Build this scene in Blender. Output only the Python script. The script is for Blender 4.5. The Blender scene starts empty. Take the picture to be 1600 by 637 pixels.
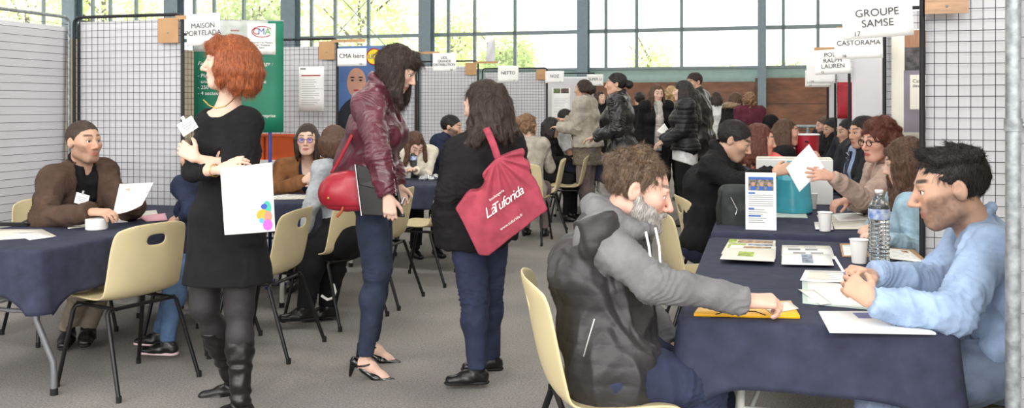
import bpy, math, random
import numpy as np
from mathutils import Vector, Matrix

random.seed(7)
COL = bpy.context.scene.collection
F_PX, CX, Y0, CAM_H = 1400.0, 800.0, 165.0, 1.42

def V(*a):
    return np.array(a, float)

def P(px, py, Y):
    """point at distance Y in front of the camera seen at pixel (px, py) of the 1600x637 frame"""
    return V((px - CX) * Y / F_PX, Y, CAM_H - (py - Y0) * Y / F_PX)

def nrm(v):
    v = np.asarray(v, float)
    return v / (np.linalg.norm(v) + 1e-9)

ANG = math.atan2(390.0, 1400.0)                 # the aisle runs this far to the right of the view axis
AD = V(math.sin(ANG), math.cos(ANG), 0)         # along the aisle
PD = V(math.cos(ANG), -math.sin(ANG), 0)        # across the aisle, to the right
UP = V(0, 0, 1)

def srgb(r, g=None, b=None):
    if g is None:
        r, g, b = r
    f = lambda c: (c / 255.0) / 12.92 if c / 255.0 <= 0.04045 else (((c / 255.0) + 0.055) / 1.055) ** 2.4
    return (f(r), f(g), f(b))

# ------------------------------------------------------------------ noise
_rs = np.random.RandomState(3)
_TAB = _rs.rand(4096).astype(np.float32)

def _h(ix, iy, iz):
    return _TAB[((ix * 73856093) ^ (iy * 19349663) ^ (iz * 83492791)) & 4095]

def noise(p, sc=1.0):
    q = np.asarray(p, np.float32) * np.asarray(sc, np.float32) + 1000.0
    i = np.floor(q).astype(np.int64)
    f = q - i
    u = f * f * (3 - 2 * f)
    x, y, z = i[:, 0], i[:, 1], i[:, 2]
    a, b, c = u[:, 0], u[:, 1], u[:, 2]
    l = lambda s, t, w: s + (t - s) * w
    r = l(l(l(_h(x, y, z), _h(x + 1, y, z), a), l(_h(x, y + 1, z), _h(x + 1, y + 1, z), a), b),
          l(l(_h(x, y, z + 1), _h(x + 1, y, z + 1), a), l(_h(x, y + 1, z + 1), _h(x + 1, y + 1, z + 1), a), b), c)
    return r * 2 - 1

def sst(a, b, x):
    t = np.clip((x - a) / (b - a), 0, 1)
    return t * t * (3 - 2 * t)

# ------------------------------------------------------------------ mesh output
def raw_mesh(name, v, f):
    """v (n,3), f (m,4) int -> mesh, smooth"""
    me = bpy.data.meshes.new(name)
    n, m = len(v), len(f)
    k = f.shape[1]
    me.vertices.add(n)
    me.vertices.foreach_set('co', np.ascontiguousarray(v, np.float32).ravel())
    me.loops.add(m * k)
    me.loops.foreach_set('vertex_index', np.ascontiguousarray(f, np.int32).ravel())
    me.polygons.add(m)
    me.polygons.foreach_set('loop_start', np.arange(0, m * k, k, dtype=np.int32))
    me.polygons.foreach_set('loop_total', np.full(m, k, np.int32))
    me.update(calc_edges=True)
    me.polygons.foreach_set('use_smooth', np.ones(m, bool))
    return me

def vnormals(v, f):
    a = v[f[:, 2]] - v[f[:, 0]]
    b = v[f[:, 3]] - v[f[:, 1]]
    fn = np.cross(a, b)
    out = np.zeros_like(v)
    for j in range(3):
        w = fn[:, j]
        s = np.zeros(len(v))
        for c in range(4):
            s += np.bincount(f[:, c], w, len(v))
        out[:, j] = s
    return out / (np.linalg.norm(out, axis=1, keepdims=True) + 1e-9)

def set_cols(me, c):
    at = me.color_attributes.new('Col', 'FLOAT_COLOR', 'POINT')
    cc = np.ones((len(c), 4), np.float32)
    cc[:, :3] = c
    at.data.foreach_set('color', cc.ravel())

# ------------------------------------------------------------------ solid modelling by smooth union of rounded volumes
class Field:
    def __init__(self, vox):
        self.vox = vox
        self.ops = []
        self.lo = V(1e9, 1e9, 1e9)
        self.hi = -self.lo

    def _add(self, fn, lo, hi, k, mode):
        if mode == 'add':
            self.lo = np.minimum(self.lo, lo)
            self.hi = np.maximum(self.hi, hi)
        self.ops.append((fn, lo, hi, k, mode))

    def cap(self, a, b, ra, rb=None, k=0.02, mode='add', side=None, ratio=1.0):
        rb = ra if rb is None else rb
        a = np.asarray(a, float); b = np.asarray(b, float)
        ab = b - a
        L2 = float(ab @ ab) + 1e-12
        m = max(ra, rb) * max(ratio, 1.0)
        sd = None if side is None else nrm(side)

        def fn(X, Y, Z):
            qx, qy, qz = X - a[0], Y - a[1], Z - a[2]
            t = np.clip((qx * ab[0] + qy * ab[1] + qz * ab[2]) / L2, 0, 1)
            qx = qx - t * ab[0]; qy = qy - t * ab[1]; qz = qz - t * ab[2]
            if sd is not None:
                s = (qx * sd[0] + qy * sd[1] + qz * sd[2]) * (1.0 / ratio - 1.0)
                qx = qx + s * sd[0]; qy = qy + s * sd[1]; qz = qz + s * sd[2]
            return np.sqrt(qx * qx + qy * qy + qz * qz) - (ra + (rb - ra) * t)
        self._add(fn, np.minimum(a, b) - m, np.maximum(a, b) + m, k, mode)

    def chain(self, pts, rs, k=0.02, **kw):
        if np.isscalar(rs):
            rs = [rs] * len(pts)
        for i in range(len(pts) - 1):
            self.cap(pts[i], pts[i + 1], rs[i], rs[i + 1], k=k, **kw)

    def ell(self, c, r, R=None, k=0.02, mode='add'):
        c = np.asarray(c, float); r = np.asarray(r, float) * np.ones(3)
        R = np.eye(3) if R is None else np.asarray(R, float)   # columns = local axes

        def fn(X, Y, Z):
            X = X - c[0]; Y = Y - c[1]; Z = Z - c[2]
            k0 = 0; k1 = 0
            for j in range(3):
                u = X * R[0, j] + Y * R[1, j] + Z * R[2, j]
                k0 = k0 + (u / r[j]) ** 2
                k1 = k1 + (u / r[j] ** 2) ** 2
            k0 = np.sqrt(k0); k1 = np.sqrt(k1) + 1e-9
            return k0 * (k0 - 1.0) / k1
        ext = np.sqrt(((R * r[None, :]) ** 2).sum(1))
        self._add(fn, c - ext, c + ext, k, mode)

    def box(self, c, h, R=None, rnd=0.01, k=0.01, mode='add'):
        c = np.asarray(c, float); h = np.asarray(h, float)
        R = np.eye(3) if R is None else np.asarray(R, float)

        def fn(X, Y, Z):
            X = X - c[0]; Y = Y - c[1]; Z = Z - c[2]
            o = 0; mx = -1e9
            for j in range(3):
                u = np.abs(X * R[0, j] + Y * R[1, j] + Z * R[2, j]) - (h[j] - rnd)
                o = o + np.maximum(u, 0) ** 2
                mx = np.maximum(mx, u)
            return np.sqrt(o) + np.minimum(mx, 0) - rnd
        ext = np.abs(R) @ h
        self._add(fn, c - ext, c + ext, k, mode)

    def cut(self, p, n, R=None):
        """drop everything on the n side of p; only within R of p when R is given"""
        p = np.asarray(p, float); n = nrm(n)
        if R is None:
            self._add(lambda X, Y, Z: (X - p[0]) * n[0] + (Y - p[1]) * n[1] + (Z - p[2]) * n[2], V(-1e9, -1e9, -1e9), V(1e9, 1e9, 1e9), 0, 'max')
        else:
            def fn(X, Y, Z):
                d = (X - p[0]) * n[0] + (Y - p[1]) * n[1] + (Z - p[2]) * n[2]
                r = (X - p[0]) ** 2 + (Y - p[1]) ** 2 + (Z - p[2]) ** 2
                return np.where(r < R * R, d, -1e3)
            self._add(fn, p - R, p + R, 0, 'max')

    def surface(self):
        vx = self.vox
        pad = 3 * vx
        lo = self.lo - pad
        n = np.ceil((self.hi + pad - lo) / vx).astype(int) + 1
        D = np.full(tuple(n), 1.0, np.float32)
        ax = [(lo[i] + vx * np.arange(n[i])).astype(np.float32) for i in range(3)]
        for fn, a, b, k, mode in self.ops:
            i0 = np.clip(np.floor((a - k - 2.5 * vx - lo) / vx), 0, n).astype(int)
            i1 = np.clip(np.ceil((b + k + 2.5 * vx - lo) / vx) + 1, 0, n).astype(int)
            if (i1 <= i0).any():
                continue
            s = tuple(slice(i0[j], i1[j]) for j in range(3))
            X = ax[0][s[0]][:, None, None]; Y = ax[1][s[1]][None, :, None]; Z = ax[2][s[2]][None, None, :]
            d = fn(X, Y, Z).astype(np.float32)
            cur = D[s]
            if mode == 'add':
                if k > 0:
                    h = np.maximum(k - np.abs(cur - d), 0) / k
                    D[s] = np.minimum(cur, d) - h * h * (k * 0.25)
                else:
                    D[s] = np.minimum(cur, d)
            elif mode == 'sub':
                d = -d
                if k > 0:
                    h = np.maximum(k - np.abs(cur - d), 0) / k
                    D[s] = np.maximum(cur, d) + h * h * (k * 0.25)
                else:
                    D[s] = np.maximum(cur, d)
            else:
                D[s] = np.maximum(cur, d)
        ins = (D < 0)
        c = ins[:-1] & ins[1:]
        o = ins[:-1] | ins[1:]
        c = c[:, :-1] & c[:, 1:]; o = o[:, :-1] | o[:, 1:]
        c = c[:, :, :-1] & c[:, :, 1:]; o = o[:, :, :-1] | o[:, :, 1:]
        act = o & ~c
        ci = np.argwhere(act)
        if len(ci) == 0:
            return np.zeros((0, 3)), np.zeros((0, 4), np.int32)
        idx = np.full(act.shape, -1, np.int32)
        idx[act] = np.arange(len(ci), dtype=np.int32)
        vals = {}
        for dx in (0, 1):
            for dy in (0, 1):
                for dz in (0, 1):
                    vals[dx, dy, dz] = D[ci[:, 0] + dx, ci[:, 1] + dy, ci[:, 2] + dz]
        acc = np.zeros((len(ci), 3)); cnt = np.zeros(len(ci))
        for axis in range(3):
            for q in range(4):
                e = [0, 0, 0]
                oth = [j for j in range(3) if j != axis]
                e[oth[0]] = q & 1; e[oth[1]] = q >> 1
                e2 = list(e); e2[axis] = 1
                a = vals[tuple(e)]; b = vals[tuple(e2)]
                m = (a < 0) != (b < 0)
                t = np.where(m, a / np.where(m, a - b, 1), 0)
                t = np.clip(t, 0, 1)
                for j in range(3):
                    acc[:, j] += np.where(m, (t if j == axis else e[j]), 0)
                cnt += m
        v = lo + (ci + acc / cnt[:, None]) * vx
        faces = []
        for axis in range(3):
            sa = [slice(None)] * 3; sb = [slice(None)] * 3
            sa[axis] = slice(0, -1); sb[axis] = slice(1, None)
            A = ins[tuple(sa)]; B = ins[tuple(sb)]
            e = np.argwhere(A != B)
            flip = A[e[:, 0], e[:, 1], e[:, 2]]
            u, w = [(1, 2), (2, 0), (0, 1)][axis]
            ok = (e[:, u] > 0) & (e[:, w] > 0) & (e[:, u] < act.shape[u]) & (e[:, w] < act.shape[w])
            e = e[ok]; flip = flip[ok]
            def g(du, dw):
                q = e.copy(); q[:, u] -= du; q[:, w] -= dw
                return idx[q[:, 0], q[:, 1], q[:, 2]]
            quad = np.stack([g(1, 1), g(0, 1), g(0, 0), g(1, 0)], 1)
            quad[~flip] = quad[~flip][:, ::-1]
            faces.append(quad)
        f = np.concatenate(faces)
        f = f[(f >= 0).all(1)]
        return v, f

    def build(self, name, m, parent=None, origin=None, disp=None, col=None, smooth=2, matrix=None):
        v, f = self.surface()
        for _ in range(smooth):          # light relaxation of the quads
            s = np.zeros_like(v); c = np.zeros(len(v))
            for a, b in ((0, 1), (1, 2), (2, 3), (3, 0)):
                for j in range(3):
                    s[:, j] += np.bincount(f[:, a], v[f[:, b], j], len(v))
                c += np.bincount(f[:, a], minlength=len(v))
            v = v * 0.45 + (s / np.maximum(c, 1)[:, None]) * 0.55
        if disp is not None:
            v = v + disp(v, vnormals(v, f))
        cols = col(v) if col is not None else None
        if origin is not None:
            v = v - np.asarray(origin)
        me = raw_mesh(name, v, f)
        if cols is not None:
            set_cols(me, cols)
        o = bpy.data.objects.new(name, me)
        COL.objects.link(o)
        if m is not None:
            me.materials.append(m)
        if parent is not None:
            o.parent = parent
        if matrix is not None:
            o.matrix_basis = matrix
        return o

# ------------------------------------------------------------------ materials
MATS = {}

def _mk(name):
    m = bpy.data.materials.new(name)
    m.use_nodes = True
    nt = m.node_tree
    b = nt.nodes['Principled BSDF']
    return m, nt, b

def _n(nt, t, **kw):
    n = nt.nodes.new(t)
    for k, v in kw.items():
        if k in n.inputs:
            n.inputs[k].default_value = v
        else:
            setattr(n, k, v)
    return n

def mat(name, col=(0.5, 0.5, 0.5), rough=0.6, metal=0.0, var=0.12, vscale=8.0, bump=0.0, bscale=60.0, bdist=0.004, stretch=None, spec=0.5, sheen=0.0,
        col2=None, attr=False, trans=0.0, alpha=1.0, coat=0.0, emit=None, estr=0.0, detail=4.0):
    """procedural surface: base colour varied by noise, optional bump"""
    if name in MATS:
        return MATS[name]
    m, nt, b = _mk(name)
    L = nt.links.new
    tc = _n(nt, 'ShaderNodeTexCoord')
    src = tc.outputs['Object']
    if stretch:
        mp = _n(nt, 'ShaderNodeMapping')
        mp.inputs['Scale'].default_value = stretch
        L(src, mp.inputs['Vector'])
        src = mp.outputs['Vector']
    n1 = _n(nt, 'ShaderNodeTexNoise', Scale=vscale, Detail=detail)
    L(src, n1.inputs['Vector'])
    mix = _n(nt, 'ShaderNodeMix')
    mix.data_type = 'RGBA'
    c = tuple(col)
    c2 = tuple(col2) if col2 else tuple(max(0, x * (1 - 2 * var)) for x in c)
    hi = c if col2 else tuple(min(1, x * (1 + var)) for x in c)
    mix.inputs[6].default_value = (*c2, 1)
    mix.inputs[7].default_value = (*hi, 1)
    rp = _n(nt, 'ShaderNodeMapRange')
    rp.inputs[1].default_value = 0.3; rp.inputs[2].default_value = 0.7
    L(n1.outputs[0], rp.inputs[0])
    L(rp.outputs[0], mix.inputs[0])
    out = mix.outputs[2]
    if attr:
        at = _n(nt, 'ShaderNodeVertexColor'); at.layer_name = 'Col'
        mm = _n(nt, 'ShaderNodeMix'); mm.data_type = 'RGBA'; mm.blend_type = 'MULTIPLY'
        mm.inputs[0].default_value = 1
        L(at.outputs[0], mm.inputs[6]); L(out, mm.inputs[7])
        out = mm.outputs[2]
    L(out, b.inputs['Base Color'])
    b.inputs['Roughness'].default_value = rough
    b.inputs['Metallic'].default_value = metal
    b.inputs['Specular IOR Level'].default_value = spec
    b.inputs['Sheen Weight'].default_value = sheen
    b.inputs['Transmission Weight'].default_value = trans
    b.inputs['Alpha'].default_value = alpha
    b.inputs['Coat Weight'].default_value = coat
    if emit:
        b.inputs['Emission Color'].default_value = (*emit, 1)
        b.inputs['Emission Strength'].default_value = estr
    if bump:
        n2 = _n(nt, 'ShaderNodeTexNoise', Scale=bscale, Detail=3.0)
        L(src, n2.inputs['Vector'])
        bp = _n(nt, 'ShaderNodeBump', Strength=bump, Distance=bdist)
        L(n2.outputs[0], bp.inputs['Height'])
        L(bp.outputs[0], b.inputs['Normal'])
    MATS[name] = m
    return m

def cloth(name, rgb, rough=0.9, var=0.14, bump=0.5, bscale=320, **kw):
    return mat(name, srgb(rgb), rough, var=var, vscale=14, bump=bump, bscale=bscale, bdist=0.0015, spec=0.25, **kw)

def hairmat(name, dark, light, rough=0.42):
    return mat(name, srgb(light), rough, col2=srgb(dark), vscale=9, stretch=(26, 26, 3.2), bump=0.8, bscale=16, bdist=0.004, spec=0.45)

M_SKIN = mat('skin', (1, 1, 1), 0.52, var=0.05, vscale=30, bump=0.15, bscale=300, bdist=0.001, attr=True, spec=0.35)
M_VC = mat('painted', (1, 1, 1), 0.6, var=0.02, attr=True)
M_EYE = mat('eyeball', (1, 1, 1), 0.08, var=0.0, attr=True)
M_GLASSBLUE = mat('bottle_clear', srgb(225, 235, 240), 0.03, var=0.02, trans=0.95)

# ------------------------------------------------------------------ poly helpers
class MB:
    def __init__(self):
        self.v = []; self.f = []; self.sm = []

    def add(self, vs, fs, smooth=False):
        o = len(self.v)
        self.v += [tuple(map(float, p)) for p in vs]
        self.f += [tuple(i + o for i in q) for q in fs]
        self.sm += [smooth] * len(fs)

    def box(self, c, h, R=None):
        R = np.eye(3) if R is None else R
        c = np.asarray(c, float)
        vs = [c + R @ V(sx * h[0], sy * h[1], sz * h[2]) for sz in (-1, 1) for sy in (-1, 1) for sx in (-1, 1)]
        self.add(vs, [(0, 2, 3, 1), (4, 5, 7, 6), (0, 1, 5, 4), (2, 6, 7, 3), (0, 4, 6, 2), (1, 3, 7, 5)])

    def tube(self, pts, r, n=10, closed=False, caps=True):
        pts = [np.asarray(p, float) for p in pts]
        m = len(pts)
        rs = [r] * m if np.isscalar(r) else list(r)
        prev = None
        vs = []
        for i in range(m):
            if closed:
                t = nrm(pts[(i + 1) % m] - pts[i - 1])
            else:
                t = nrm(pts[min(i + 1, m - 1)] - pts[max(i - 1, 0)])
            if prev is None:
                a = V(0, 0, 1) if abs(t[2]) < 0.9 else V(1, 0, 0)
                prev = nrm(np.cross(t, a))
            u = nrm(prev - t * (prev @ t)); prev = u
            w = np.cross(t, u)
            for j in range(n):
                q = 2 * math.pi * j / n
                vs.append(pts[i] + rs[i] * (math.cos(q) * u + math.sin(q) * w))
        fs = []
        for i in range(m if closed else m - 1):
            for j in range(n):
                a = i * n + j; b = i * n + (j + 1) % n
                c = ((i + 1) % m) * n + (j + 1) % n; d = ((i + 1) % m) * n + j
                fs.append((a, b, c, d))
        self.add(vs, fs, True)
        if caps and not closed:
            self.add(vs[:n][::-1], [tuple(range(n))]); self.add(vs[-n:], [tuple(range(n))])

    def lathe(self, c, prof, n=28, ax=None):
        """prof: (radius, height) pairs, around z through c (or the axis matrix ax)"""
        R = np.eye(3) if ax is None else ax
        c = np.asarray(c, float)
        pr = [prof[0]]                       # support rings keep the corners crisp under smooth shading
        for p, q in zip(prof[:-1], prof[1:]):
            L = math.hypot(q[0] - p[0], q[1] - p[1])
            if L > 0.02:
                e = min(0.12, 0.0015 / L)
                pr += [(p[0] + (q[0] - p[0]) * t, p[1] + (q[1] - p[1]) * t) for t in (e, 1 - e)]
            pr.append(q)
        prof = pr
        vs = []
        for r, z in prof:
            for j in range(n):
                q = 2 * math.pi * j / n
                vs.append(c + R @ V(r * math.cos(q), r * math.sin(q), z))
        fs = [(i * n + j, i * n + (j + 1) % n, (i + 1) * n + (j + 1) % n, (i + 1) * n + j) for i in range(len(prof) - 1) for j in range(n)]
        self.add(vs, fs, True)

    def sheet(self, corners, thick=0.0008, nu=1, nv=1, fn=None):
        """quad a,b,c,d (a->b top edge, d->c bottom edge) as a thin slab"""
        a, b, c, d = [np.asarray(x, float) for x in corners]
        nn = nrm(np.cross(b - a, d - a))
        g = []
        for s in (0, 1):
            for i in range(nv + 1):
                for j in range(nu + 1):
                    u = j / nu; w = i / nv
                    p = (a * (1 - u) + b * u) * (1 - w) + (d * (1 - u) + c * u) * w
                    if fn is not None:
                        p = p + nn * fn(u, w)
                    g.append(p + nn * (thick * (0.5 if s else -0.5)))
        N = (nu + 1) * (nv + 1)
        fs = []
        for i in range(nv):
            for j in range(nu):
                q = (i * (nu + 1) + j, i * (nu + 1) + j + 1, (i + 1) * (nu + 1) + j + 1, (i + 1) * (nu + 1) + j)
                fs.append(q[::-1]); fs.append(tuple(x + N for x in q))
        ring = [j for j in range(nu + 1)] + [i * (nu + 1) + nu for i in range(1, nv + 1)] + [nv * (nu + 1) + j for j in range(nu - 1, -1, -1)] + [i * (nu + 1) for i in range(nv - 1, 0, -1)]
        for i in range(len(ring)):
            p, q = ring[i], ring[(i + 1) % len(ring)]
            fs.append((p, q, q + N, p + N))
        self.add(g, fs, nu * nv > 1)

    def build(self, name, m, parent=None, origin=None, mods=None):
        me = bpy.data.meshes.new(name)
        v = np.array(self.v, float)
        if origin is not None:
            v = v - np.asarray(origin)
        me.from_pydata(v.tolist(), [], self.f)
        me.polygons.foreach_set('use_smooth', self.sm)
        if m is not None:
            me.materials.append(m)
        me.update()
        o = bpy.data.objects.new(name, me)
        COL.objects.link(o)
        if parent is not None:
            o.parent = parent
        return o

def bevel(o, w=0.004, seg=2):
    m = o.modifiers.new('b', 'BEVEL'); m.width = w; m.segments = seg; m.limit_method = 'ANGLE'
    return o

def tag(o, label, cat, group=None, kind=None):
    o['label'] = label; o['category'] = cat
    if group: o['group'] = group
    if kind: o['kind'] = kind
    return o

def struct(o):
    o['kind'] = 'structure'
    return o

def empty(name, loc=(0, 0, 0), rz=0.0):
    o = bpy.data.objects.new(name, None)
    COL.objects.link(o)
    o.location = tuple(loc); o.rotation_euler = (0, 0, rz)
    return o

def copy_tree(o, parent=None):
    c = o.copy(); COL.objects.link(c); c.parent = parent
    for ch in [x for x in o.children]:
        copy_tree(ch, c)
    return c

def text(body, size, m, parent, origin, right, up, align='CENTER', spacing=1.0, line=1.0, extrude=0.0004, bold=0.0, name='lettering', shear=0.0):
    """flat lettering whose baseline runs along right; parent carries location = origin of its own mesh"""
    cu = bpy.data.curves.new(name, 'FONT')
    cu.body = body; cu.size = size; cu.align_x = align; cu.align_y = 'CENTER'
    cu.extrude = extrude; cu.space_character = spacing; cu.space_line = line;  cu.shear = shear
    cu.materials.append(m)
    tmp = bpy.data.objects.new(name, cu)
    me = bpy.data.meshes.new_from_object(tmp)
    bpy.data.objects.remove(tmp); bpy.data.curves.remove(cu)
    me.name = name
    o = bpy.data.objects.new(name, me)
    COL.objects.link(o)
    r = nrm(right); u = nrm(np.asarray(up, float) - r * (np.asarray(up, float) @ r)); n = np.cross(r, u)
    M = Matrix(((r[0], u[0], n[0], origin[0]), (r[1], u[1], n[1], origin[1]), (r[2], u[2], n[2], origin[2]), (0, 0, 0, 1)))
    o.parent = parent
    if parent is not None:
        pm = Matrix.Translation(parent.location) @ parent.rotation_euler.to_matrix().to_4x4()
        o.matrix_basis = pm.inverted() @ M
    else:
        o.matrix_basis = M
    return o
# ================================================================== PEOPLE
def face_dir(deg):
    a = math.radians(deg)
    return V(math.cos(a), math.sin(a), 0)

def rot_z(v, deg):
    a = math.radians(deg); c, s = math.cos(a), math.sin(a)
    return V(v[0] * c - v[1] * s, v[0] * s + v[1] * c, v[2])

def arm_ik(sh, wr, hint, s, l1=0.29, l2=0.255):
    l1 *= s; l2 *= s
    d = wr - sh; L = np.linalg.norm(d)
    if L > (l1 + l2) * 0.985:
        wr = sh + d / L * (l1 + l2) * 0.985; d = wr - sh; L = np.linalg.norm(d)
    u = d / L
    a = (l1 * l1 - l2 * l2 + L * L) / (2 * L)
    h = math.sqrt(max(l1 * l1 - a * a, 0))
    hn = hint - u * (hint @ u)
    return sh + u * a + nrm(hn) * h, wr

def pose(kind, x, y, h=1.70, face=0, lean=0.0, female=False, head=None, pitch=0.0, roll=0.0, hs=1.0, seat=0.46, arms=None, over=None, walk=0.0, knee=0.42, z0=0.0, spread=1.0):
    """joint positions in world space; face/head are compass angles in degrees (0 right in the picture, 90 away, -90 to the camera)"""
    s = h / 1.70
    f = face_dir(face); r = V(f[1], -f[0], 0)
    o = V(x, y, z0)
    T = lambda a, b, c: o + r * a * s + f * b * s + UP * c * s
    sw = 0.165 if female else 0.185
    J = dict(s=s, female=female, fwd=f, rt=r, kind=kind, base=o.copy())
    if kind == 'stand':
        pel = T(0, 0, 0.93)
        J['hipL'], J['hipR'] = T(-0.085, 0, 0.92), T(0.085, 0, 0.92)
        up = nrm(UP + f * math.tan(math.radians(lean)))
        J['knL'], J['knR'] = T(-0.09, 0.02 + walk, 0.50), T(0.09, 0.02 - walk, 0.50)
        J['anL'], J['anR'] = T(-0.09, 0.0 + walk * 1.4, 0.085), T(0.09, 0.0 - walk * 1.8, 0.085)
        shm = pel + up * 0.485 * s
        hd = pel + up * (0.485 * s) + UP * 0.175 * s + f * (0.03 * s + 0.05 * math.sin(math.radians(lean)))
    else:
        hz = (seat - z0) / s + 0.085
        pel = T(0, 0, hz)
        J['hipL'], J['hipR'] = T(-0.085, 0, hz), T(0.085, 0, hz)
        up = nrm(UP + f * math.tan(math.radians(lean)))
        kz = max(0.50, hz - 0.02)
        J['knL'], J['knR'] = T(-0.10 * spread, 0.42, kz), T(0.10 * spread, 0.42, kz)
        J['anL'], J['anR'] = T(-0.11 * spread, knee, 0.085), T(0.11 * spread, knee - 0.04, 0.085)
        shm = pel + up * 0.475 * s
        hd = shm + nrm(UP + f * math.tan(math.radians(lean * 0.6))) * 0.185 * s + f * 0.035
    J['shL'], J['shR'] = shm - r * sw * s, shm + r * sw * s
    J['neck'] = shm + up * 0.03 * s - f * 0.01
    J['head'] = hd
    hf = face_dir(face if head is None else head)
    J['_hf'] = hf; J['pitch'] = pitch; J['roll'] = roll; J['hs'] = hs
    # arms: wrists given in the person's own frame (right, forward, up) from the shoulder
    arms = arms or {}
    dl = (-0.05, 0.03, -0.52) if kind == 'stand' else (0.05, 0.36, -0.22)
    for sd, sg in (('L', -1), ('R', 1)):
        a = arms.get(sd)
        if a is None:
            a = (dl[0] if kind != 'stand' else 0.05, dl[1], dl[2])
            a = (-a[0] if kind != 'stand' else a[0], a[1], a[2])
        wr = J['sh' + sd] + (r * a[0] * sg + f * a[1] + UP * a[2]) * s
        hint = -f * (1.0 if kind == 'stand' else 0.2) + r * sg * 0.35 - UP * 0.6
        J['el' + sd], J['wr' + sd] = arm_ik(J['sh' + sd], wr, hint, s)
    for k, v in (over or {}).items():
        J[k] = np.asarray(v, float) if not np.isscalar(v) else v
    for sd, sg in (('L', -1), ('R', 1)):
        if over and ('wr' + sd) in over and ('el' + sd) not in over:
            hint = over.get('hint' + sd, -f * 0.3 + r * sg * 0.4 - UP * 0.8)
            J['el' + sd], J['wr' + sd] = arm_ik(J['sh' + sd], J['wr' + sd], np.asarray(hint, float), s)
    if over and 'hf' in over:
        hf = nrm(over['hf'])
        fr = nrm(np.cross(hf, UP))
    else:
        p = math.radians(pitch)
        fr = nrm(np.cross(J['_hf'], UP))
        hf = J['_hf'] * math.cos(p) + UP * math.sin(p)
    hu = nrm(np.cross(fr, hf))
    if roll:
        a = math.radians(roll)
        fr, hu = fr * math.cos(a) + hu * math.sin(a), hu * math.cos(a) - fr * math.sin(a)
    J['HR'] = np.stack([fr, hf, hu], 1)
    return J

def t_frame(J):
    pel = (J['hipL'] + J['hipR']) / 2; sh = (J['shL'] + J['shR']) / 2
    up = nrm(sh - pel); side = nrm(J['shR'] - J['shL']); side = nrm(side - up * (side @ up))
    front = np.cross(up, side)
    hs_ = nrm(J['hipR'] - J['hipL'])
    return pel, sh, up, side, front, hs_

def torso(F, J, g=0.0, bulk=1.0, belly=0.0, k=0.05, chest=True):
    s = J['s']; pel, sh, up, side, front, hsd = t_frame(J)
    L = np.linalg.norm(sh - pel)
    fem = J['female']; b = bulk * s
    bend = front * (-J.get('hunch', 0.0))
    wai = pel + up * L * 0.36 + bend * 0.5
    ch = pel + up * L * 0.72 + bend
    F.cap(pel - up * 0.02 * s, wai, 0.104 * b + g, (0.088 if fem else 0.098) * b + g, k=k, side=hsd, ratio=1.5)
    F.cap(wai, ch, (0.086 if fem else 0.097) * b + g, (0.098 if fem else 0.112) * b + g, k=k, side=side, ratio=1.36)
    F.cap(ch, sh - up * 0.045 * s, (0.098 if fem else 0.112) * b + g, 0.072 * b + g, k=k, side=side, ratio=1.55)
    F.cap(J['shL'], J['shR'], 0.052 * b + g, k=k)
    F.cap(J['neck'] + up * 0.01, (J['shL'] + sh) / 2, 0.042 * b + g * 0.7, 0.052 * b + g * 0.7, k=k)
    F.cap(J['neck'] + up * 0.01, (J['shR'] + sh) / 2, 0.042 * b + g * 0.7, 0.052 * b + g * 0.7, k=k)
    if fem and chest:
        for q in (-1, 1):
            F.ell(pel + up * L * 0.66 + side * q * 0.078 * s + front * 0.075 * b + bend, V(0.062, 0.062, 0.062) * b + g, k=0.04)
    if belly:
        F.ell(pel + up * L * 0.22 + front * belly, V(0.13, 0.13, 0.14) * b + g, k=0.07)
    for q, hp in ((-1, J['hipL']), (1, J['hipR'])):
        F.ell(hp - front * 0.045 * s + up * 0.0, V(0.085, 0.085, 0.085) * b + g, k=0.05)

def legs(F, J, g=0.0, bulk=1.0, k=0.03, hem=0.0, flare=0.0, upto=1.0):
    s = J['s']; b = bulk * s
    for sd in 'LR':
        h, kn, an = J['hip' + sd], J['kn' + sd], J['an' + sd]
        F.cap(h, kn, 0.084 * b + g, 0.056 * b + g, k=k)
        F.cap(h * 0.6 + kn * 0.4, kn, 0.076 * b + g, 0.055 * b + g, k=k)
        ax = nrm(an - kn)
        bk = nrm(np.cross(ax, np.cross(kn - h, ax) + 1e-6))
        e = kn + (an - kn) * upto
        F.cap(kn, e, 0.052 * b + g, (0.052 + (0.034 - 0.052) * upto) * b + g + flare, k=k)
        if flare < 0.01:
            F.ell(kn + (an - kn) * 0.3 + bk * -0.012 * s, V(0.05, 0.05, 0.05) * b + g, k=0.05)

def arms_(F, J, g=0.0, bulk=1.0, k=0.025, frac=1.0, short=None):
    s = J['s']; b = bulk * s * (0.9 if J['female'] else 1.0)
    for sd in 'LR':
        sh, el, wr = J['sh' + sd], J['el' + sd], J['wr' + sd]
        F.ell(sh, V(0.056, 0.056, 0.056) * b + g, k=0.04)
        if frac <= 0:
            continue
        if short is not None:
            e = sh + (el - sh) * short
            F.cap(sh, e, 0.052 * b + g, 0.046 * b + g, k=k)
            F.cut(e, e - sh, R=0.12 * s)
            continue
        F.cap(sh, el, 0.051 * b + g, 0.038 * b + g, k=k)
        w = el + (wr - el) * frac
        F.cap(el, w, 0.040 * b + g, (0.040 - 0.016 * frac) * b + g, k=k)
        if g > 0:
            F.cut(w, wr - el, R=0.07 * s)

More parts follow.
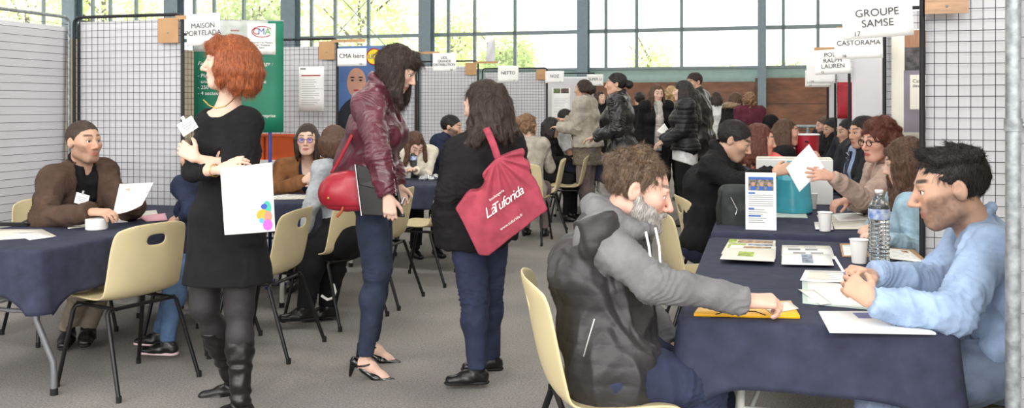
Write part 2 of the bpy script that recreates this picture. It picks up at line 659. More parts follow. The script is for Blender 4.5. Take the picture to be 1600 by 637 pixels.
def hand(F, wr, d, n, right, curl=0.35, s=1.0, rmin=0.0, spread=0.05, thumb=0.2, thumb_out=0.45):
    d = nrm(d); n = nrm(n - d * (n @ d))
    t = np.cross(n, d) * (1 if right else -1)
    cur = [curl] * 4 if np.isscalar(curl) else list(curl)
    offs = (0.029, 0.010, -0.009, -0.026); ln = (0.090, 0.093, 0.088, 0.080); fl = (0.072, 0.080, 0.074, 0.058)
    for i in range(4):
        kn = wr + (d * ln[i] + t * offs[i]) * s
        F.cap(wr + (d * 0.012 + t * offs[i] * 0.55) * s, kn, 0.0150 * s, 0.0112 * s, k=0.012)
        p = kn; th = 0.0
        sp = spread * (1.5 - i)
        rr = (0.0088, 0.0090, 0.0086, 0.0076)[i] * s
        for q, fr in enumerate((0.45, 0.31, 0.24)):
            th += cur[i] * (0.9, 1.25, 0.8)[q]
            dd = nrm((d * math.cos(th) - n * math.sin(th)) + t * sp * math.cos(th))
            e = p + dd * fl[i] * fr * s
            F.cap(p, e, max(rr, rmin), max(rr * 0.92, rmin), k=0.003)
            p = e; rr *= 0.92
    b0 = wr + (d * 0.022 + t * 0.018 - n * 0.006) * s
    b1 = b0 + nrm(d * 0.62 + t * thumb_out * 1.4 - n * 0.25) * 0.042 * s
    b2 = b1 + nrm(d * 0.85 + t * thumb_out - n * (0.15 + thumb)) * 0.033 * s
    b3 = b2 + nrm(d * 0.95 + t * (thumb_out - 0.25) - n * (0.2 + thumb * 1.3)) * 0.026 * s
    F.cap(b0, b1, 0.016 * s, 0.0125 * s, k=0.012)
    F.cap(b1, b2, max(0.0115 * s, rmin), max(0.0105 * s, rmin), k=0.004)
    F.cap(b2, b3, max(0.0100 * s, rmin), max(0.0086 * s, rmin), k=0.003)

SK = dict(light=(228, 190, 170), pale=(236, 200, 184), mid=(208, 166, 142), tan=(192, 144, 114), pink=(228, 180, 162), flush=(220, 170, 150))

def headshape(F, J, detail=True, nose=1.0, jaw=1.0):
    H, R, q = J['head'], J['HR'], J['hs'] * (0.97 if J['female'] else 1.0)
    W = lambda x, y, z: H + R @ V(x, y, z) * q
    E = lambda c, r, k=0.02, mode='add': F.ell(W(*c), V(*r) * q, R, k=k * q, mode=mode)
    E((0, -0.020, 0.034), (0.074, 0.092, 0.082))
    E((0, 0.028, 0.004), (0.064, 0.066, 0.076), 0.03)
    E((0, 0.034, -0.052), (0.052 * jaw, 0.054, 0.050), 0.035)
    E((0, 0.058, -0.094), (0.028 * jaw, 0.026, 0.021), 0.03)
    for a in (-1, 1):
        F.cap(W(a * 0.052 * jaw, -0.004, -0.058), W(a * 0.022, 0.064, -0.097), 0.017 * q, 0.014 * q, k=0.03 * q)
    if detail:
        for a in (-1, 1):
            E((a * 0.043, 0.058, -0.018), (0.021, 0.022, 0.020), 0.025)
            E((a * 0.030, 0.100, 0.009), (0.019, 0.018, 0.013), 0.014, 'sub')
            E((a * 0.027, 0.0815, 0.029), (0.020, 0.0105, 0.008), 0.014)
            E((a * 0.030, 0.0760, 0.0150), (0.0165, 0.0140, 0.0085), 0.004)
            E((a * 0.030, 0.0750, -0.0080), (0.0155, 0.0125, 0.0065), 0.004)
    F.cap(W(0, 0.086, 0.020), W(0, 0.083 + 0.027 * nose, -0.026), 0.0080 * q, 0.0095 * q, k=0.010 * q)
    E((0, 0.082 + 0.026 * nose, -0.030), (0.0115, 0.012, 0.0100), 0.006)
    for a in (-1, 1):
        E((a * 0.012, 0.080 + 0.017 * nose, -0.034), (0.0075, 0.010, 0.0075), 0.006)
    if detail:
        E((0, 0.084, -0.060), (0.024, 0.0135, 0.0085), 0.008)
        E((0, 0.083, -0.0715), (0.020, 0.0130, 0.0080), 0.008)
        E((0, 0.101, -0.0655), (0.020, 0.0080, 0.0022), 0.004, 'sub')
    for a in (-1, 1):
        Re = R @ np.array(Matrix.Rotation(a * 0.35, 3, 'Z'))
        F.ell(W(a * 0.078, -0.014, -0.002), V(0.0090, 0.020, 0.032) * q, Re, k=0.003 * q)
        if detail:
            F.ell(W(a * 0.0875, -0.010, 0.001), V(0.0085, 0.0125, 0.0215) * q, Re, k=0.002 * q, mode='sub')
            F.cap(W(a * 0.080, -0.008, -0.012), W(a * 0.081, -0.018, 0.010), 0.0035 * q, 0.003 * q, k=0.003)
            F.ell(W(a * 0.072, 0.002, -0.006), V(0.006, 0.005, 0.008) * q, R, k=0.004)

def skin_cols(J, skin, lips=None, brow=None, beard=None, beard_amt=0.0, blush=0.25, brow_w=1.0):
    base = np.array(srgb(skin)); lipc = np.array(srgb(lips or tuple(int(c * m) for c, m in zip(skin, (0.88, 0.71, 0.70)))))
    browc = np.array(srgb(brow or (60, 42, 32))); bc = np.array(srgb(beard or (70, 55, 48)))
    R, H, q = J['HR'], J['head'], J['hs'] * (0.97 if J['female'] else 1.0)

    def fn(v):
        c = np.tile(base, (len(v), 1))
        l = (v - H) @ R / q
        x, y, z = np.abs(l[:, 0]), l[:, 1], l[:, 2]
        near = (np.linalg.norm(l, axis=1) < 0.17)
        def mixc(w, cc):
            w = (w * near)[:, None]
            return c * (1 - w) + cc * w
        red = base * np.array((1.04, 0.72, 0.68))
        w = np.exp(-(((x - 0.040) / 0.022) ** 2 + ((z + 0.026) / 0.020) ** 2)) * (y > 0.03) * blush
        c = mixc(w, red)
        w = np.exp(-((x / 0.016) ** 2 + ((z + 0.030) / 0.014) ** 2)) * (y > 0.085) * blush * 1.2
        c = mixc(np.clip(w, 0, 1), red)
        w = sst(0.006, 0.0, np.abs(x - 0.076)) * 0  # ears keep the skin tone
        if beard_amt > 0:
            up_edge = -0.050 + 0.042 * sst(0.03, 0.068, x)
            w = sst(up_edge + 0.010, up_edge - 0.012, z) * sst(-0.035, 0.0, y) * sst(-0.150, -0.118, z)
            mus = np.exp(-((x / 0.028) ** 2 + ((z + 0.050) / 0.007) ** 2)) * (y > 0.07)
            w = np.clip(np.maximum(w, mus), 0, 1) * beard_amt
            w = w * (0.88 + 0.22 * noise(l, 120.0))
            c = mixc(np.clip(w, 0, 1), bc)
        w = sst(1.25, 0.75, np.sqrt((x / 0.0230) ** 2 + ((z + 0.066) / 0.0105) ** 2)) * (y > 0.07)
        c = mixc(w, lipc)
        arch = 0.034 + 0.005 * np.cos((x - 0.034) / 0.02)
        w = sst(1.3, 0.7, np.abs(z - arch) / (0.0048 * brow_w)) * sst(0.008, 0.015, x) * sst(0.056, 0.046, x) * (y > 0.05) * 0.9
        c = mixc(w, browc)
        w = sst(1.3, 0.7, np.abs(z - 0.0085) / 0.0028) * sst(0.012, 0.017, x) * sst(0.048, 0.042, x) * (y > 0.074) * 0.85
        c = mixc(w, browc * 0.6)                                   # lash line
        return c
    return fn

HM = {}
def head_matrix(J, root_loc, q=None):
    q = J['hs'] * (0.97 if J['female'] else 1.0) if q is None else q
    R = J['HR'] * q; H = J['head'] - np.asarray(root_loc)
    return Matrix(((R[0, 0], R[0, 1], R[0, 2], H[0]), (R[1, 0], R[1, 1], R[1, 2], H[1]), (R[2, 0], R[2, 1], R[2, 2], H[2]), (0, 0, 0, 1)))

def hair_disp(amp, flow='down'):
    def fn(v, n):
        a = noise(v, (85, 85, 11)) * amp + noise(v + 3.1, (170, 170, 26)) * amp * 0.55
        if flow == 'messy':
            w = noise(v, 22.0)[:, None] * 0.02
            a = noise(v + w, (70, 70, 38)) * amp * 1.2 + noise(v + 7 + w, (150, 110, 60)) * amp * 0.7
        if flow == 'side':
            a = noise(v, (75, 14, 60)) * amp + noise(v + 3.1, (170, 26, 150)) * amp * 0.55
        return n * a[:, None]
    return fn

def add_strands(o, n, L, w, flow, lift=0.004, frizz=0.004, seed=1, zmin=None):
    """fine tapered strands growing over the hair surface (head coordinates)"""
    me = o.data
    nv, nf = len(me.vertices), len(me.polygons)
    v = np.empty(nv * 3, np.float32); me.vertices.foreach_get('co', v); v = v.reshape(-1, 3).astype(float)
    f = np.empty(nf * 4, np.int32); me.loops.foreach_get('vertex_index', f); f = f.reshape(-1, 4)
    nn = vnormals(v, f)
    rs = np.random.RandomState(seed)
    k = rs.randint(0, nf, n)
    p = v[f[k]].mean(1); nrm_ = nn[f[k, 0]]
    if callable(flow):
        d = flow(p)
    else:
        d = np.tile(np.asarray(flow, float), (n, 1))
    d = d + rs.randn(n, 3) * 0.22 + 0.45 * np.stack([noise(p + 5, 30.0), noise(p + 9, 30.0), noise(p + 13, 30.0)], 1)
    d = d - nrm_ * (d * nrm_).sum(1, keepdims=True)
    d /= np.linalg.norm(d, axis=1, keepdims=True) + 1e-9
    side = np.cross(d, nrm_)
    LL = L * (0.5 + rs.rand(n)); ph = rs.rand(n) * 6.28; li = lift * rs.rand(n) ** 2; fr = frizz * rs.rand(n)
    S = 4
    vs = []
    for i in range(S + 1):
        t = i / S
        c = p + d * (LL * t)[:, None] + nrm_ * (0.0006 + li * t - (LL * t) ** 2 * 3.2 * (li < lift * 0.4))[:, None] + side * (fr * np.sin(ph + t * 4.5))[:, None]
        ww = w * (1 - 0.8 * t) * (0.6 + 0.8 * rs.rand(n))
        tw = side * np.cos(ph)[:, None] * 0.5 + side * 0.7 + nrm_ * np.sin(ph)[:, None] * 0.5
        vs.append(c - tw * ww[:, None]); vs.append(c + tw * ww[:, None])
    V_ = np.stack(vs, 1).reshape(-1, 3)
    base = np.arange(n)[:, None] * (2 * (S + 1))
    ff = np.concatenate([base + np.array([[2 * i, 2 * i + 1, 2 * i + 3, 2 * i + 2]]) for i in range(S)])
    me2 = raw_mesh(me.name, np.concatenate([v, V_]), np.concatenate([f, ff + nv]))
    for m in me.materials: me2.materials.append(m)
    o.data = me2
    bpy.data.meshes.remove(me)

def hair(J, root, m, style='short', vox=0.005, L=0.30, wave=0.0, vol=1.0, fringe=False, bun=None, front=70, amp=0.003, part=0.0, seed=1, locks=22, spread=0.0, hairline=0.0, name='hair', back_only=False, strands=0, slen=0.03, sw=0.00055, lift=0.006, frizz=0.003, flow_=None):
    """hair in head coordinates (x to the wearer's right, y out of the face, z up)"""
    rs = random.Random(seed)
    q = J['hs'] * (0.97 if J['female'] else 1.0)
    F = Field(vox)
    g = J['HR'].T @ V(0, 0, -1)                 # gravity as the head feels it
    g = nrm(g)
    v_ = vol
    F.ell((0, -0.022, 0.036), V(0.081, 0.101, 0.090) * v_)
    if style == 'short' or style == 'quiff' or style == 'buzz':
        if style == 'quiff':
            for i in range(40):
                a = -0.052 + 0.104 * (i % 8) / 7.0; y0 = 0.040 - 0.026 * (i // 8)
                F.cap((a, y0 - 0.02, 0.088), (a * 1.08 + rs.uniform(-.008, .008), y0 + 0.014 + rs.uniform(-.008, .012), 0.122 + rs.uniform(-.012, .012) - 0.5 * max(0, abs(a) - 0.03)), 0.019, 0.006, k=0.012)
        if style == 'short' and amp > 0.0045:
            for i in range(34):
                a = rs.uniform(0, 6.283); e = rs.uniform(0.1, 1.5)
                d = V(math.cos(a) * math.cos(e), math.sin(a) * math.cos(e) - 0.1, math.sin(e))
                p = V(0, -0.02, 0.035) + d * V(0.074, 0.094, 0.084) * v_
                F.cap(p, p + nrm(d + V(rs.uniform(-.9, .9), rs.uniform(-.9, .9), rs.uniform(-.8, .1))) * 0.013, 0.017, 0.009, k=0.012)
        F.ell((0, 0.118, -0.008 - hairline), (0.072, 0.074, 0.096), k=0.010, mode='sub')
        F.box((0, 0.085, -0.10), (0.12, 0.085, 0.080), rnd=0.02, k=0.01, mode='sub')
        for a in (-1, 1):
            F.ell((a * 0.088, 0.004, -0.030), (0.024, 0.034, 0.044), k=0.008, mode='sub')
        F.cut((0, -0.09, -0.072), (0, 0.75, -1))
        F.cut((0, 0, -0.030), (0, 0.22, -1)) if style == 'buzz' else None
    else:
        F.ell((0, 0.118, -0.034 - hairline), (0.066, 0.066, 0.106), k=0.010, mode='sub')
        F.box((0, 0.075, -0.13), (0.062, 0.075, 0.095), rnd=0.02, k=0.01, mode='sub')
    if style == 'long':
        for i in range(locks):
            f = (i + 0.5) / locks
            th = math.radians(front + (360 - 2 * front) * f)       # 0 = face, 180 = nape
            if back_only and abs(th - math.pi) > 1.3:
                continue
            d = V(math.sin(th), math.cos(th), 0)
            p0 = V(0, -0.022, 0.03) + d * V(0.070, 0.088, 0) * v_
            ll = L * (0.86 + 0.28 * rs.random())
            pts = [p0]
            n = 7
            ph = rs.uniform(0, 6.28)
            for j in range(1, n + 1):
                t = j / n
                w = wave * math.sin(ph + t * 9.0) * (0.3 + t)
                out = 0.012 + spread * t - 0.014 * max(0, t - 0.5)
                side = V(d[1], -d[0], 0)
                pts.append(p0 + d * out + g * ll * t + side * w + d * w * 0.5 * math.cos(ph))
            rr = [0.021 * v_] + [0.021 * v_ * (1 - 0.45 * (j / n) ** 1.5) for j in range(1, n + 1)]
            rr[-1] *= 0.5
            F.chain(pts, rr, k=0.011)
    if style == 'bob':
        for i in range(26):
            f = (i + 0.5) / 26
            th = math.radians(front + (360 - 2 * front) * f)
            d = V(math.sin(th), math.cos(th), 0)
            p0 = V(0, -0.022, 0.04) + d * V(0.072, 0.090, 0) * v_
            ll = L * (0.85 + 0.3 * rs.random())
            sd = V(d[1], -d[0], 0)
            w = rs.uniform(-0.010, 0.010)
            F.chain([p0, p0 + d * 0.016 + g * ll * 0.45 + sd * w, p0 + d * 0.006 + g * ll * 0.8 + sd * w * 2, p0 - d * 0.010 + g * ll + sd * w * 3], [0.022, 0.023, 0.018, 0.007], k=0.010)
    if style in ('curly', 'wavy'):
        nb = 150 if style == 'curly' else 90
        for i in range(nb):
            a = rs.uniform(0, 6.283); e = rs.uniform(-0.6, 1.5)
            d = V(math.cos(a) * math.cos(e), math.sin(a) * math.cos(e), math.sin(e))
            if d[1] > 0.35 and d[2] < 0.55:
                continue
            drop = rs.uniform(0, 1) * L if d[2] < 0.35 else 0
            p = V(0, -0.024, 0.034) + d * V(0.084, 0.100, 0.086) * v_ + g * drop
            r = rs.uniform(0.012, 0.022) * v_
            F.cap(p, p + V(rs.uniform(-.02, .02), rs.uniform(-.02, .02), rs.uniform(-.03, .01)), r, r * 0.7, k=0.008)
    if bun:
        bc, br = bun
        F.ell(bc, br, k=0.014)
        for i in range(8):
            a = i * 0.785
            F.ell(V(*bc) + V(0, math.cos(a) * br[1] * 0.5, math.sin(a) * br[2] * 0.5), V(*br) * 0.55, k=0.006)
    if fringe:
        for i in range(13):
            x = -0.060 + 0.010 * i
            y = 0.076 - 8.5 * x * x
            F.chain([(x * 0.7, 0.045, 0.112), (x, y + 0.012, 0.080), (x * 1.05, y + 0.016, 0.046 + rs.uniform(-.006, .006))], [0.016, 0.014, 0.006], k=0.007)
    flow = {'curly': 'messy', 'wavy': 'messy', 'short': 'side', 'quiff': 'side', 'buzz': 'side'}.get(style, 'down')
    if style == 'short' and amp > 0.0045:
        flow = 'messy'
    o = F.build(name, m, root, disp=hair_disp(amp, flow), smooth=1, matrix=head_matrix(J, root.location))
    if strands:
        def fl(p):
            c = p - np.array([0, -0.045, 0.125])
            c = c / (np.linalg.norm(c, axis=1, keepdims=True) + 1e-6)
            w = sst(0.10, 0.02, p[:, 2])[:, None]
            return c * (1 - w) + g * w if style not in ('quiff',) else c * 0.6 + np.array([0, 0.30, 0.45]) * (1 - w) + g * w
        add_strands(o, strands, slen, sw, fl, lift, frizz, seed)
    return o

def eyes(J, root, iris=(70, 45, 30)):
    for a in (-1, 1):
        n1, n2 = 20, 14
        vs = []; cs = []
        for i in range(n2 + 1):
            t = math.pi * i / n2
            for j in range(n1):
                p = 2 * math.pi * j / n1
                vs.append((math.sin(t) * math.cos(p), math.cos(t), math.sin(t) * math.sin(p)))
                deg = math.degrees(t)
                cs.append(srgb(12, 10, 10) if deg < 14 else srgb(iris) if deg < 31 else srgb(232, 226, 220))
        fs = [(i * n1 + j, (i + 1) * n1 + j, (i + 1) * n1 + (j + 1) % n1, i * n1 + (j + 1) % n1) for i in range(n2) for j in range(n1)]
        v = np.array(vs) * 0.0124 + V(a * 0.030, 0.0752, 0.0045)
        me = raw_mesh('eye', v, np.array(fs, np.int32))
        set_cols(me, np.array(cs)); me.materials.append(M_EYE)
        o = bpy.data.objects.new('eye', me); COL.objects.link(o); o.parent = root
        o.matrix_basis = head_matrix(J, root.location)

def fold_disp(J, amp=0.005, ring=0.004, freq=13.0, legs_=False, quilt=0.0):
    bones = [('sh', 'el', 'wr')] if not legs_ else [('hip', 'kn', 'an')]

    def fn(v, n):
        w = noise(v, 7.0)[:, None] * 0.05
        a = noise(v + w, (freq, freq, freq * 0.75))
        b = noise(v * 1.0 + w * 2 + 9.0, (freq * 2.1, freq * 2.1, freq * 1.5))
        d = amp * (0.9 - 2.2 * np.abs(a)) + amp * 0.45 * b
        for A, B, C in bones:
            for sd in 'LR':
                p0, p1, p2 = J[A + sd], J[B + sd], J[C + sd]
                for q0, q1, sgn in ((p1, p2, 1), (p1, p0, 1)):
                    ax = q1 - q0; L = np.linalg.norm(ax); ax = ax / L
                    r = v - q0
                    t = r @ ax
                    rad = np.linalg.norm(r - t[:, None] * ax, axis=1)
                    m = sst(0.16, 0.09, rad) * sst(-0.06, 0.0, t) * sst(L + 0.05, L - 0.02, t)
                    wt = 0.25 + 0.75 * np.exp(-(t / 0.10) ** 2) + 0.5 * np.exp(-((t - L) / 0.07) ** 2)
                    wv = np.sin(t * 118 + 7.5 * noise(v, 9.0) + 3.0 * noise(v + 5, 22.0))
                    d = d + ring * 0.62 * m * wt * (1.0 - 1.7 * np.abs(wv) ** 0.75) * (0.55 + 0.9 * np.clip(noise(v + 3, 8.0) + 0.4, 0, 1))
        if quilt:
            z = (v - J['base'])[:, 2]
            d = d + quilt * (np.abs(np.sin(z * math.pi / 0.055 + 0.6 * noise(v, 6.0))) ** 0.5 - 0.6)
        return n * d[:, None]
    return fn

def garment(J, root, name, m, vox=0.007, g=0.014, bulk=1.0, sleeve=1.0, short=None, hem=0.04, hem_r=None, flare=1.0, neck='crew', belly=0.0, open_w=0.0, collar=0.0,
            hood=False, amp=0.005, ring=0.004, arms=True, quilt=0.0, hem_ratio=1.5, high_neck=0.0, open_top=0.0, hem_drop=None, open_from=0.0, smooth=2, freq=13.0, chest=True, slv_g=0.0, extra=None, fur=None):
    s = J['s']; pel, sh, up, side, front, hsd = t_frame(J)
    L = np.linalg.norm(sh - pel)
    F = Field(vox)
    torso(F, J, g, bulk, belly, chest=chest)
    if arms:
        arms_(F, J, g + slv_g, bulk, frac=sleeve, short=short)
    dn = hem_drop if hem_drop is not None else -up
    dn = nrm(dn)
    r0 = 0.110 * bulk * s + g
    r1 = r0 * flare if hem_r is None else hem_r
    if hem > 0:
        F.cap(pel, pel + dn * hem, r0, r1, k=0.04, side=hsd, ratio=hem_ratio)
    F.cut(pel + dn * hem, dn, R=0.45 * s)
    if collar:
        nb = J['neck'] + up * 0.035 * s
        pts = []
        for i in range(13):
            a = math.radians(35 + 290 * i / 12)
            pts.append(nb + side * math.sin(a) * 0.068 * s + front * (math.cos(a) * 0.066 * s + 0.012) + up * (0.012 - 0.030 * math.cos(a)) * s)
        F.chain(pts, collar, k=0.012)
    if high_neck:
        F.cap(J['neck'], J['neck'] + (J['head'] - J['neck']) * high_neck, 0.066 * s, 0.062 * s, k=0.02)
    if extra:
        extra(F, J)
    c = J['neck']
    if neck == 'v':
        F.ell(c + front * 0.085 * s - up * 0.035 * s, V(0.055, 0.075, 0.130) * s, np.stack([side, front, up], 1), k=0.01, mode='sub')
    elif neck == 'scoop':
        F.ell(c + front * 0.05 * s + up * 0.035 * s, V(0.095, 0.10, 0.075) * s, np.stack([side, front, up], 1), k=0.01, mode='sub')
    elif neck == 'crew':
        F.ell(c + front * 0.02 * s + up * 0.055 * s, V(0.066, 0.075, 0.045) * s, np.stack([side, front, up], 1), k=0.01, mode='sub')
    if open_w:
        R = np.stack([side, front, up], 1)
        F.box(pel + up * (L * 0.45) + front * 0.20, V(open_w, 0.17, L * 0.75), R, rnd=0.01, k=0.012, mode='sub')
        if open_top:
            F.box(pel + up * (L * 0.85) + front * 0.20, V(open_top, 0.17, L * 0.25), R @ np.array(Matrix.Rotation(0, 3, 'X')), rnd=0.02, k=0.03, mode='sub')
    return F.build(name, m, root, origin=root.location, disp=fold_disp(J, amp, ring, freq, quilt=quilt), smooth=smooth)

def trousers(J, root, m, vox=0.007, g=0.011, bulk=1.0, cut=0.0, flare=0.0, amp=0.004, ring=0.004, name='trousers', upto=1.0):
    s = J['s']; pel, sh, up, side, front, hsd = t_frame(J)
    F = Field(vox)
    F.cap(pel - UP * 0.02 * s, pel + up * 0.10 * s, 0.106 * bulk * s + g, 0.092 * bulk * s + g, k=0.04, side=hsd, ratio=1.5)
    for hp in (J['hipL'], J['hipR']):
        F.ell(hp - front * 0.045 * s, V(0.088, 0.088, 0.088) * bulk * s + g, k=0.05)
    legs(F, J, g, bulk, flare=flare, upto=upto)
    for sd in 'LR':
        e = J['kn' + sd] + (J['an' + sd] - J['kn' + sd]) * (upto - cut)
        F.cut(e, J['an' + sd] - J['kn' + sd], R=0.11 * s)
    return F.build(name, m, root, origin=root.location, disp=fold_disp(J, amp, ring, 11.0, legs_=True))

def shoe(J, root, sd, m, msole=None, toe=None, vox=0.006, kind='flat', s=None, pitch=0.0, name='shoe'):
    s = J['s'] if s is None else s
    an = J['an' + sd]
    t = nrm(toe if toe is not None else J['fwd'])
    up = nrm(np.cross(np.cross(t, UP), t)) if abs(t[2]) > 1e-6 else UP
    sd_ = nrm(np.cross(t, up))
    zf = an - up * 0.085 * s                     # sole under the ankle
    F = Field(vox)
    if kind == 'heel':
        hh = 0.055
        F.cap(zf - t * 0.055 * s + up * (hh + 0.030), zf + t * 0.03 * s + up * (0.045), 0.024 * s, 0.018 * s, k=0.02, side=sd_, ratio=1.25)
        F.cap(zf + t * 0.07 * s + up * 0.022, zf + t * 0.165 * s + up * 0.016, 0.026 * s, 0.013 * s, k=0.03, side=sd_, ratio=1.35)
        F.cap(zf + t * 0.0 * s + up * 0.045, zf + t * 0.08 * s + up * 0.018, 0.012 * s, 0.015 * s, k=0.02, side=sd_, ratio=2.0)
        F.cap(zf - t * 0.062 * s + up * (hh + 0.01), zf - t * 0.070 * s + up * 0.006, 0.017 * s, 0.0085 * s, k=0.01)
        F.ell(an + t * 0.045 * s - up * 0.004, V(0.050, 0.036, 0.036) * s, np.stack([t, sd_, up], 1), k=0.006, mode='sub')
        o1 = F.build(name, m, root, origin=root.location)
        b = MB()                                 # ankle strap
        pts = [an + t * math.cos(a) * 0.043 * s + sd_ * math.sin(a) * 0.037 * s + up * (-0.008 + 0.012 * math.cos(a)) for a in np.linspace(0, 2 * math.pi, 21)[:-1]]
        b.tube(pts, 0.005, 8, closed=True)
        b.tube([zf + t * 0.075 * s + up * 0.052, an + t * 0.045 * s + up * 0.002], 0.006, 8)
        b.build('strap', m, root, origin=root.location)
        return o1
    F.cap(zf - t * 0.030 * s + up * 0.040, zf + t * 0.060 * s + up * 0.042, 0.040 * s, 0.036 * s, k=0.02, side=sd_, ratio=1.0)
    F.cap(zf + t * 0.05 * s + up * 0.026, zf + t * 0.150 * s + up * 0.024, 0.034 * s, 0.026 * s, k=0.03, side=sd_, ratio=1.3)
    F.cap(zf + t * 0.0 * s + up * 0.060, an + up * 0.01, 0.038 * s, 0.040 * s, k=0.02)
    if kind == 'boot':
        F.cap(an, an + nrm(J['kn' + sd] - an) * 0.30 * s, 0.046 * s, 0.062 * s, k=0.03)
    F.cut(zf + up * (0.004 if msole is None else 0.016), -up)
    if kind != 'boot':
        F.cut(an + up * 0.012, up)
    o1 = F.build(name, m, root, origin=root.location, disp=(lambda v, n: n * (0.0022 * noise(v, 45.0) + (0.003 * noise(v, (8, 8, 40)) if kind == 'boot' else 0))[:, None]))
    if msole is not None:
        G = Field(vox)
        G.cap(zf - t * 0.034 * s + up * 0.012, zf + t * 0.150 * s + up * 0.012, 0.039 * s, 0.034 * s, k=0, side=up, ratio=0.4)
        G.cut(zf + up * 0.002, -up)
        G.build('sole', msole, o1)
        o1.children[0].data.transform(Matrix.Translation(-Vector(root.location)))
    return o1

def person(J, vox=0.008, skin='mid', name='person', label='', group=None, finger=0.0, hands=None, bodyk=None, detail=True, feet=False, heel=False, lo_body=True, bulk=1.0, extra=None, hair_=None, eye=None, colkw=None, nose=1.0, jaw=1.0, neck_r=1.0):
    """the continuous body surface; clothes and hair follow as children"""
    s = J['s']; pel, sh, up, side, front, hsd = t_frame(J)
    F = Field(vox)
    torso(F, J, -0.004, bulk * 0.97)
    arms_(F, J, -0.002, bulk * 0.95)
    legs(F, J, -0.006, bulk * 0.96)
    R, q = J['HR'], J['hs']
    nk = J['head'] + R @ V(0, -0.022, -0.060) * q
    nr = (0.049 if J['female'] else 0.057) * s * neck_r
    F.cap(J['neck'] - up * 0.02, nk, nr * 1.12, nr, k=0.025)
    headshape(F, J, detail, nose, jaw)
    hands = hands or {}
    for sd in 'LR':
        hd = dict(dir=nrm(J['wr' + sd] - J['el' + sd]), nrm=None, curl=0.35)
        hd.update(hands.get(sd, {}))
        d = nrm(hd.pop('dir'))
        n = hd.pop('nrm')
        if n is None:
            n = UP if abs(d[2]) < 0.75 else J['rt'] * (1 if sd == 'R' else -1)
        hand(F, J['wr' + sd], d, np.asarray(n, float), sd == 'R', s=s * 0.97 * (0.93 if J['female'] else 1.0), rmin=finger or max(0, vox * 0.92), **hd)
        t = nrm(J['fwd'] if 'toe' + sd not in J else J['toe' + sd])
        if heel:
            z = J['an' + sd]
            F.chain([z - t * 0.02 * s - UP * 0.012, z + t * 0.035 * s - UP * 0.018, z + t * 0.095 * s - UP * 0.056 * s, z + t * 0.135 * s - UP * 0.068 * s], [0.029 * s, 0.028 * s, 0.022 * s, 0.014 * s], k=0.02)
        elif feet:
            z = J['an' + sd] - UP * 0.05 * s
            F.cap(z - t * 0.02 * s, z + t * 0.12 * s - UP * 0.015 * s, 0.030 * s, 0.020 * s, k=0.02)
    if extra:
        extra(F, J)
    b = J['base']
    ck = dict(colkw or {})
    root_loc = (b[0], b[1], b[2])
    o = F.build(name, M_SKIN, None, origin=root_loc, col=skin_cols(J, SK[skin] if isinstance(skin, str) else skin, **ck), smooth=1 if vox < 0.006 else 2)
    o.location = root_loc
    tag(o, label, 'person', group)
    if eye is not None:
        eyes(J, o, eye)
    return o

def local_mb(J, root, mb, name, m):
    """mesh given in head coordinates"""
    me = bpy.data.meshes.new(name)
    me.from_pydata(mb.v, [], mb.f); me.polygons.foreach_set('use_smooth', mb.sm)
    me.materials.append(m); me.update()
    o = bpy.data.objects.new(name, me); COL.objects.link(o); o.parent = root
    o.matrix_basis = head_matrix(J, root.location)
    return o

def glasses(J, root, m, r=0.021, th=0.0016, lens=None):
    b = MB()
    for a in (-1, 1):
        pts = [(a * 0.032 + math.cos(t) * r, 0.100, 0.004 + math.sin(t) * r * 0.86) for t in np.linspace(0, 2 * math.pi, 19)[:-1]]
        b.tube(pts, th, 6, closed=True)
        b.tube([(a * (0.032 + r), 0.100, 0.008), (a * 0.072, 0.080, 0.010), (a * 0.079, -0.005, 0.010), (a * 0.079, -0.022, -0.004)], th, 6)
    b.tube([(-0.011, 0.101, 0.008), (0, 0.104, 0.010), (0.011, 0.101, 0.008)], th, 6)
    return local_mb(J, root, b, 'glasses', m)
# ================================================================== FURNITURE AND THINGS
M_SHELL = mat('chair_shell', srgb(212, 197, 156), 0.42, var=0.04, vscale=5, bump=0.05, bscale=220, spec=0.4)
M_BLACKTUBE = mat('black_tube', srgb(26, 26, 28), 0.35, var=0.05, metal=0.3)
M_STEEL = mat('steel_grey', srgb(150, 152, 154), 0.38, var=0.08, metal=0.7)
M_GALV = mat('galvanised', srgb(158, 163, 166), 0.5, var=0.2, vscale=40, metal=0.6, bump=0.1, bscale=90)
M_LEGGREY = mat('leg_paint', srgb(196, 198, 192), 0.45, var=0.03)
M_RUB = mat('rubber', srgb(24, 24, 24), 0.8)
M_NAVY = cloth('navy_cloth', (55, 58, 78), 0.82, bump=0.35, bscale=420)
M_PAPER = mat('paper_white', srgb(240, 240, 238), 0.7, var=0.02, spec=0.2)
M_PAPER2 = mat('paper_cream', srgb(226, 222, 210), 0.7, var=0.03, spec=0.2)
M_PINK = mat('paper_pink', srgb(226, 168, 184), 0.7, var=0.03)
M_INK = mat('ink_grey', srgb(70, 72, 78), 0.8)
M_INKL = mat('ink_light', srgb(150, 152, 156), 0.8)
M_INKB = mat('ink_blue', srgb(60, 110, 190), 0.7)
M_CARD = mat('cardboard', srgb(186, 146, 106), 0.85, var=0.08, vscale=6, bump=0.1)
M_PLY = mat('plywood', srgb(186, 150, 120), 0.7, var=0.16, vscale=7, stretch=(1, 1, 9))
M_SHEET = mat('white_sheet', srgb(211, 211, 216), 0.9, var=0.03, vscale=3, bump=0.2, bscale=200, bdist=0.001)
M_WIRE = mat('wire', srgb(34, 35, 40), 0.5, metal=0.3)
M_WHITEP = mat('white_plastic', srgb(240, 240, 238), 0.35, var=0.01)
M_CUP = mat('cup_plastic', srgb(244, 243, 240), 0.4, var=0.01)
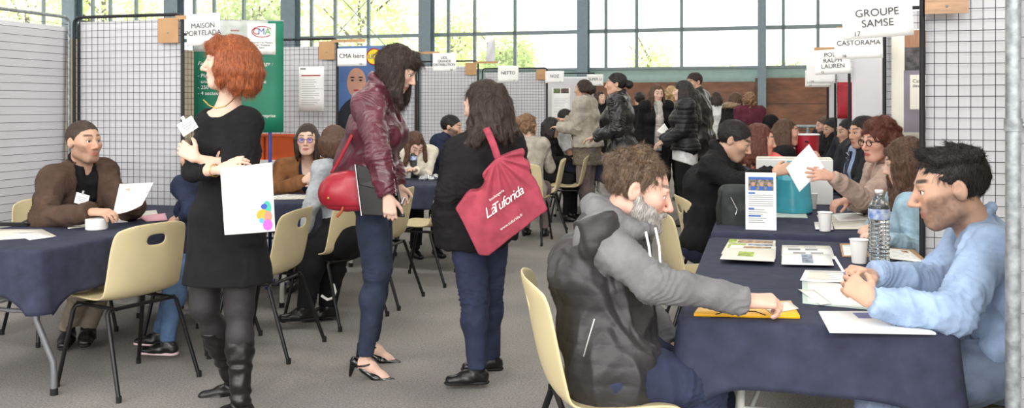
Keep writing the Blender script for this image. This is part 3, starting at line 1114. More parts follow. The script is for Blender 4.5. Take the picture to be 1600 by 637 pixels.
M_BLACKL = mat('black_leather', srgb(22, 21, 23), 0.33, var=0.1, bump=0.3, bscale=160, bdist=0.001)

def make_chair():
    """moulded shell chair with a hand slot in the back, on black tube legs; faces +y, origin on the floor"""
    root = empty('shell_chair')
    prof = [(-0.262, 0.835), (-0.256, 0.80), (-0.249, 0.775), (-0.237, 0.724), (-0.226, 0.67), (-0.212, 0.60), (-0.196, 0.535), (-0.170, 0.482), (-0.120, 0.452), (-0.04, 0.444), (0.05, 0.448), (0.13, 0.454), (0.19, 0.448), (0.215, 0.425)]
    us = [-1, -0.93, -0.8, -0.62, -0.44, -0.25, 0.0, 0.25, 0.44, 0.62, 0.8, 0.93, 1]
    N = len(prof)
    v = []
    for i, (y, z) in enumerate(prof):
        back = 1 - sst(6, 8.5, i) if i > 5 else 1.0
        w = 0.205 + 0.018 * sst(0, 4, i) + 0.006 * sst(5, 9, i)
        if i >= N - 2:
            w *= 0.97
        curl_f = 0.050 * back            # wings of the back come forward
        curl_u = 0.022 * (1 - back)      # edges of the seat come up
        for u in us:
            e = abs(u) ** 2.6
            yy = y + curl_f * e; zz = z + curl_u * e
            x = u * w
            if i == 0:
                zz -= 0.030 * abs(u) ** 4; x *= 0.97
            if i == 1:
                zz -= 0.010 * abs(u) ** 4
            v.append((x, yy, zz))
    f = []
    M = len(us)
    for i in range(N - 1):
        for j in range(M - 1):
            if i == 2 and us[j] >= -0.26 and us[j + 1] <= 0.26:
                continue
            f.append((i * M + j, i * M + j + 1, (i + 1) * M + j + 1, (i + 1) * M + j))
    me = bpy.data.meshes.new('seat_shell')
    me.from_pydata(v, [], f); me.polygons.foreach_set('use_smooth', [True] * len(f)); me.materials.append(M_SHELL); me.update()
    o = bpy.data.objects.new('seat_shell', me); COL.objects.link(o); o.parent = root
    m = o.modifiers.new('t', 'SOLIDIFY'); m.thickness = 0.010; m.offset = 0
    m = o.modifiers.new('s', 'SUBSURF'); m.levels = 2; m.render_levels = 2
    b = MB()
    for a in (-1, 1):
        b.tube([(a * 0.165, 0.15, 0.418), (a * 0.165, -0.16, 0.418)], 0.010, 10)
    b.tube([(-0.195, 0.12, 0.415), (0.195, 0.12, 0.415)], 0.010, 10)
    b.tube([(-0.195, -0.14, 0.415), (0.195, -0.14, 0.415)], 0.010, 10)
    b.build('under_frame', M_BLACKTUBE, root)
    for a in (-1, 1):
        for y0, y1 in ((0.12, 0.205), (-0.14, -0.275)):
            b = MB()
            b.tube([(a * 0.17, y0 * 0.9, 0.415), (a * 0.195, y0, 0.413), (a * 0.205, y0 * 1.03 + 0.0, 0.395), (a * 0.238, y1, 0.012)], [0.011, 0.0115, 0.0115, 0.0105], 12)
            lg = b.build('leg', M_BLACKTUBE, root)
            c = MB(); c.lathe((a * 0.239, y1 * 1.004, 0), [(0, 0), (0.013, 0), (0.0135, 0.03), (0.011, 0.032)], 12)
            c.build('rubber_foot', M_RUB, lg)
    return root

def make_table(L=1.8, W=0.8, H=0.735, legmat=None):
    """folding table, long axis along y, origin on the floor at its centre"""
    lm = legmat or M_LEGGREY
    root = empty('folding_table')
    b = MB(); b.box((0, 0, H - 0.014), (W / 2, L / 2, 0.013))
    bevel(b.build('tabletop', mat('table_top', srgb(190, 180, 160), 0.6), root), 0.006)
    for e in (-1, 1):
        y = e * (L / 2 - 0.16)
        for a in (-1, 1):
            b = MB()
            b.tube([(a * 0.22, y, H - 0.03), (a * 0.225, y, 0.42), (a * 0.23, y, 0.36), (a * 0.33, y, 0.16), (a * 0.335, y, 0.10), (a * 0.335, y, 0.012)], 0.0155, 12)
            lg = b.build('leg', lm, root)
            c = MB(); c.lathe((a * 0.335, y, 0), [(0, 0), (0.019, 0), (0.019, 0.03), (0.016, 0.034)], 12); c.build('rubber_foot', M_RUB, lg)
        for zz in (0.40, H - 0.05):
            b = MB(); b.tube([(-0.227, y, zz), (0.227, y, zz)], 0.011, 10)
            b.build('cross_bar', lm, root)
        for a in (-1, 1):
            b = MB(); b.tube([(a * 0.215, y, 0.34), (a * 0.03, y - e * 0.42, H - 0.035)], 0.009, 8)
            b.build('brace', lm, root)
    return root

def make_cloth(name, L, W, H, drop, m, seed=0, amp=0.010):
    """cloth laid over a table L x W, hanging with pointed corners; origin on the floor at the table's centre"""
    r = 0.014
    hx, hy = W / 2 + 0.006, L / 2 + 0.006
    per = []                                    # perimeter samples: position, outward normal, corner weight
    def side(p, q, n, cnt):
        for i in range(cnt):
            t = i / cnt
            x = p[0] + (q[0] - p[0]) * t; y = p[1] + (q[1] - p[1]) * t
            dc = min(np.hypot(abs(x) - hx, abs(y) - hy), 9)
            per.append((x, y, n[0], n[1], dc))
    rc = 0.03
    def corner(cx, cy, a0):
        for i in range(9):
            a = a0 + math.pi / 2 * i / 9
            per.append((cx + rc * math.cos(a), cy + rc * math.sin(a), math.cos(a), math.sin(a), 0.0))
    ix, iy = hx - rc, hy - rc
    side((hx, -iy), (hx, iy), (1, 0), 60); corner(ix, iy, 0)
    side((ix, hy), (-ix, hy), (0, 1), 30); corner(-ix, iy, math.pi / 2)
    side((-hx, iy), (-hx, -iy), (-1, 0), 60); corner(-ix, -iy, math.pi)
    side((-ix, -hy), (ix, -hy), (0, -1), 30); corner(ix, -iy, 1.5 * math.pi)
    n = len(per)
    P_ = np.array(per)
    dist = np.cumsum(np.r_[0, np.hypot(np.diff(P_[:, 0]), np.diff(P_[:, 1]))])
    cw = np.exp(-(P_[:, 4] / 0.11) ** 2)
    L_ = drop * (1 + 0.36 * cw) + 0.012 * noise(np.c_[dist * 3, dist * 0 + seed, dist * 0])
    rings = []
    z_top = H + 0.001
    rings.append(np.c_[P_[:, 0] - P_[:, 2] * 0.02, P_[:, 1] - P_[:, 3] * 0.02, np.full(n, z_top)])
    for a in (0.0, 0.5, 1.0):
        t = a * math.pi / 2
        rings.append(np.c_[P_[:, 0] + P_[:, 2] * r * (math.sin(t)), P_[:, 1] + P_[:, 3] * r * math.sin(t), np.full(n, z_top - r * (1 - math.cos(t)))])
    K = 12
    for j in range(1, K + 1):
        t = j / K
        fl = 0.016 * t + 0.016 * cw * t ** 1.2
        fo = amp * t * (noise(np.c_[dist * 7, np.full(n, t * 0.8 + seed), dist * 0]) + 0.5 * noise(np.c_[dist * 19, np.full(n, t + seed), dist * 0]))
        o = r + fl + fo
        rings.append(np.c_[P_[:, 0] + P_[:, 2] * o, P_[:, 1] + P_[:, 3] * o, z_top - r - (L_ - r) * t])
    v = [tuple(p) for ring in rings for p in ring]
    f = []
    for i in range(len(rings) - 1):
        for j in range(n):
            f.append((i * n + j, (i + 1) * n + j, (i + 1) * n + (j + 1) % n, i * n + (j + 1) % n))
    # top grid with faint creases
    f.append(tuple(range(n)))
    me = bpy.data.meshes.new(name)
    me.from_pydata(v, [], f)
    me.polygons.foreach_set('use_smooth', [True] * len(f)); me.materials.append(m); me.update()
    o = bpy.data.objects.new(name, me); COL.objects.link(o)
    md = o.modifiers.new('t', 'SOLIDIFY'); md.thickness = 0.0016; md.offset = 1
    return o

def make_grid(w, h=1.93, z0=0.12, cell=0.05, cellz=0.05, tube=0.012, name='grid_panel', feet=True, framemat=None, wires=True):
    """free-standing wire display panel, along +x from the origin (its aisle post), standing on the floor"""
    fm = framemat or M_WIRE
    root = empty(name)
    b = MB()
    rc = 0.05
    top = z0 + h
    pts = [(0, 0, z0), (0, 0, top - rc)] + [(rc - rc * math.cos(a), 0, top - rc + rc * math.sin(a)) for a in np.linspace(0.2, 1.37, 5)] + [(rc, 0, top), (w - rc, 0, top)] + \
          [(w - rc + rc * math.sin(a), 0, top - rc + rc * math.cos(a)) for a in np.linspace(0.2, 1.37, 5)] + [(w, 0, top - rc), (w, 0, z0)]
    b.tube(pts, tube, 10)
    b.tube([(0, 0, z0 + 0.01), (w, 0, z0 + 0.01)], tube, 10)
    b.tube([(0, 0, z0), (0, 0, 0.004)], tube, 10); b.tube([(w, 0, z0), (w, 0, 0.004)], tube, 10)
    b.build('frame', fm, root)
    if wires:
        b = MB()
        n = int(round(w / cell))
        for i in range(1, n):
            x = w * i / n
            b.tube([(x, -0.003, z0), (x, -0.003, top)], 0.0017, 5, caps=False)
        n = int(round(h / cellz))
        for i in range(1, n):
            z = z0 + h * i / n
            b.tube([(0, 0.003, z), (w, 0.003, z)], 0.0017, 5, caps=False)
        b.build('wire_mesh', M_WIRE, root)
    return root

def wavy_sheet(name, w, h, m, amp=0.012, seed=0, thick=0.0015):
    """cloth sheet in the xz plane: x 0..w, z 0..h"""
    b = MB()
    def fn(u, t):
        q = np.array([[u * w * 2.2, t * 1.2, seed * 3.1], [u * w * 6, t * h * 2.0, seed * 1.7]])
        a = noise(q)
        return amp * (a[0] * (0.3 + 0.7 * t) + 0.4 * a[1])
    b.sheet([(0, 0, h), (w, 0, h), (w, 0, 0), (0, 0, 0)], thick, max(8, int(w * 24)), 36, fn)
    return b.build(name, m)

def place(o, p, rz=0.0):
    o.location = tuple(map(float, p)); o.rotation_euler = (0, 0, rz)
    return o

def paper_on(x, y, z, w, h, rz, m=None, name='paper_sheet', thick=0.0012, lines=6, label='', cat='paper', group=None, pic=None, ink=None, curl=0.0, title=None, sheets=1):
    """sheet lying flat with printed bars; z is the surface under it"""
    b = MB(); b.sheet([(-w / 2, h / 2, thick / 2), (w / 2, h / 2, thick / 2), (w / 2, -h / 2, thick / 2), (-w / 2, -h / 2, thick / 2)], thick, 8, 8, (lambda u, t: curl * (u - 0.5) ** 2 * (0.4 + t)) if curl else None)
    o = b.build(name, m or M_PAPER)
    c = MB(); zz = thick + 0.0004
    if lines:
        rs = random.Random(int(abs(x * 977 + y * 131)))
        for i in range(lines):
            yy = h * (0.34 - 0.72 * i / max(lines, 1))
            ww = w * rs.uniform(0.26, 0.40)
            if not curl:
                c.box((-w * 0.40 + ww, yy, zz), (ww, h * 0.010, 0.0002))
        if c.v:
            c.build('printed_lines', ink or M_INKL, o)
    if pic:
        for (u0, v0, u1, v1, mm) in pic:
            c = MB(); c.box(((u0 + u1 - 1) * w / 2, (v0 + v1 - 1) * h / 2, zz + 0.0002), ((u1 - u0) * w / 2, (v1 - v0) * h / 2, 0.0003))
            c.build('printed_picture', mm, o)
    place(o, (x, y, z), rz)
    tag(o, label, cat, group)
    return o

def make_cup(h=0.085, r=0.036):
    b = MB()
    b.lathe((0, 0, 0), [(0, 0.003), (r * 0.68, 0.003), (r * 0.70, 0), (r * 0.76, 0.002), (r * 0.97, h - 0.004), (r * 1.06, h - 0.003), (r * 1.06, h), (r * 0.98, h), (r * 0.93, h - 0.005), (r * 0.70, 0.008), (0, 0.008)], 30)
    return b.build('plastic_cup', M_CUP)

def make_bottle(h=0.30, r=0.036, water=1.0):
    root = empty('water_bottle')
    b = MB()
    prof = [(0, 0.004), (r * 0.6, 0.0), (r * 0.95, 0.006), (r, 0.018)]
    z = 0.02
    while z < h * 0.55:
        prof += [(r, z + 0.004), (r * 0.94, z + 0.009), (r * 0.94, z + 0.012), (r, z + 0.017)]
        z += 0.018
    prof += [(r, h * 0.60), (r, h * 0.74), (r * 0.97, h * 0.76), (r * 0.9, h * 0.80), (r * 0.62, h * 0.88), (r * 0.38, h * 0.92), (r * 0.36, h * 0.945), (r * 0.42, h * 0.95), (r * 0.36, h * 0.955)]
    b.lathe((0, 0, 0), prof, 32)
    b.build('bottle_body', M_GLASSBLUE, root)
    b = MB(); b.lathe((0, 0, 0), [(r * 1.012, h * 0.60), (r * 1.02, h * 0.605), (r * 1.02, h * 0.735), (r * 1.012, h * 0.74)], 32)
    lb = b.build('label_band', mat('label_blue', srgb(60, 110, 190), 0.4, var=0.25, vscale=30, col2=srgb(225, 232, 240)), root)
    b = MB(); b.lathe((0, 0, 0), [(0, h), (r * 0.36, h), (r * 0.40, h - 0.003), (r * 0.40, h * 0.953), (r * 0.3, h * 0.953)], 24)
    b.build('cap', M_WHITEP, root)
    return root

def sign(body, px, pyt, Y, w, h, name='booth_sign', label='', num=None, size=0.055, tilt=0.0, line=1.0, numside=-1, m=None, right=None, dz=0.0):
    """paper sign hung beside a post, its top left corner at the given place, turned square to the aisle"""
    r = PD if right is None else nrm(right)
    r = nrm(r * math.cos(tilt) + UP * math.sin(tilt)); u = nrm(UP * math.cos(tilt) - (PD if right is None else nrm(right)) * math.sin(tilt))
    tl = P(px, pyt, Y)
    c = tl + r * w / 2 - u * h / 2
    n = np.cross(r, u)
    b = MB(); b.sheet([tl - c, tl + r * w - c, tl + r * w - u * h - c, tl - u * h - c], 0.0016, 10, 6, lambda a, t: 0.006 * math.sin(a * 3.1) * t + 0.002 * math.sin(a * 9))
    o = b.build(name, m or M_PAPER)
    o.location = tuple(c)
    text(body, size, M_INK, o, c + n * 0.004 + u * ((0.012 if num else 0) + dz), r, u, line=line, bold=0.0006)
    if num:
        text(num, 0.030, M_INK, o, c + n * 0.004 + r * (numside * w * 0.30) - u * h * 0.40, r, u, bold=0.0006, name='booth_number')
    tag(o, label, 'sign', 'name signs on the booths')
    return o
# ================================================================== THE HALL
RZ = -ANG                                        # local x across the aisle, local y along it
WC = P(1050, 165, 26.0)
def wall_Y(px):
    k = WC[0] * AD[0] + WC[1] * AD[1]
    return k / ((px - CX) / F_PX * AD[0] + AD[1])
def wall_t(px):
    y = wall_Y(px); x = (px - CX) / F_PX * y
    return (x - WC[0]) * PD[0] + (y - WC[1]) * PD[1]
def wall_pt(t, z, d=0.0):
    return V(WC[0], WC[1], 0) + PD * t + AD * d + UP * z
RW = np.stack([PD, AD, UP], 1)

M_CARPET = mat('carpet', srgb(150, 146, 142), 0.95, col2=srgb(132, 129, 127), vscale=1.3, bump=0.7, bscale=180, bdist=0.004, spec=0.1, detail=12)
def carpet_speckle():
    nt = M_CARPET.node_tree; b = nt.nodes['Principled BSDF']
    src = b.inputs['Base Color'].links[0].from_socket
    tc = nt.nodes.new('ShaderNodeTexCoord'); n = nt.nodes.new('ShaderNodeTexNoise'); n.inputs['Scale'].default_value = 95; n.inputs['Detail'].default_value = 4
    nt.links.new(tc.outputs['Object'], n.inputs['Vector'])
    r = nt.nodes.new('ShaderNodeMapRange'); r.inputs[1].default_value = 0.32; r.inputs[2].default_value = 0.68; r.inputs[3].default_value = 0.72; r.inputs[4].default_value = 1.22
    nt.links.new(n.outputs[0], r.inputs[0])
    m = nt.nodes.new('ShaderNodeMix'); m.data_type = 'RGBA'; m.blend_type = 'MULTIPLY'; m.inputs[0].default_value = 1
    nt.links.new(src, m.inputs[6]); nt.links.new(r.outputs[0], m.inputs[7]); nt.links.new(m.outputs[2], b.inputs['Base Color'])
carpet_speckle()
M_BOARD = mat('brown_board', srgb(120, 80, 60), 0.6, var=0.22, vscale=2.2, stretch=(1, 1, 3), bump=0.1, bscale=30)
M_BAND = mat('teal_band', srgb(150, 176, 172), 0.6, var=0.04)
M_FRAME = mat('window_frame_paint', srgb(114, 127, 132), 0.5, var=0.04)
M_COLUMN = mat('column_paint', srgb(112, 129, 139), 0.5, var=0.04)
M_CEIL = mat('ceiling_white', srgb(215, 215, 210), 0.8)
M_TAN = mat('tan_wall', srgb(176, 164, 142), 0.8, var=0.05)
M_TREELEAF = mat('leaf', srgb(196, 206, 158), 0.6, col2=srgb(150, 170, 112), vscale=1.2)
_nt = M_TREELEAF.node_tree
_tl = _nt.nodes.new('ShaderNodeBsdfTranslucent'); _ms = _nt.nodes.new('ShaderNodeMixShader'); _ms.inputs[0].default_value = 0.5
_tl.inputs[0].default_value = (*srgb(206, 216, 166), 1)
_nt.links.new(_nt.nodes['Principled BSDF'].outputs[0], _ms.inputs[1]); _nt.links.new(_tl.outputs[0], _ms.inputs[2]); _nt.links.new(_ms.outputs[0], _nt.nodes['Material Output'].inputs[0])
M_BARK = mat('bark', srgb(92, 76, 60), 0.9, bump=0.5, bscale=30)
M_GRASS = mat('meadow', srgb(150, 170, 100), 0.9, var=0.2, vscale=0.6)

b = MB(); b.box((0, 8, -0.05), (24, 30, 0.05)); fl = struct(b.build('floor', M_CARPET)); fl.location = (2, 0, 0)
b = MB(); b.box((0, 0, 0), (24, 14.0, 0.1), RW); c = struct(b.build('ceiling', M_CEIL)); c.location = tuple(wall_pt(0, 7.4) - AD * 13.7)

tL, tR = wall_t(-160) - 3, wall_t(1900)
b = MB()
b.box(wall_pt((tL + tR) / 2, 1.24, 0.17), ((tR - tL) / 2, 0.12, 1.24), RW)
struct(b.build('wall_back', M_BAND))
zb = CAM_H + (165 - 128) * 26 / 1400.0
k = 0
t = tL
b = MB()
while t < tR:
    w = 2.44
    off = 0.03 if (k % 3 == 1) else 0.0
    top = zb + (0.10 if k % 5 == 4 else 0.0)
    z = 0.0
    for r_ in range(3):
        h = top / 3
        b.box(wall_pt(t + w / 2, z + h / 2, -0.02 - off), (w / 2 - 0.008, 0.02, h / 2 - 0.006), RW)
        z += h
    t += w; k += 1
struct(b.build('trim_1', M_BOARD))
z_s, z_m, z_t = 2.48, 3.62, 7.3
cols = [(108, 127), (266, 286), (447, 468), (660, 678), (905, 921), (1184, 1197), (1492, 1506)]
cols = [(-140, -125)] + cols + [(1850, 1868)]
mull = {1: [145, 172.5, 213], 2: [304, 335, 381], 3: [487, 524, 576], 4: [701, 742, 805], 5: [947, 995, 1065], 6: [1224, 1278, 1352], 7: [1560, 1640, 1720], 0: [-80, -20, 68]}
M_PANE = bpy.data.materials.new('window_pane'); M_PANE.use_nodes = True
nt = M_PANE.node_tree; nt.nodes.remove(nt.nodes['Principled BSDF'])
tr = nt.nodes.new('ShaderNodeBsdfTransparent'); gl = nt.nodes.new('ShaderNodeBsdfGlossy'); mx = nt.nodes.new('ShaderNodeMixShader')
gl.inputs['Roughness'].default_value = 0.05; mx.inputs[0].default_value = 0.05
nt.links.new(tr.outputs[0], mx.inputs[1]); nt.links.new(gl.outputs[0], mx.inputs[2]); nt.links.new(mx.outputs[0], nt.nodes['Material Output'].inputs[0])
for i in range(len(cols) - 1):
    a = wall_t(cols[i][1]); c = wall_t(cols[i + 1][0])
    b = MB()
    b.box(wall_pt((a + c) / 2, z_s + 0.03), ((c - a) / 2, 0.07, 0.035), RW)
    b.box(wall_pt((a + c) / 2, z_t), ((c - a) / 2, 0.07, 0.05), RW)
    b.box(wall_pt((a + c) / 2, z_m), ((c - a) / 2, 0.05, 0.055), RW)
    b.box(wall_pt((a + c) / 2, 5.6), ((c - a) / 2, 0.05, 0.045), RW)
    for px in mull.get(i, []):
        b.box(wall_pt(wall_t(px), (z_s + z_t) / 2), (0.045, 0.05, (z_t - z_s) / 2), RW)
    fr = struct(b.build('window_%d' % (i + 1), M_FRAME))
    b = MB(); b.box(wall_pt((a + c) / 2, (z_s + z_t) / 2, 0.02), ((c - a) / 2, 0.003, (z_t - z_s) / 2), RW)
    b.build('pane', M_PANE, fr)
for i, (p0, p1) in enumerate(cols):
    a, c = wall_t(p0), wall_t(p1)
    b = MB(); w = (c - a) / 2
    b.box(wall_pt((a + c) / 2, 3.7, -0.12), (0.028, 0.22, 3.7), RW)
    b.box(wall_pt((a + c) / 2, 3.7, -0.34), (w, 0.015, 3.7), RW)
    b.box(wall_pt((a + c) / 2, 3.7, 0.06), (w, 0.02, 3.7), RW)
    struct(b.build('column_%d' % (i + 1), M_COLUMN))
b = MB()
b.tube([wall_pt(wall_t(524), 3.40, -0.42), wall_pt(wall_t(595), 5.0, -0.42)], 0.014, 6)
b.tube([wall_pt(wall_t(613), 3.25, -0.46), wall_pt(wall_t(512), 5.55, -0.46)], 0.014, 6)
struct(b.build('trim_2', M_FRAME))
# side walls far behind the booths
b = MB(); b.box((0, 0, 1.25), (0.08, 13, 1.25), RW); w_ = struct(b.build('wall_right', M_TAN)); w_.location = tuple(V(1.874, 4.1, 0) + PD * 2.7 + AD * 9.5)
b = MB(); b.box((0, 0, 1.25), (0.08, 15, 1.25), RW); w_ = struct(b.build('wall_left', M_TAN)); w_.location = tuple(V(-3.18, 6.51, 0) - PD * 6.0 + AD * 6)
# guard rail in front of the boards
root = empty('guard_rail', P(1262, 0, 19) * V(1, 1, 0), RZ)
b = MB(); b.tube([(-1.2, 0, 0.98), (1.6, 0, 0.98)], 0.035, 12); b.build('top_rail', M_GALV, root)
b = MB(); b.tube([(-1.2, 0, 0.5), (1.6, 0, 0.5)], 0.022, 12); b.build('lower_rail', M_GALV, root)
for x in (-1.1, 0.0, 1.2):
    b = MB(); b.tube([(x, 0, 0), (x, 0, 0.98)], 0.035, 12); b.build('post', M_GALV, root)
tag(root, 'galvanised metal guard rail in front of the brown wooden boards', 'railing')

# ------------------------------------------------------------------ outside
b = MB(); b.box((0, 0, -0.6), (90, 40, 0.5), RW); g_ = struct(b.build('ground_outside', M_GRASS)); g_.location = tuple(wall_pt(0, 0) + AD * 42)
tree_labels = ['tallest leafy tree outside, seen through the windows above the left booths', 'leafy tree outside behind the crossed brace wires', 'bushy tree outside over the green banner', 'tree outside behind the second steel column from the green banner',
               'tree outside above the beige grid panels in mid hall', 'small tree outside above the leather jacket woman with a bun', 'rounded tree outside above the tall man in dark coat', 'tree outside above the far boarded wall', 'tree outside at the left end of the windows', 'tree outside behind the paper signs hanging on the far aisle side']
specs = [(160, 44, 11, 4.6), (560, 46, 9.5, 4.2), (395, 38, 8.4, 3.0), (705, 62, 10, 3.4), (790, 52, 7, 2.4), (1015, 58, 7.4, 2.2), (1130, 60, 5.2, 1.6), (1235, 68, 7.0, 2.2), (40, 50, 12, 5.0), (1400, 60, 7.4, 2.8)]
for i, (px, Yd, hh, rr) in enumerate(specs):
    rs = np.random.RandomState(i + 40)
    base = P(px, 165, Yd) * V(1, 1, 0) + V(0, 0, -0.1)
    root = empty('tree', base)
    n = 5200 if px < 900 else 1500
    d = rs.randn(n, 3); d /= np.linalg.norm(d, axis=1, keepdims=True)
    rad = rr * (0.55 + 0.45 * rs.rand(n)) * (0.8 + 0.35 * noise(d, 2.2 + i * 0.1))
    c = d * rad[:, None] * V(1, 1, 0.95) + V(0, 0, hh * 0.60)
    c = c[c[:, 2] > 0.8]; n = len(c)
    u = rs.randn(n, 3); u /= np.linalg.norm(u, axis=1, keepdims=True)
    w = np.cross(u, rs.randn(n, 3)); w /= np.linalg.norm(w, axis=1, keepdims=True)
    sz = (0.08 + 0.10 * rs.rand(n))[:, None]
    vv = np.stack([c - u * sz, c + w * sz * 0.6, c + u * sz, c - w * sz * 0.6], 1).reshape(-1, 3)
    me = raw_mesh('crown', vv, np.arange(4 * n).reshape(-1, 4)); me.materials.append(M_TREELEAF)
    o = bpy.data.objects.new('crown', me); COL.objects.link(o); o.parent = root
    b = MB(); b.tube([(0, 0, 0), (0.1, 0, hh * 0.4), (0.0, 0.1, hh * 0.75)], [0.24, 0.17, 0.06], 10)
    for q in range(6):
        a = q * 1.05 + i
        b.tube([(0, 0, hh * (0.3 + 0.06 * q)), (math.cos(a) * rr * 0.6, math.sin(a) * rr * 0.6, hh * (0.45 + 0.07 * q))], [0.10, 0.03], 7)
    b.build('trunk', M_BARK, root)
    tag(root, tree_labels[i], 'tree', 'trees outside the windows')

# ------------------------------------------------------------------ booth partitions
WL = 0.91
LP = [P(285, 0, 6.27) * V(1, 1, 0), P(527, 0, 8.55) * V(1, 1, 0), P(650, 0, 10.5) * V(1, 1, 0), P(747, 0, 12.8) * V(1, 1, 0), P(855, 0, 15.2) * V(1, 1, 0), P(930, 0, 17.6) * V(1, 1, 0)]
names = ['the paper sign MAISON PORTELADA', 'the paper sign CMA Isere', 'the paper sign LIDL', 'the paper sign NETTO', 'the paper sign NOZ', 'the paper sign SUPER U']
for i, p in enumerate(LP):
    w = WL if i < 4 else (1.15 if i == 4 else 1.0)
    g = place(make_grid(w, h=1.94), p, math.pi - ANG)
    tag(g, 'black wire grid panel whose aisle post carries ' + names[i], 'display panel', 'grid panels between the booths of the left row')
    s_ = wavy_sheet('backing_sheet', w - 0.06, 1.80 if i != 0 else 1.84, M_SHEET, 0.012, i)
    place(s_, p - PD * (w - 0.03) + AD * (0.030 if i < 5 else -0.030) + UP * 0.19, -ANG)
    tag(s_, 'white fabric sheet behind the grid panel beside ' + names[i], 'sheet', 'white sheets on the panels of the left row')
    # cardboard square stapled by the post
    cw, chh = (0.165, 0.175)
    b = MB(); b.sheet([(0, 0, chh), (cw, 0, chh), (cw, 0, 0), (0, 0, 0)], 0.004)
    if i in (0, 1, 2, 3, 4):
        k_ = b.build('cardboard_square', M_CARD)
        c = MB(); c.lathe((cw / 2, -0.004, chh * 0.4), [(0.006, 0), (0.005, 0.003), (0, 0.004)], 8, np.array([[1, 0, 0], [0, 0, -1], [0, 1, 0]], float)); c.build('staple', M_GALV, k_)
        place(k_, p - PD * 0.185 - AD * 0.018 + UP * (2.06 - 0.20), -ANG)
        tag(k_, 'brown cardboard square fixed to the grid panel next to ' + names[i], 'cardboard', 'cardboard squares on the panels')
# the long back side of the left row, near booth
C0 = LP[0] - PD * (WL + 0.02)
for j, (q, nm) in enumerate(((0.03, 'by the corner post'), (1.20, 'at the left edge of the photo'))):
    g = place(make_grid(1.15, h=1.94, cell=1.15, cellz=0.054, framemat=M_GALV if j == 0 else M_WIRE), C0 - AD * q, math.atan2(-AD[1], -AD[0]))
    tag(g, 'fine wired grid panel behind the man in brown, ' + nm, 'display panel')
    s_ = wavy_sheet('backing_sheet', 1.15, 1.86, M_SHEET, 0.02, 11 + j)
    place(s_, C0 - AD * (q + 1.15) - PD * 0.028 + UP * 0.13, math.atan2(AD[1], AD[0]))
    tag(s_, 'white fabric sheet behind the man in brown, ' + nm, 'sheet')
for j, q in enumerate((0.05, 1.15)):
    g = place(make_grid(1.08, h=1.92), C0 + AD * (q + 0.02), math.atan2(AD[1], AD[0]))
    tag(g, 'black wire grid panel behind the green banner, ' + ('nearer the MAISON PORTELADA sign' if j == 0 else 'beside the orange crates'), 'display panel')
s_ = wavy_sheet('backing_sheet', 1.0, 1.84, M_SHEET, 0.012, 20); place(s_, C0 + AD * 0.1 - PD * 0.03 + UP * 0.2, math.atan2(AD[1], AD[0]))
tag(s_, 'white sheet on the back grid to the left of the green banner', 'sheet')

RP = [P(1441, 0, 4.12) * V(1, 1, 0), P(1382, 0, 5.9) * V(1, 1, 0), P(1327, 0, 8.0) * V(1, 1, 0), P(1305, 0, 10.0) * V(1, 1, 0), P(1293, 0, 12.0) * V(1, 1, 0)]
rn = ['GROUPE SAMSE', 'CASTORAMA', 'POLO RALPH LAUREN', 'number 14', 'number 13']
for i, p in enumerate(RP):
    g = place(make_grid(0.91, h=1.94, tube=0.013), p, -ANG)
    tag(g, 'black wire grid panel on the right by the sign ' + rn[i], 'display panel', 'grid panels between the booths of the right row')
    w = 0.40 if i == 0 else 0.86
    s_ = wavy_sheet('backing_sheet', w, 1.50 if i == 0 else 1.84, M_SHEET, 0.004 if i == 0 else 0.01, 30 + i)
    place(s_, p + PD * 0.02 + AD * (0.030 if i < 2 else -0.030) + UP * (0.50 if i == 0 else 0.2), -ANG)
    tag(s_, 'white sheet behind the right side grid panel by the sign ' + rn[i], 'sheet', 'white sheets on the panels of the right row')
# tan board beside the nearest sheet
b = MB(); b.box((0.2, 0, 0.95), (0.2, 0.008, 0.95)); o = b.build('hardboard_panel', M_TAN); place(o, RP[0] + PD * 0.44 + AD * 0.05, -ANG); bevel(o, 0.002, 1)
tag(o, 'tan hardboard panel standing beside the white sheet near the galvanised pole', 'board')
# near pole with its own grid going off to the right
p = P(1583, 0, 2.45) * V(1, 1, 0)
root = empty('pole_panel', p, -ANG)
b = MB(); b.tube([(0, 0, 0), (0, 0, 2.3)], 0.0195, 20); b.build('pole', M_GALV, root)
b = MB()
for i in range(38):
    b.tube([(0.0, 0.004, 0.10 + i * 0.058), (0.9, 0.004, 0.10 + i * 0.058)], 0.0026, 6)
for i in range(1, 16):
    b.tube([(0.058 * i, 0, 0.1), (0.058 * i, 0, 2.25)], 0.0026, 6)
b.build('wire_mesh', M_GALV, root)
for z in (0.4, 1.35, 2.05):
    b = MB(); b.tube([(-0.0, 0, z), (0.0, 0, z + 0.035)], 0.023, 16); b.tube([(0.02, 0, z + 0.017), (0.05, 0, z + 0.017)], 0.007, 8); b.build('clamp', M_GALV, root)
tag(root, 'galvanised tubular pole carrying a wire panel, nearest the camera beside the man in light blue', 'pole')
b = MB(); b.sheet([(0, 0, 2.2), (0.9, 0, 2.2), (0.9, 0, 0), (0, 0, 0)], 0.002, 8, 12, lambda u, t: 0.01 * math.sin(u * 7 + t * 3)); o = b.build('backing_sheet', M_SHEET)
place(o, p + PD * 0.03 + AD * 0.035 + UP * 0.05, -ANG); tag(o, 'white sheet behind the wire panel right of the galvanised pole', 'sheet')

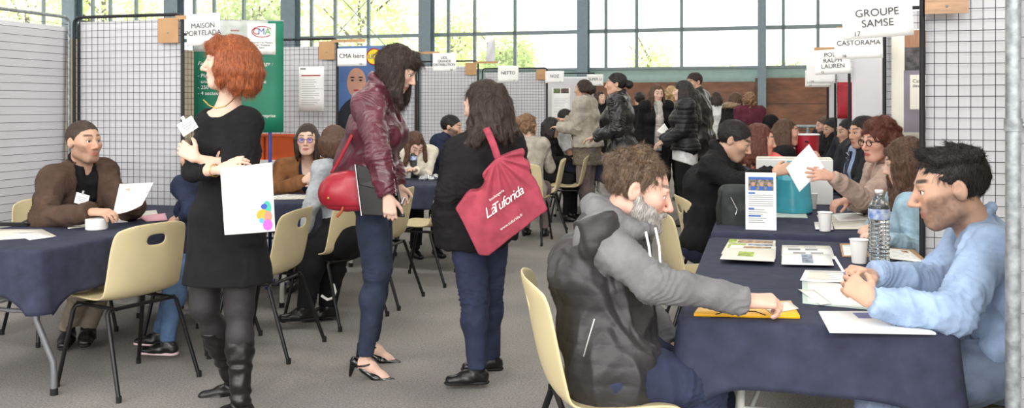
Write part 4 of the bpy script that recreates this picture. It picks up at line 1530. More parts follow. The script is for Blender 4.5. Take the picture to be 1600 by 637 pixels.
# ------------------------------------------------------------------ signs
sign('MAISON\nPORTELADA', 291, 23, 6.15, 0.262, 0.215, label='paper sign reading MAISON PORTELADA above the red haired woman', size=0.050, tilt=0.03)
sign('CMA Isère', 527, 76, 8.4, 0.297, 0.165, label='paper sign reading CMA Isère left of the yellow round logo', size=0.058, num='19', numside=1)
sign('LIDL\nGRANDE\nDISTRIBUTION', 676, 83, 10.3, 0.285, 0.215, label='paper sign reading LIDL GRANDE DISTRIBUTION', size=0.040, num='20', numside=1)
sign('NETTO', 778, 103, 12.6, 0.30, 0.225, label='paper sign reading NETTO', size=0.062, num='21', numside=1)
sign('NOZ', 852, 111, 15.0, 0.32, 0.20, label='paper sign reading NOZ', size=0.07, num='22', numside=1)
sign('SUPER U', 917, 116, 17.3, 0.32, 0.22, label='paper sign reading SUPER U at the end of the left row', size=0.07, num='23', numside=1)
def clipsign(*a, **k): return sign(*a, **k)
sign('GROUPE\nSAMSE', 1313, -12, 4.00, 0.292, 0.214, dz=-0.032, label='paper sign reading GROUPE SAMSE with number 17, the biggest', size=0.047, num='17', tilt=0.06)
sign('CASTORAMA', 1303, 44, 5.75, 0.290, 0.20, dz=-0.012, label='paper sign reading CASTORAMA with number 16', size=0.044, num='16', tilt=0.02)
sign('POLO\nRALPH\nLAUREN', 1272, 79, 7.8, 0.295, 0.215, label='paper sign reading POLO RALPH LAUREN with number 15', size=0.052, num='15', tilt=0.05, line=0.95)
sign('', 1260, 99, 9.8, 0.30, 0.22, label='paper sign with number 14 partly hidden behind another', size=0.05, num='14')
sign('', 1258, 110, 11.6, 0.32, 0.215, label='paper sign with number 13, farthest on the right side', size=0.05, num='13')
# brackets that carry the signs over the aisle
b = MB(); b.box((0, 0, 0), (0.09, 0.002, 0.0525)); o = b.build('plywood_square', M_PLY); place(o, P(1479, 3, 4.05), -ANG)
c = MB(); c.lathe((0, -0.003, -0.02), [(0.006, 0), (0.004, 0.003), (0, 0.004)], 8, np.array([[1, 0, 0], [0, 0, -1], [0, 1, 0]], float)); c.build('staple', M_GALV, o)
tag(o, 'reddish brown plywood square fixed at the top of the nearest right grid', 'cardboard')
for i, (p, side_, q) in enumerate([(LP[0], 1, 'MAISON PORTELADA'), (LP[1], 1, 'CMA Isère'), (LP[2], 1, 'LIDL'), (LP[3], 1, 'NETTO'), (RP[0], -1, 'GROUPE SAMSE'), (RP[1], -1, 'CASTORAMA'), (RP[2], -1, 'POLO RALPH LAUREN')]):
    b = MB(); b.box((side_ * 0.13, 0, 0), (0.17, 0.003, 0.014))
    o = b.build('hanging_bracket', M_CARD); place(o, p - AD * 0.022 + UP * (2.035 if side_ > 0 else 1.93), -ANG)
    tag(o, 'narrow cardboard strip carrying the sign ' + q, 'bracket')

# ------------------------------------------------------------------ posters and banner
M_GREEN = mat('banner_green', srgb(22, 120, 92), 0.55, var=0.05)
M_GREYHEAD = mat('banner_grey', srgb(196, 202, 196), 0.6)
M_TXTW = mat('text_white', srgb(240, 240, 236), 0.6)
M_RED = mat('red_ink', srgb(176, 38, 52), 0.6)
M_ORANGEINK = mat('orange_ink', srgb(230, 130, 40), 0.6)
M_GREENINK = mat('green_ink', srgb(70, 160, 70), 0.6)
M_BLUEINK = mat('blue_ink', srgb(40, 80, 170), 0.6)
tl, tr_ = P(303, 32, 7.0), P(443, 40, 7.05)
r = nrm(tr_ - tl); r = nrm(V(r[0], r[1], 0)); n_ = np.cross(r, UP)
W_, Hb = np.linalg.norm((tr_ - tl)[:2]), 0.875
root = empty('hanging_banner', tl + r * W_ / 2 - UP * Hb)
def bann(x0, x1, z0, z1, d, m, name):
    b = MB(); b.sheet([r * x0 + UP * z1 + n_ * d, r * x1 + UP * z1 + n_ * d, r * x1 + UP * z0 + n_ * d, r * x0 + UP * z0 + n_ * d], 0.001, 6, 6)
    return b.build(name, m, root)
bann(-W_ / 2, W_ / 2, 0, Hb, 0, M_GREEN, 'banner_cloth')
bann(-W_ / 2, W_ / 2 - 0.12, Hb - 0.245, Hb, 0.003, M_GREYHEAD, 'grey_header')
bann(0.065, 0.285, Hb - 0.265, Hb - 0.02, 0.006, M_TXTW, 'logo_card')
o3 = np.array(root.location)
b = MB()
b.tube([r * (0.18 + 0.078 * math.cos(a)) + UP * (Hb - 0.085 + 0.042 * math.sin(a)) + n_ * 0.008 for a in np.linspace(0.5, 5.6, 30)], 0.0035, 6); b.build('logo_ring', M_RED, root)
for k_, (ch, mm, dx) in enumerate((('C', M_RED, -0.048), ('M', M_BLUEINK, -0.005), ('A', M_GREENINK, 0.044))):
    text(ch, 0.070, mm, root, o3 + r * (0.18 + dx) + UP * (Hb - 0.085) + n_ * 0.009, r, UP, bold=0.003)
text('Chambre de Métiers\net de l’Artisanat\nIsère', 0.020, M_INK, root, o3 + r * 0.178 + UP * (Hb - 0.19) + n_ * 0.009, r, UP)
text('www', 0.032, M_RED, root, o3 + r * -0.03 + UP * (Hb - 0.075) + n_ * 0.006, r, UP)
text('1er', 0.05, M_INK, root, o3 + r * -0.24 + UP * (Hb - 0.15) + n_ * 0.006, r, UP)
text('Faites le choix de l’apprentissage :', 0.042, M_TXTW, root, o3 + r * (-W_ / 2 + 0.03) + UP * (Hb - 0.335) + n_ * 0.004, r, UP, 'LEFT', bold=0.0012, shear=0.25)
text('- Plus qu’un métier,\n  une expérience professionnelle\n- 250 métiers de l’artisanat\n- 4 secteurs', 0.040, M_TXTW, root, o3 + r * (-W_ / 2 + 0.03) + UP * (Hb - 0.50) + n_ * 0.004, r, UP, 'LEFT', line=1.15, bold=0.001)
text('en Isère, une entreprise', 0.036, M_TXTW, root, o3 + r * (W_ / 2 - 0.06) + UP * (Hb - 0.745) + n_ * 0.004, r, UP, 'RIGHT', bold=0.001)
b = MB(); b.tube([r * (-W_ / 2) + UP * Hb - n_ * 0.012, r * (W_ / 2) + UP * Hb - n_ * 0.012], 0.009, 8); b.build('top_rod', M_STEEL, root)
M_BLUEP = mat('blue_post', srgb(58, 70, 150), 0.5)
b = MB(); b.tube([r * (W_ / 2 - 0.11) + UP * Hb - n_ * 0.03, r * (W_ / 2 - 0.11) - UP * (o3[2] - 0.01) - n_ * 0.03], 0.014, 12); b.build('stand_post', M_BLUEP, root)
b = MB(); b.tube([r * (W_ / 2 - 0.31) - UP * (o3[2] - 0.012) - n_ * 0.03, r * (W_ / 2 + 0.09) - UP * (o3[2] - 0.012) - n_ * 0.03], 0.012, 10); b.tube([r * (W_ / 2 - 0.11) - UP * (o3[2] - 0.012) + n_ * 0.12, r * (W_ / 2 - 0.11) - UP * (o3[2] - 0.012) - n_ * 0.2], 0.012, 10); b.build('stand_foot', M_BLUEP, root)
tag(root, 'green banner with a CMA logo and white lettering behind the red haired woman', 'banner')

def upright_paper(tlp, w, h, label, m=None, head=None, lines=10, right=None, name='notice', extra=None):
    """notice pinned upright, square to the aisle"""
    rr = PD if right is None else nrm(right)
    nn = np.cross(rr, UP)
    root_ = MB(); root_.sheet([UP * 0 + tlp * 0, rr * w, rr * w - UP * h, -UP * h], 0.0016, 4, 4)
    o = root_.build(name, m or M_PAPER); o.location = tuple(tlp)
    def bar(x0, z0, x1, z1, mm, nm='printed_lines', d=0.0018):
        b = MB(); b.box(rr * (x0 + x1) / 2 * w - UP * (z0 + z1) / 2 * h + nn * d, (abs(x1 - x0) * w / 2, 0.0005, abs(z1 - z0) * h / 2), np.stack([rr, -nn, UP], 1))
        return b.build(nm, mm, o)
    rs = random.Random(int(w * 1000 + lines))
    if lines:
        b = MB()
        for i in range(lines):
            z0 = 0.30 + 0.60 * i / lines
            x1 = rs.uniform(0.6, 0.88)
            b.box(rr * (0.12 + x1) / 2 * w - UP * z0 * h + nn * 0.0018, ((x1 - 0.12) * w / 2, 0.0004, 0.0022), np.stack([rr, -nn, UP], 1))
        b.build('printed_lines', M_INKL, o)
    if extra: extra(bar, o, rr, nn)
    tag(o, label, 'notice')
    return o
def ex1(bar, o, rr, nn):
    bar(0.10, 0.19, 0.86, 0.215, M_RED, 'red_bar')
    bar(0.06, 0.03, 0.28, 0.07, M_INKL, 'printed_logo')
    bar(0.03, 0.50, 0.97, 0.505, M_INKL, 'fold_line')
upright_paper(P(467, 104, 8.45), 0.262, 0.42, 'white printed notice with a red bar pinned on the grid right of the green banner', extra=ex1, lines=12)
# LIDL poster: blue with a face and the round logo
M_POSTBLUE = mat('poster_blue', srgb(86, 118, 172), 0.5, var=0.08, vscale=2)
M_FACEP = mat('poster_skin', srgb(200, 150, 128), 0.6, var=0.08)
M_YEL = mat('yellow_ink', srgb(244, 214, 40), 0.5)
M_DARKP = mat('poster_dark', srgb(34, 36, 46), 0.5)
root = empty('printed_poster', P(566, 165, 9.0) * V(1, 1, 0) + UP * 0.52, -ANG)
def pb(x0, x1, z0, z1, d, m, name):
    b = MB(); b.box(((x0 + x1) / 2, -d, (z0 + z1) / 2), ((x1 - x0) / 2, 0.0012, (z1 - z0) / 2)); return b.build(name, m, root)
def pdisc(cx, cz, rx, rz, d, m, name, parent=None):
    b = MB(); vs = [(cx + rx * math.cos(a), -d, cz + rz * math.sin(a)) for a in np.linspace(0, 2 * math.pi, 33)[:-1]]
    b.add(vs, [tuple(range(32))]); return b.build(name, m, parent or root)
pb(-0.36, 0.36, 0, 1.50, 0, M_POSTBLUE, 'poster_sheet')
pdisc(-0.06, 1.13, 0.105, 0.150, 0.004, M_FACEP, 'printed_face')
for a in (-1, 1):
    pdisc(-0.06 + a * 0.045, 1.155, 0.018, 0.009, 0.006, M_DARKP, 'printed_eye'); pdisc(-0.06 + a * 0.045, 1.185, 0.026, 0.006, 0.006, M_DARKP, 'printed_brow')
pdisc(-0.06, 1.055, 0.036, 0.009, 0.006, M_RED, 'printed_mouth')
pdisc(-0.04, 0.62, 0.27, 0.37, 0.003, M_DARKP, 'printed_shirt')
pdisc(0.13, 1.39, 0.080, 0.080, 0.004, M_YEL, 'round_logo')
b = MB(); b.tube([(0.13 + 0.080 * math.cos(a), -0.005, 1.39 + 0.080 * math.sin(a)) for a in np.linspace(0, 6.283, 33)[:-1]], 0.006, 6, closed=True); b.build('logo_rim', M_RED, root)
text('LIDL', 0.062, M_BLUEINK, root, np.array(root.location) + PD * 0.13 - AD * 0.007 + UP * 1.39, PD, UP, bold=0.003)
tag(root, 'blue poster with a man’s face and a round yellow logo behind the burgundy jacket woman', 'poster')
# poster by NOZ, Castorama poster, red hanging sheet
def ex2(bar, o, rr, nn):
    bar(0.10, 0.02, 0.46, 0.15, mat('photo_green', srgb(110, 128, 80), 0.5, var=0.4, vscale=60), 'printed_picture'); bar(0.50, 0.02, 0.92, 0.15, mat('photo_dark', srgb(96, 76, 66), 0.5, var=0.5, vscale=60), 'printed_picture')
upright_paper(P(862, 137, 15.1), 0.32, 0.62, 'white poster with two small photos under the sign NOZ', extra=ex2, lines=14, name='poster')
def ex3(bar, o, rr, nn):
    bar(0.17, 0.01, 1.0, 0.35, mat('wood_photo', srgb(160, 112, 80), 0.5, var=0.2, vscale=10, stretch=(20, 20, 1)), 'printed_picture')
    bar(0.17, 0.16, 1.0, 0.36, mat('kitchen_photo', srgb(70, 66, 66), 0.5, var=0.7, vscale=26), 'printed_picture', 0.003)
    bar(0.16, 0.36, 1.0, 0.90, mat('mauve_print', srgb(128, 120, 134), 0.5), 'printed_panel')
    bar(0.24, 0.40, 1.0, 0.70, M_PAPER2, 'caption_box', 0.003)
    text('Castorama\ndes particuliers', 0.030, M_INK, o, np.array(o.location) + rr * 0.125 - UP * h3 * 0.475 + nn * 0.005, rr, UP, 'LEFT', bold=0.001)
h3 = 0.74
upright_paper(P(1393, 46, 5.82), 0.46, h3, 'tall display poster with kitchen photos behind the sign CASTORAMA', extra=ex3, lines=0, name='poster', m=M_PAPER2)
b = MB(); b.sheet([(0, 0, 0.40), (0.16, 0, 0.40), (0.16, 0, 0), (0, 0, 0)], 0.006, 6, 8, lambda u, t: 0.01 * math.sin(t * 6 + u * 2)); o = b.build('red_pennant', M_RED); place(o, P(1308, 185, 9.9), -ANG + 0.1)
tag(o, 'red cloth pennant hung on the right side panels beyond POLO RALPH LAUREN', 'pennant')
b = MB(); b.sheet([(0, 0, 0.30), (0.13, 0, 0.36), (0.13, 0, 0), (0, 0, 0)], 0.006, 6, 8, lambda u, t: 0.015 * math.sin(t * 6 + u * 5)); o = b.build('white_pennant', M_SHEET); place(o, P(760, 98, 13.0), -ANG)
tag(o, 'small white cloth pennant standing above the panel by the sign NETTO', 'pennant')
# ================================================================== THE PEOPLE
H_BLACK = hairmat('hair_black', (14, 12, 12), (40, 34, 32))
H_DKBR = hairmat('hair_dark_brown', (26, 17, 14), (66, 46, 38))
H_BR = hairmat('hair_brown', (52, 34, 24), (104, 72, 52))
H_LTBR = hairmat('hair_light_brown', (92, 66, 46), (164, 128, 92))
H_BLOND = hairmat('hair_blond', (130, 98, 62), (206, 176, 128))
H_RED = hairmat('hair_copper', (104, 50, 26), (190, 106, 60))
H_AUB = hairmat('hair_auburn', (60, 26, 20), (118, 62, 46))
H_GREY = hairmat('hair_grizzled', (46, 34, 28), (136, 112, 88))
H_BEARD = hairmat('beard_grey', (120, 112, 106), (206, 202, 198))
K_BLACK = cloth('cloth_black', (26, 26, 28))
K_COAT = cloth('coat_black', (32, 31, 33), 0.95)
K_BROWN = cloth('cardigan_brown', (84, 66, 56), 0.95, bump=0.9, bscale=240)
K_CAMEL = cloth('blazer_camel', (136, 92, 58))
K_GREY = cloth('jersey_grey', (122, 122, 124), 0.95, bump=0.7, bscale=260)
K_LGREY = cloth('jersey_light', (176, 180, 186))
K_VEST = mat('quilted_vest', srgb(54, 53, 55), 0.45, var=0.12, vscale=10, bump=0.5, bscale=45, bdist=0.004, spec=0.4)
K_JEANS = cloth('denim_dark', (52, 60, 80), 0.85, bump=0.8, bscale=420)
K_JEANS2 = cloth('denim_mid', (84, 108, 142), 0.85, bump=0.8, bscale=420)
K_NAVY = cloth('trouser_navy', (50, 56, 80), 0.85)
K_NAVYS = cloth('suit_navy', (34, 42, 66), 0.8)
K_SUIT = cloth('suit_dark', (36, 37, 44), 0.8)
K_BEIGEP = cloth('trouser_beige', (150, 138, 122))
K_SKY = cloth('shirt_sky', (158, 180, 212), 0.85, bump=0.4, bscale=380)
K_SKY2 = cloth('top_pale_blue', (164, 192, 210), 0.85)
K_WHITE = cloth('shirt_white', (232, 232, 234), 0.85)
K_CREAM = cloth('top_cream', (222, 214, 198), 0.9)
K_KNIT = cloth('knit_beige', (182, 158, 146), 0.95, bump=1.0, bscale=150)
K_KNIT2 = cloth('knit_oatmeal', (176, 168, 156), 0.95, bump=1.0, bscale=130)
K_TWEED = mat('knit_speckled', srgb(142, 130, 118), 0.95, col2=srgb(84, 74, 64), vscale=70, bump=1.0, bscale=120)
K_CORAL = cloth('top_coral', (244, 112, 108), 0.8)
K_WINE = mat('leather_burgundy', srgb(92, 40, 54), 0.30, var=0.22, vscale=7, bump=0.35, bscale=70, bdist=0.003, spec=0.6)
K_BLEATH = mat('leather_jacket_black', srgb(30, 30, 33), 0.34, var=0.15, vscale=8, bump=0.3, bscale=70, bdist=0.003, spec=0.55)
K_PUFF = mat('puffer_black', srgb(28, 28, 33), 0.5, var=0.12, bump=0.2, bscale=60, spec=0.4)
K_BORD = cloth('coat_bordeaux', (96, 44, 60))
K_TRENCH = cloth('coat_greige', (176, 168, 156), 0.85)
K_TIGHT = mat('tights', srgb(46, 42, 46), 0.6, var=0.12, vscale=40)
K_BOOT = mat('boot_leather', srgb(24, 23, 24), 0.36, var=0.15, vscale=14, bump=0.3, bscale=60, bdist=0.003, spec=0.5)
K_TAUPE = cloth('trouser_taupe', (132, 116, 116))
K_FUR = hairmat('fur_trim', (110, 88, 66), (190, 166, 134))
K_SCARF = cloth('scarf_grey', (196, 188, 180))
M_GOLD = mat('gold', srgb(220, 180, 100), 0.25, metal=0.9)
M_SILVER = mat('silver', srgb(200, 200, 204), 0.25, metal=0.9)
M_SOLEP = mat('sole_pink', srgb(236, 206, 208), 0.6)
M_SOLEB = mat('sole_black', srgb(20, 20, 20), 0.7)
M_SHOE = mat('shoe_black', srgb(22, 22, 24), 0.32, var=0.12, spec=0.5)
M_PATENT = mat('shoe_patent', srgb(12, 12, 14), 0.12, var=0.1, spec=0.7)

def shoes(J, o, m=None, sole=None, kind='flat', toe=None, vox=0.008):
    for sd in 'LR':
        t = (toe or {}).get(sd) if isinstance(toe, dict) else toe
        shoe(J, o, sd, m or M_SHOE, sole, t, vox, kind)

def badge(o, c, r, u, w=0.085, h=0.055, clip=True):
    c = np.asarray(c, float) - np.array(o.location); r = nrm(r); u = nrm(u)
    b = MB(); b.sheet([c - r * w / 2 + u * h / 2, c + r * w / 2 + u * h / 2, c + r * w / 2 - u * h / 2, c - r * w / 2 - u * h / 2], 0.003)
    k = b.build('name_badge', M_PAPER, o)
    n = np.cross(r, u)
    b = MB()
    for i in range(3):
        b.box(c + u * (0.010 - 0.011 * i) + n * 0.0022, (w * (0.36 - 0.08 * i), h * 0.03, 0.0004), np.stack([r, u, n], 1))
    b.build('badge_print', M_INKL, k)
    if clip:
        b = MB(); b.box(c + u * (h * 0.62) + n * 0.002, (0.007, 0.011, 0.003), np.stack([r, u, n], 1)); b.build('badge_clip', M_SILVER, k)

def beard_mesh(J, o, m, amt=1.0, vox=0.004):
    F = Field(vox)
    F.ell((0, 0.036, -0.074), V(0.063, 0.062, 0.046) * amt, k=0.02)
    for a in (-1, 1):
        F.cap((a * 0.070, 0.006, -0.022), (a * 0.058, 0.020, -0.062), 0.014, 0.024, k=0.02)
        F.cap((a * 0.058, 0.020, -0.062), (a * 0.026, 0.072, -0.092), 0.024, 0.022, k=0.02)
        F.ell((a * 0.050, 0.045, -0.050), (0.022, 0.030, 0.022), k=0.02)
    F.cap((-0.030, 0.088, -0.058), (0, 0.101, -0.047), 0.009, 0.009, k=0.01)
    F.cap((0.030, 0.088, -0.058), (0, 0.101, -0.047), 0.009, 0.009, k=0.01)
    F.ell((0, 0.080, -0.104), V(0.034, 0.028, 0.026) * amt, k=0.02)
    F.ell((0, 0.108, -0.0655), (0.019, 0.022, 0.0075), k=0.004, mode='sub')
    F.ell((0, 0.125, -0.010), (0.060, 0.060, 0.034), k=0.01, mode='sub')
    k_ = F.build('beard', m, o, disp=hair_disp(0.002, 'messy'), smooth=1, matrix=head_matrix(J, o.location))
    add_strands(k_, 5000, 0.014, 0.0005, (0, 0.25, -1), 0.010, 0.004, 3)

# ---------------------------------------------------------------- red haired woman, standing
J = pose('stand', -1.33, 4.15, 1.70, face=-118, female=True, hs=1.04, over=dict(
    hipR=P(330, 338, 4.22), hipL=P(376, 338, 4.12), shR=P(330, 192, 4.20), shL=P(388, 190, 4.12), neck=P(356, 172, 4.20), head=P(357, 99, 4.16),
    elL=P(386, 264, 4.06), wrL=P(306, 247, 3.95), elR=P(302, 268, 4.02), wrR=P(342, 266, 3.90),
    knR=P(319, 478, 4.20), anR=P(366, 594, 4.42), knL=P(374, 482, 4.12), anL=P(376, 622, 4.06),
    toeR=nrm(V(-0.95, -0.3, 0)), toeL=nrm(V(-0.85, -0.5, 0)), hf=V(-0.96, -0.22, 0.02)))
o = person(J, vox=0.0046, skin='light', label='woman with copper red bob in a black dress and tall boots holding printed sheets', finger=0.0068,
           hands={'L': dict(dir=P(272, 226, 3.98) - P(303, 247, 3.95), nrm=V(-0.2, -0.9, 0.3), curl=0.55), 'R': dict(dir=P(378, 252, 3.86) - P(342, 266, 3.90), nrm=V(0.1, -0.75, 0.65), curl=0.45)},
           eye=(90, 110, 100), colkw=dict(lips=(178, 96, 92), brow=(120, 66, 40), blush=0.5), nose=1.15, extra=None)
hair(J, o, H_RED, 'bob', vox=0.0045, L=0.165, vol=1.08, fringe=True, front=52, amp=0.004, seed=4, strands=9000, slen=0.034, lift=0.010, frizz=0.004)
def dress_extra(F, J):
    s = J['s']; pel, sh, up, side, front, hsd = t_frame(J)
    F.cap(pel - UP * 0.02, P(357, 440, 4.15), 0.135, 0.172, k=0.05, side=V(1, 0, 0), ratio=1.20)
    F.cut(P(357, 440, 4.15), V(0, 0, -1))
g_ = garment(J, o, 'dress', K_BLACK, vox=0.006, g=0.010, bulk=0.95, sleeve=0.55, hem=0.10, neck='scoop', amp=0.004, ring=0.003, extra=dress_extra, hem_drop=-UP)
F = Field(0.006); legs(F, J, 0.004); F.build('tights', K_TIGHT, o, origin=o.location)
for sd in 'LR':
    F = Field(0.006); kn, an = J['kn' + sd], J['an' + sd]; ax = an - kn; t = J['toe' + sd]
    F.chain([kn + ax * 0.26, kn + ax * 0.45, kn + ax * 0.8, an], [0.062, 0.062, 0.046, 0.046], k=0.02)
    z = an - UP * 0.06
    F.cap(z - t * 0.03, z + t * 0.06, 0.036, 0.034, k=0.02); F.cap(z + t * 0.06 - UP * 0.004, z + t * 0.145 - UP * 0.006, 0.033, 0.024, k=0.03, side=np.cross(t, UP), ratio=1.25)
    F.cap(z - t * 0.045 - UP * 0.00, z - t * 0.045 - UP * 0.035, 0.022, 0.019, k=0.01)
    F.cut(an - UP * 0.090, -UP); F.cut(kn + ax * 0.27, kn - an, R=0.09)
    F.build('boot', K_BOOT, o, origin=o.location, disp=lambda v, n: n * (0.004 * np.sin(v[:, 2] * 95 + 5 * noise(v, 14.0)) * sst(0.62, 0.1, v[:, 2]) + 0.003 * noise(v, 30.0))[:, None])
pts = [P(318, 156, 4.10), P(327, 165, 4.07), P(338, 169, 4.05), P(352, 166, 4.06), P(362, 158, 4.10), P(368, 150, 4.16)]
b = MB(); b.tube([p - np.array(o.location) for p in pts], 0.0028, 6); b.build('necklace', M_GOLD, o)
wp = J['wrR'] - 0.01 * nrm(J['wrR'] - J['elR']); ax = nrm(J['wrR'] - J['elR']); u1 = nrm(np.cross(ax, UP)); u2 = np.cross(ax, u1)
b = MB(); b.tube([wp - ax * 0.02 + 0.0275 * (u1 * math.cos(a) + u2 * math.sin(a)) - np.array(o.location) for a in np.linspace(0, 6.283, 21)[:-1]], 0.0020, 6, closed=True); b.build('bracelet', M_GOLD, o)
badge(o, P(293, 197, 3.98), V(0.75, 0.3, 0.55), V(-0.5, 0, 0.85), 0.075, 0.06)
J_red = J

# ---------------------------------------------------------------- burgundy jacket woman
J = pose('stand', -0.72, 4.75, 1.72, face=-2, female=True, hs=1.02, over=dict(
    hipR=P(577, 300, 4.68), hipL=P(584, 300, 4.88), shR=P(577, 162, 4.60), shL=P(600, 160, 4.92), neck=P(597, 142, 4.78), head=P(622, 108, 4.78),
    elR=P(592, 244, 4.42), wrR=P(606, 306, 4.36), elL=P(604, 240, 4.98), wrL=P(622, 290, 4.86),
    knR=P(588, 424, 4.66), anR=P(570, 566, 4.68), knL=P(594, 420, 4.88), anL=P(580, 540, 4.98),
    toeR=nrm(V(0.98, -0.15, -0.12)), toeL=nrm(V(0.98, -0.10, -0.12)), hf=V(0.84, -0.12, -0.46)))
o = person(J, vox=0.0048, skin='light', heel=True, label='woman in a burgundy leather jacket looking down and holding a black folder', finger=0.0070,
           hands={'R': dict(dir=V(0.12, -0.05, -1), nrm=V(0.1, -1, 0), curl=(0.5, 0.55, 0.6, 0.6)), 'L': dict(dir=V(0.3, -0.3, -0.9), nrm=V(0, 1, 0), curl=0.5)},
           eye=(60, 42, 34), colkw=dict(lips=(170, 96, 96), blush=0.4), nose=1.12)
hair(J, o, H_DKBR, 'long', vox=0.0045, L=0.235, vol=1.06, fringe=True, front=62, amp=0.003, seed=9, wave=0.005, locks=26, strands=9000, slen=0.05, lift=0.005)
K_WINE2 = K_WINE
def jk(F, J):
    F.cap(P(582, 185, 4.76), P(566, 246, 4.76), 0.085, 0.118, k=0.05); F.cap(P(566, 246, 4.76), P(552, 262, 4.76), 0.115, 0.105, k=0.05)
garment(J, o, 'leather_jacket', K_WINE, vox=0.0058, g=0.024, bulk=1.04, hem=0.02, neck='v', collar=0.015, amp=0.0085, ring=0.008, extra=jk, freq=11.0, hem_drop=V(-0.25, 0, -1), slv_g=0.004)
b = MB()
ax = J['wrR'] - J['elR']
for i in range(26):
    p = J['elR'] + ax * (i / 25.0) * 0.96 + V(0.064 - 0.018 * i / 25.0, -0.030, 0) - np.array(o.location)
    b.lathe(p, [(0, -0.003), (0.004, 0), (0, 0.003)], 6)
b.build('sleeve_zip', M_SILVER, o)
trousers(J, o, K_JEANS, vox=0.0062, g=0.009, bulk=0.93, cut=0.08, amp=0.0035, ring=0.003, name='jeans')
shoes(J, o, M_PATENT, None, 'heel', {'R': J['toeR'], 'L': J['toeL']}, vox=0.0042)
J_burg = J

# ---------------------------------------------------------------- woman with the big red bag
J = pose('stand', -0.175, 4.60, 1.545, face=128, female=True, hs=1.02, head=150, pitch=-10, over=dict(
    shL=P(724, 240, 4.54), shR=P(794, 226, 4.60), neck=P(757, 204, 4.55), head=P(754, 164, 4.60),
    elL=P(704, 300, 4.46), wrL=P(701, 348, 4.52), elR=P(818, 300, 4.78), wrR=P(790, 322, 4.92),
    hipL=P(727, 340, 4.58), hipR=P(768, 340, 4.66), knL=P(742, 466, 4.56), anL=P(745, 576, 4.52), knR=P(764, 452, 4.74), anR=P(768, 556, 4.82)))
tw = nrm(V(-0.95, -0.1, 0))
o = person(J, vox=0.006, skin='light', label='woman in a black coat seen from behind with a raspberry shopping bag on her shoulder', hands={'L': dict(curl=0.6)}, colkw=dict(blush=0.3))
hair(J, o, H_DKBR, 'long', vox=0.0055, L=0.24, vol=1.04, front=86, amp=0.005, seed=3, wave=0.026, locks=30, spread=0.075, bun=((0, -0.115, 0.045), (0.05, 0.03, 0.045)), strands=8000, slen=0.04, lift=0.010, frizz=0.006)
def coatx(F, J):
    F.cap(P(726, 246, 4.56), P(708, 330, 4.56), 0.060, 0.10, k=0.06); F.cap(P(745, 260, 4.6), P(738, 360, 4.6), 0.17, 0.165, k=0.06)
    F.cap(P(738, 345, 4.6), P(735, 372, 4.6), 0.165, 0.158, k=0.05); F.cut(P(738, 385, 4.6), V(0, 0, -1))
garment(J, o, 'coat', K_COAT, vox=0.0075, g=0.030, bulk=1.12, hem=0.12, neck='crew', collar=0.022, amp=0.008, ring=0.007, extra=coatx, hem_drop=-UP)
F = Field(0.007)
F.chain([P(770, 190, 4.50), P(792, 196, 4.56), P(806, 190, 4.66)], [0.03, 0.042, 0.03], k=0.02); F.build('scarf', hairmat('scarf_brown', (92, 62, 44), (160, 120, 84)), o, origin=o.location, disp=hair_disp(0.005, 'messy'))
trousers(J, o, K_NAVY, vox=0.007, g=0.014, bulk=1.05, cut=0.0, amp=0.004, ring=0.004)
shoes(J, o, M_SHOE, M_SOLEB, 'flat', {'L': tw, 'R': tw}, vox=0.0055)
J_bag = J

# ---------------------------------------------------------------- grey bearded man
J = pose('seat', 0.30, 3.05, 1.74, face=6, hs=1.06, over=dict(
    hipR=P(962, 584, 2.89), hipL=P(960, 560, 3.16), shR=P(938, 374, 2.90), shL=P(976, 360, 3.20), neck=P(956, 344, 3.05), head=P(997, 296, 3.02), hunch=0.05,
    elR=P(1020, 442, 2.80), wrR=P(1166, 470, 2.82), elL=P(1000, 470, 3.38), wrL=P(1052, 540, 3.20),
    knR=P(1096, 604, 2.94), anR=P(1108, 780, 2.94), knL=P(1104, 575, 3.30), anL=P(1150, 740, 3.24), hf=V(0.93, -0.10, -0.30)))
o = person(J, vox=0.0042, skin='pink', label='grey bearded man in a black padded vest over a grey hoodie at the front table',
           hands={'R': dict(dir=V(1, 0.08, -0.02), nrm=V(0.1, -0.35, 1), curl=(0.75, 0.8, 0.85, 0.9), thumb=0.4), 'L': dict(dir=P(1085, 585, 3.1) - P(1052, 540, 3.2), nrm=V(0.3, -0.8, 0.5), curl=0.3)},
           eye=(90, 110, 120), colkw=dict(beard=(176, 150, 138), beard_amt=0.35, brow=(110, 98, 90), blush=0.55, lips=(196, 120, 112)), nose=1.2)
hair(J, o, H_GREY, 'short', vox=0.0042, vol=0.985, amp=0.005, seed=12, hairline=-0.020, strands=12000, slen=0.019, lift=0.010, frizz=0.008)
beard_mesh(J, o, H_BEARD, 1.0)
def hood(F, J):
    F.chain([P(1016, 356, 2.98), P(990, 358, 2.94), P(956, 344, 2.93), P(932, 330, 2.98), P(928, 322, 3.08), P(946, 326, 3.16), P(990, 346, 3.16), P(1016, 358, 3.1)], [0.024, 0.030, 0.034, 0.036, 0.038, 0.036, 0.030, 0.024], k=0.03)
    F.ell(P(932, 332, 3.02), (0.042, 0.06, 0.040), k=0.03)
garment(J, o, 'hoodie', K_GREY, vox=0.006, g=0.014, bulk=1.06, hem=0.05, neck='none', amp=0.006, ring=0.006, extra=hood, slv_g=0.003)
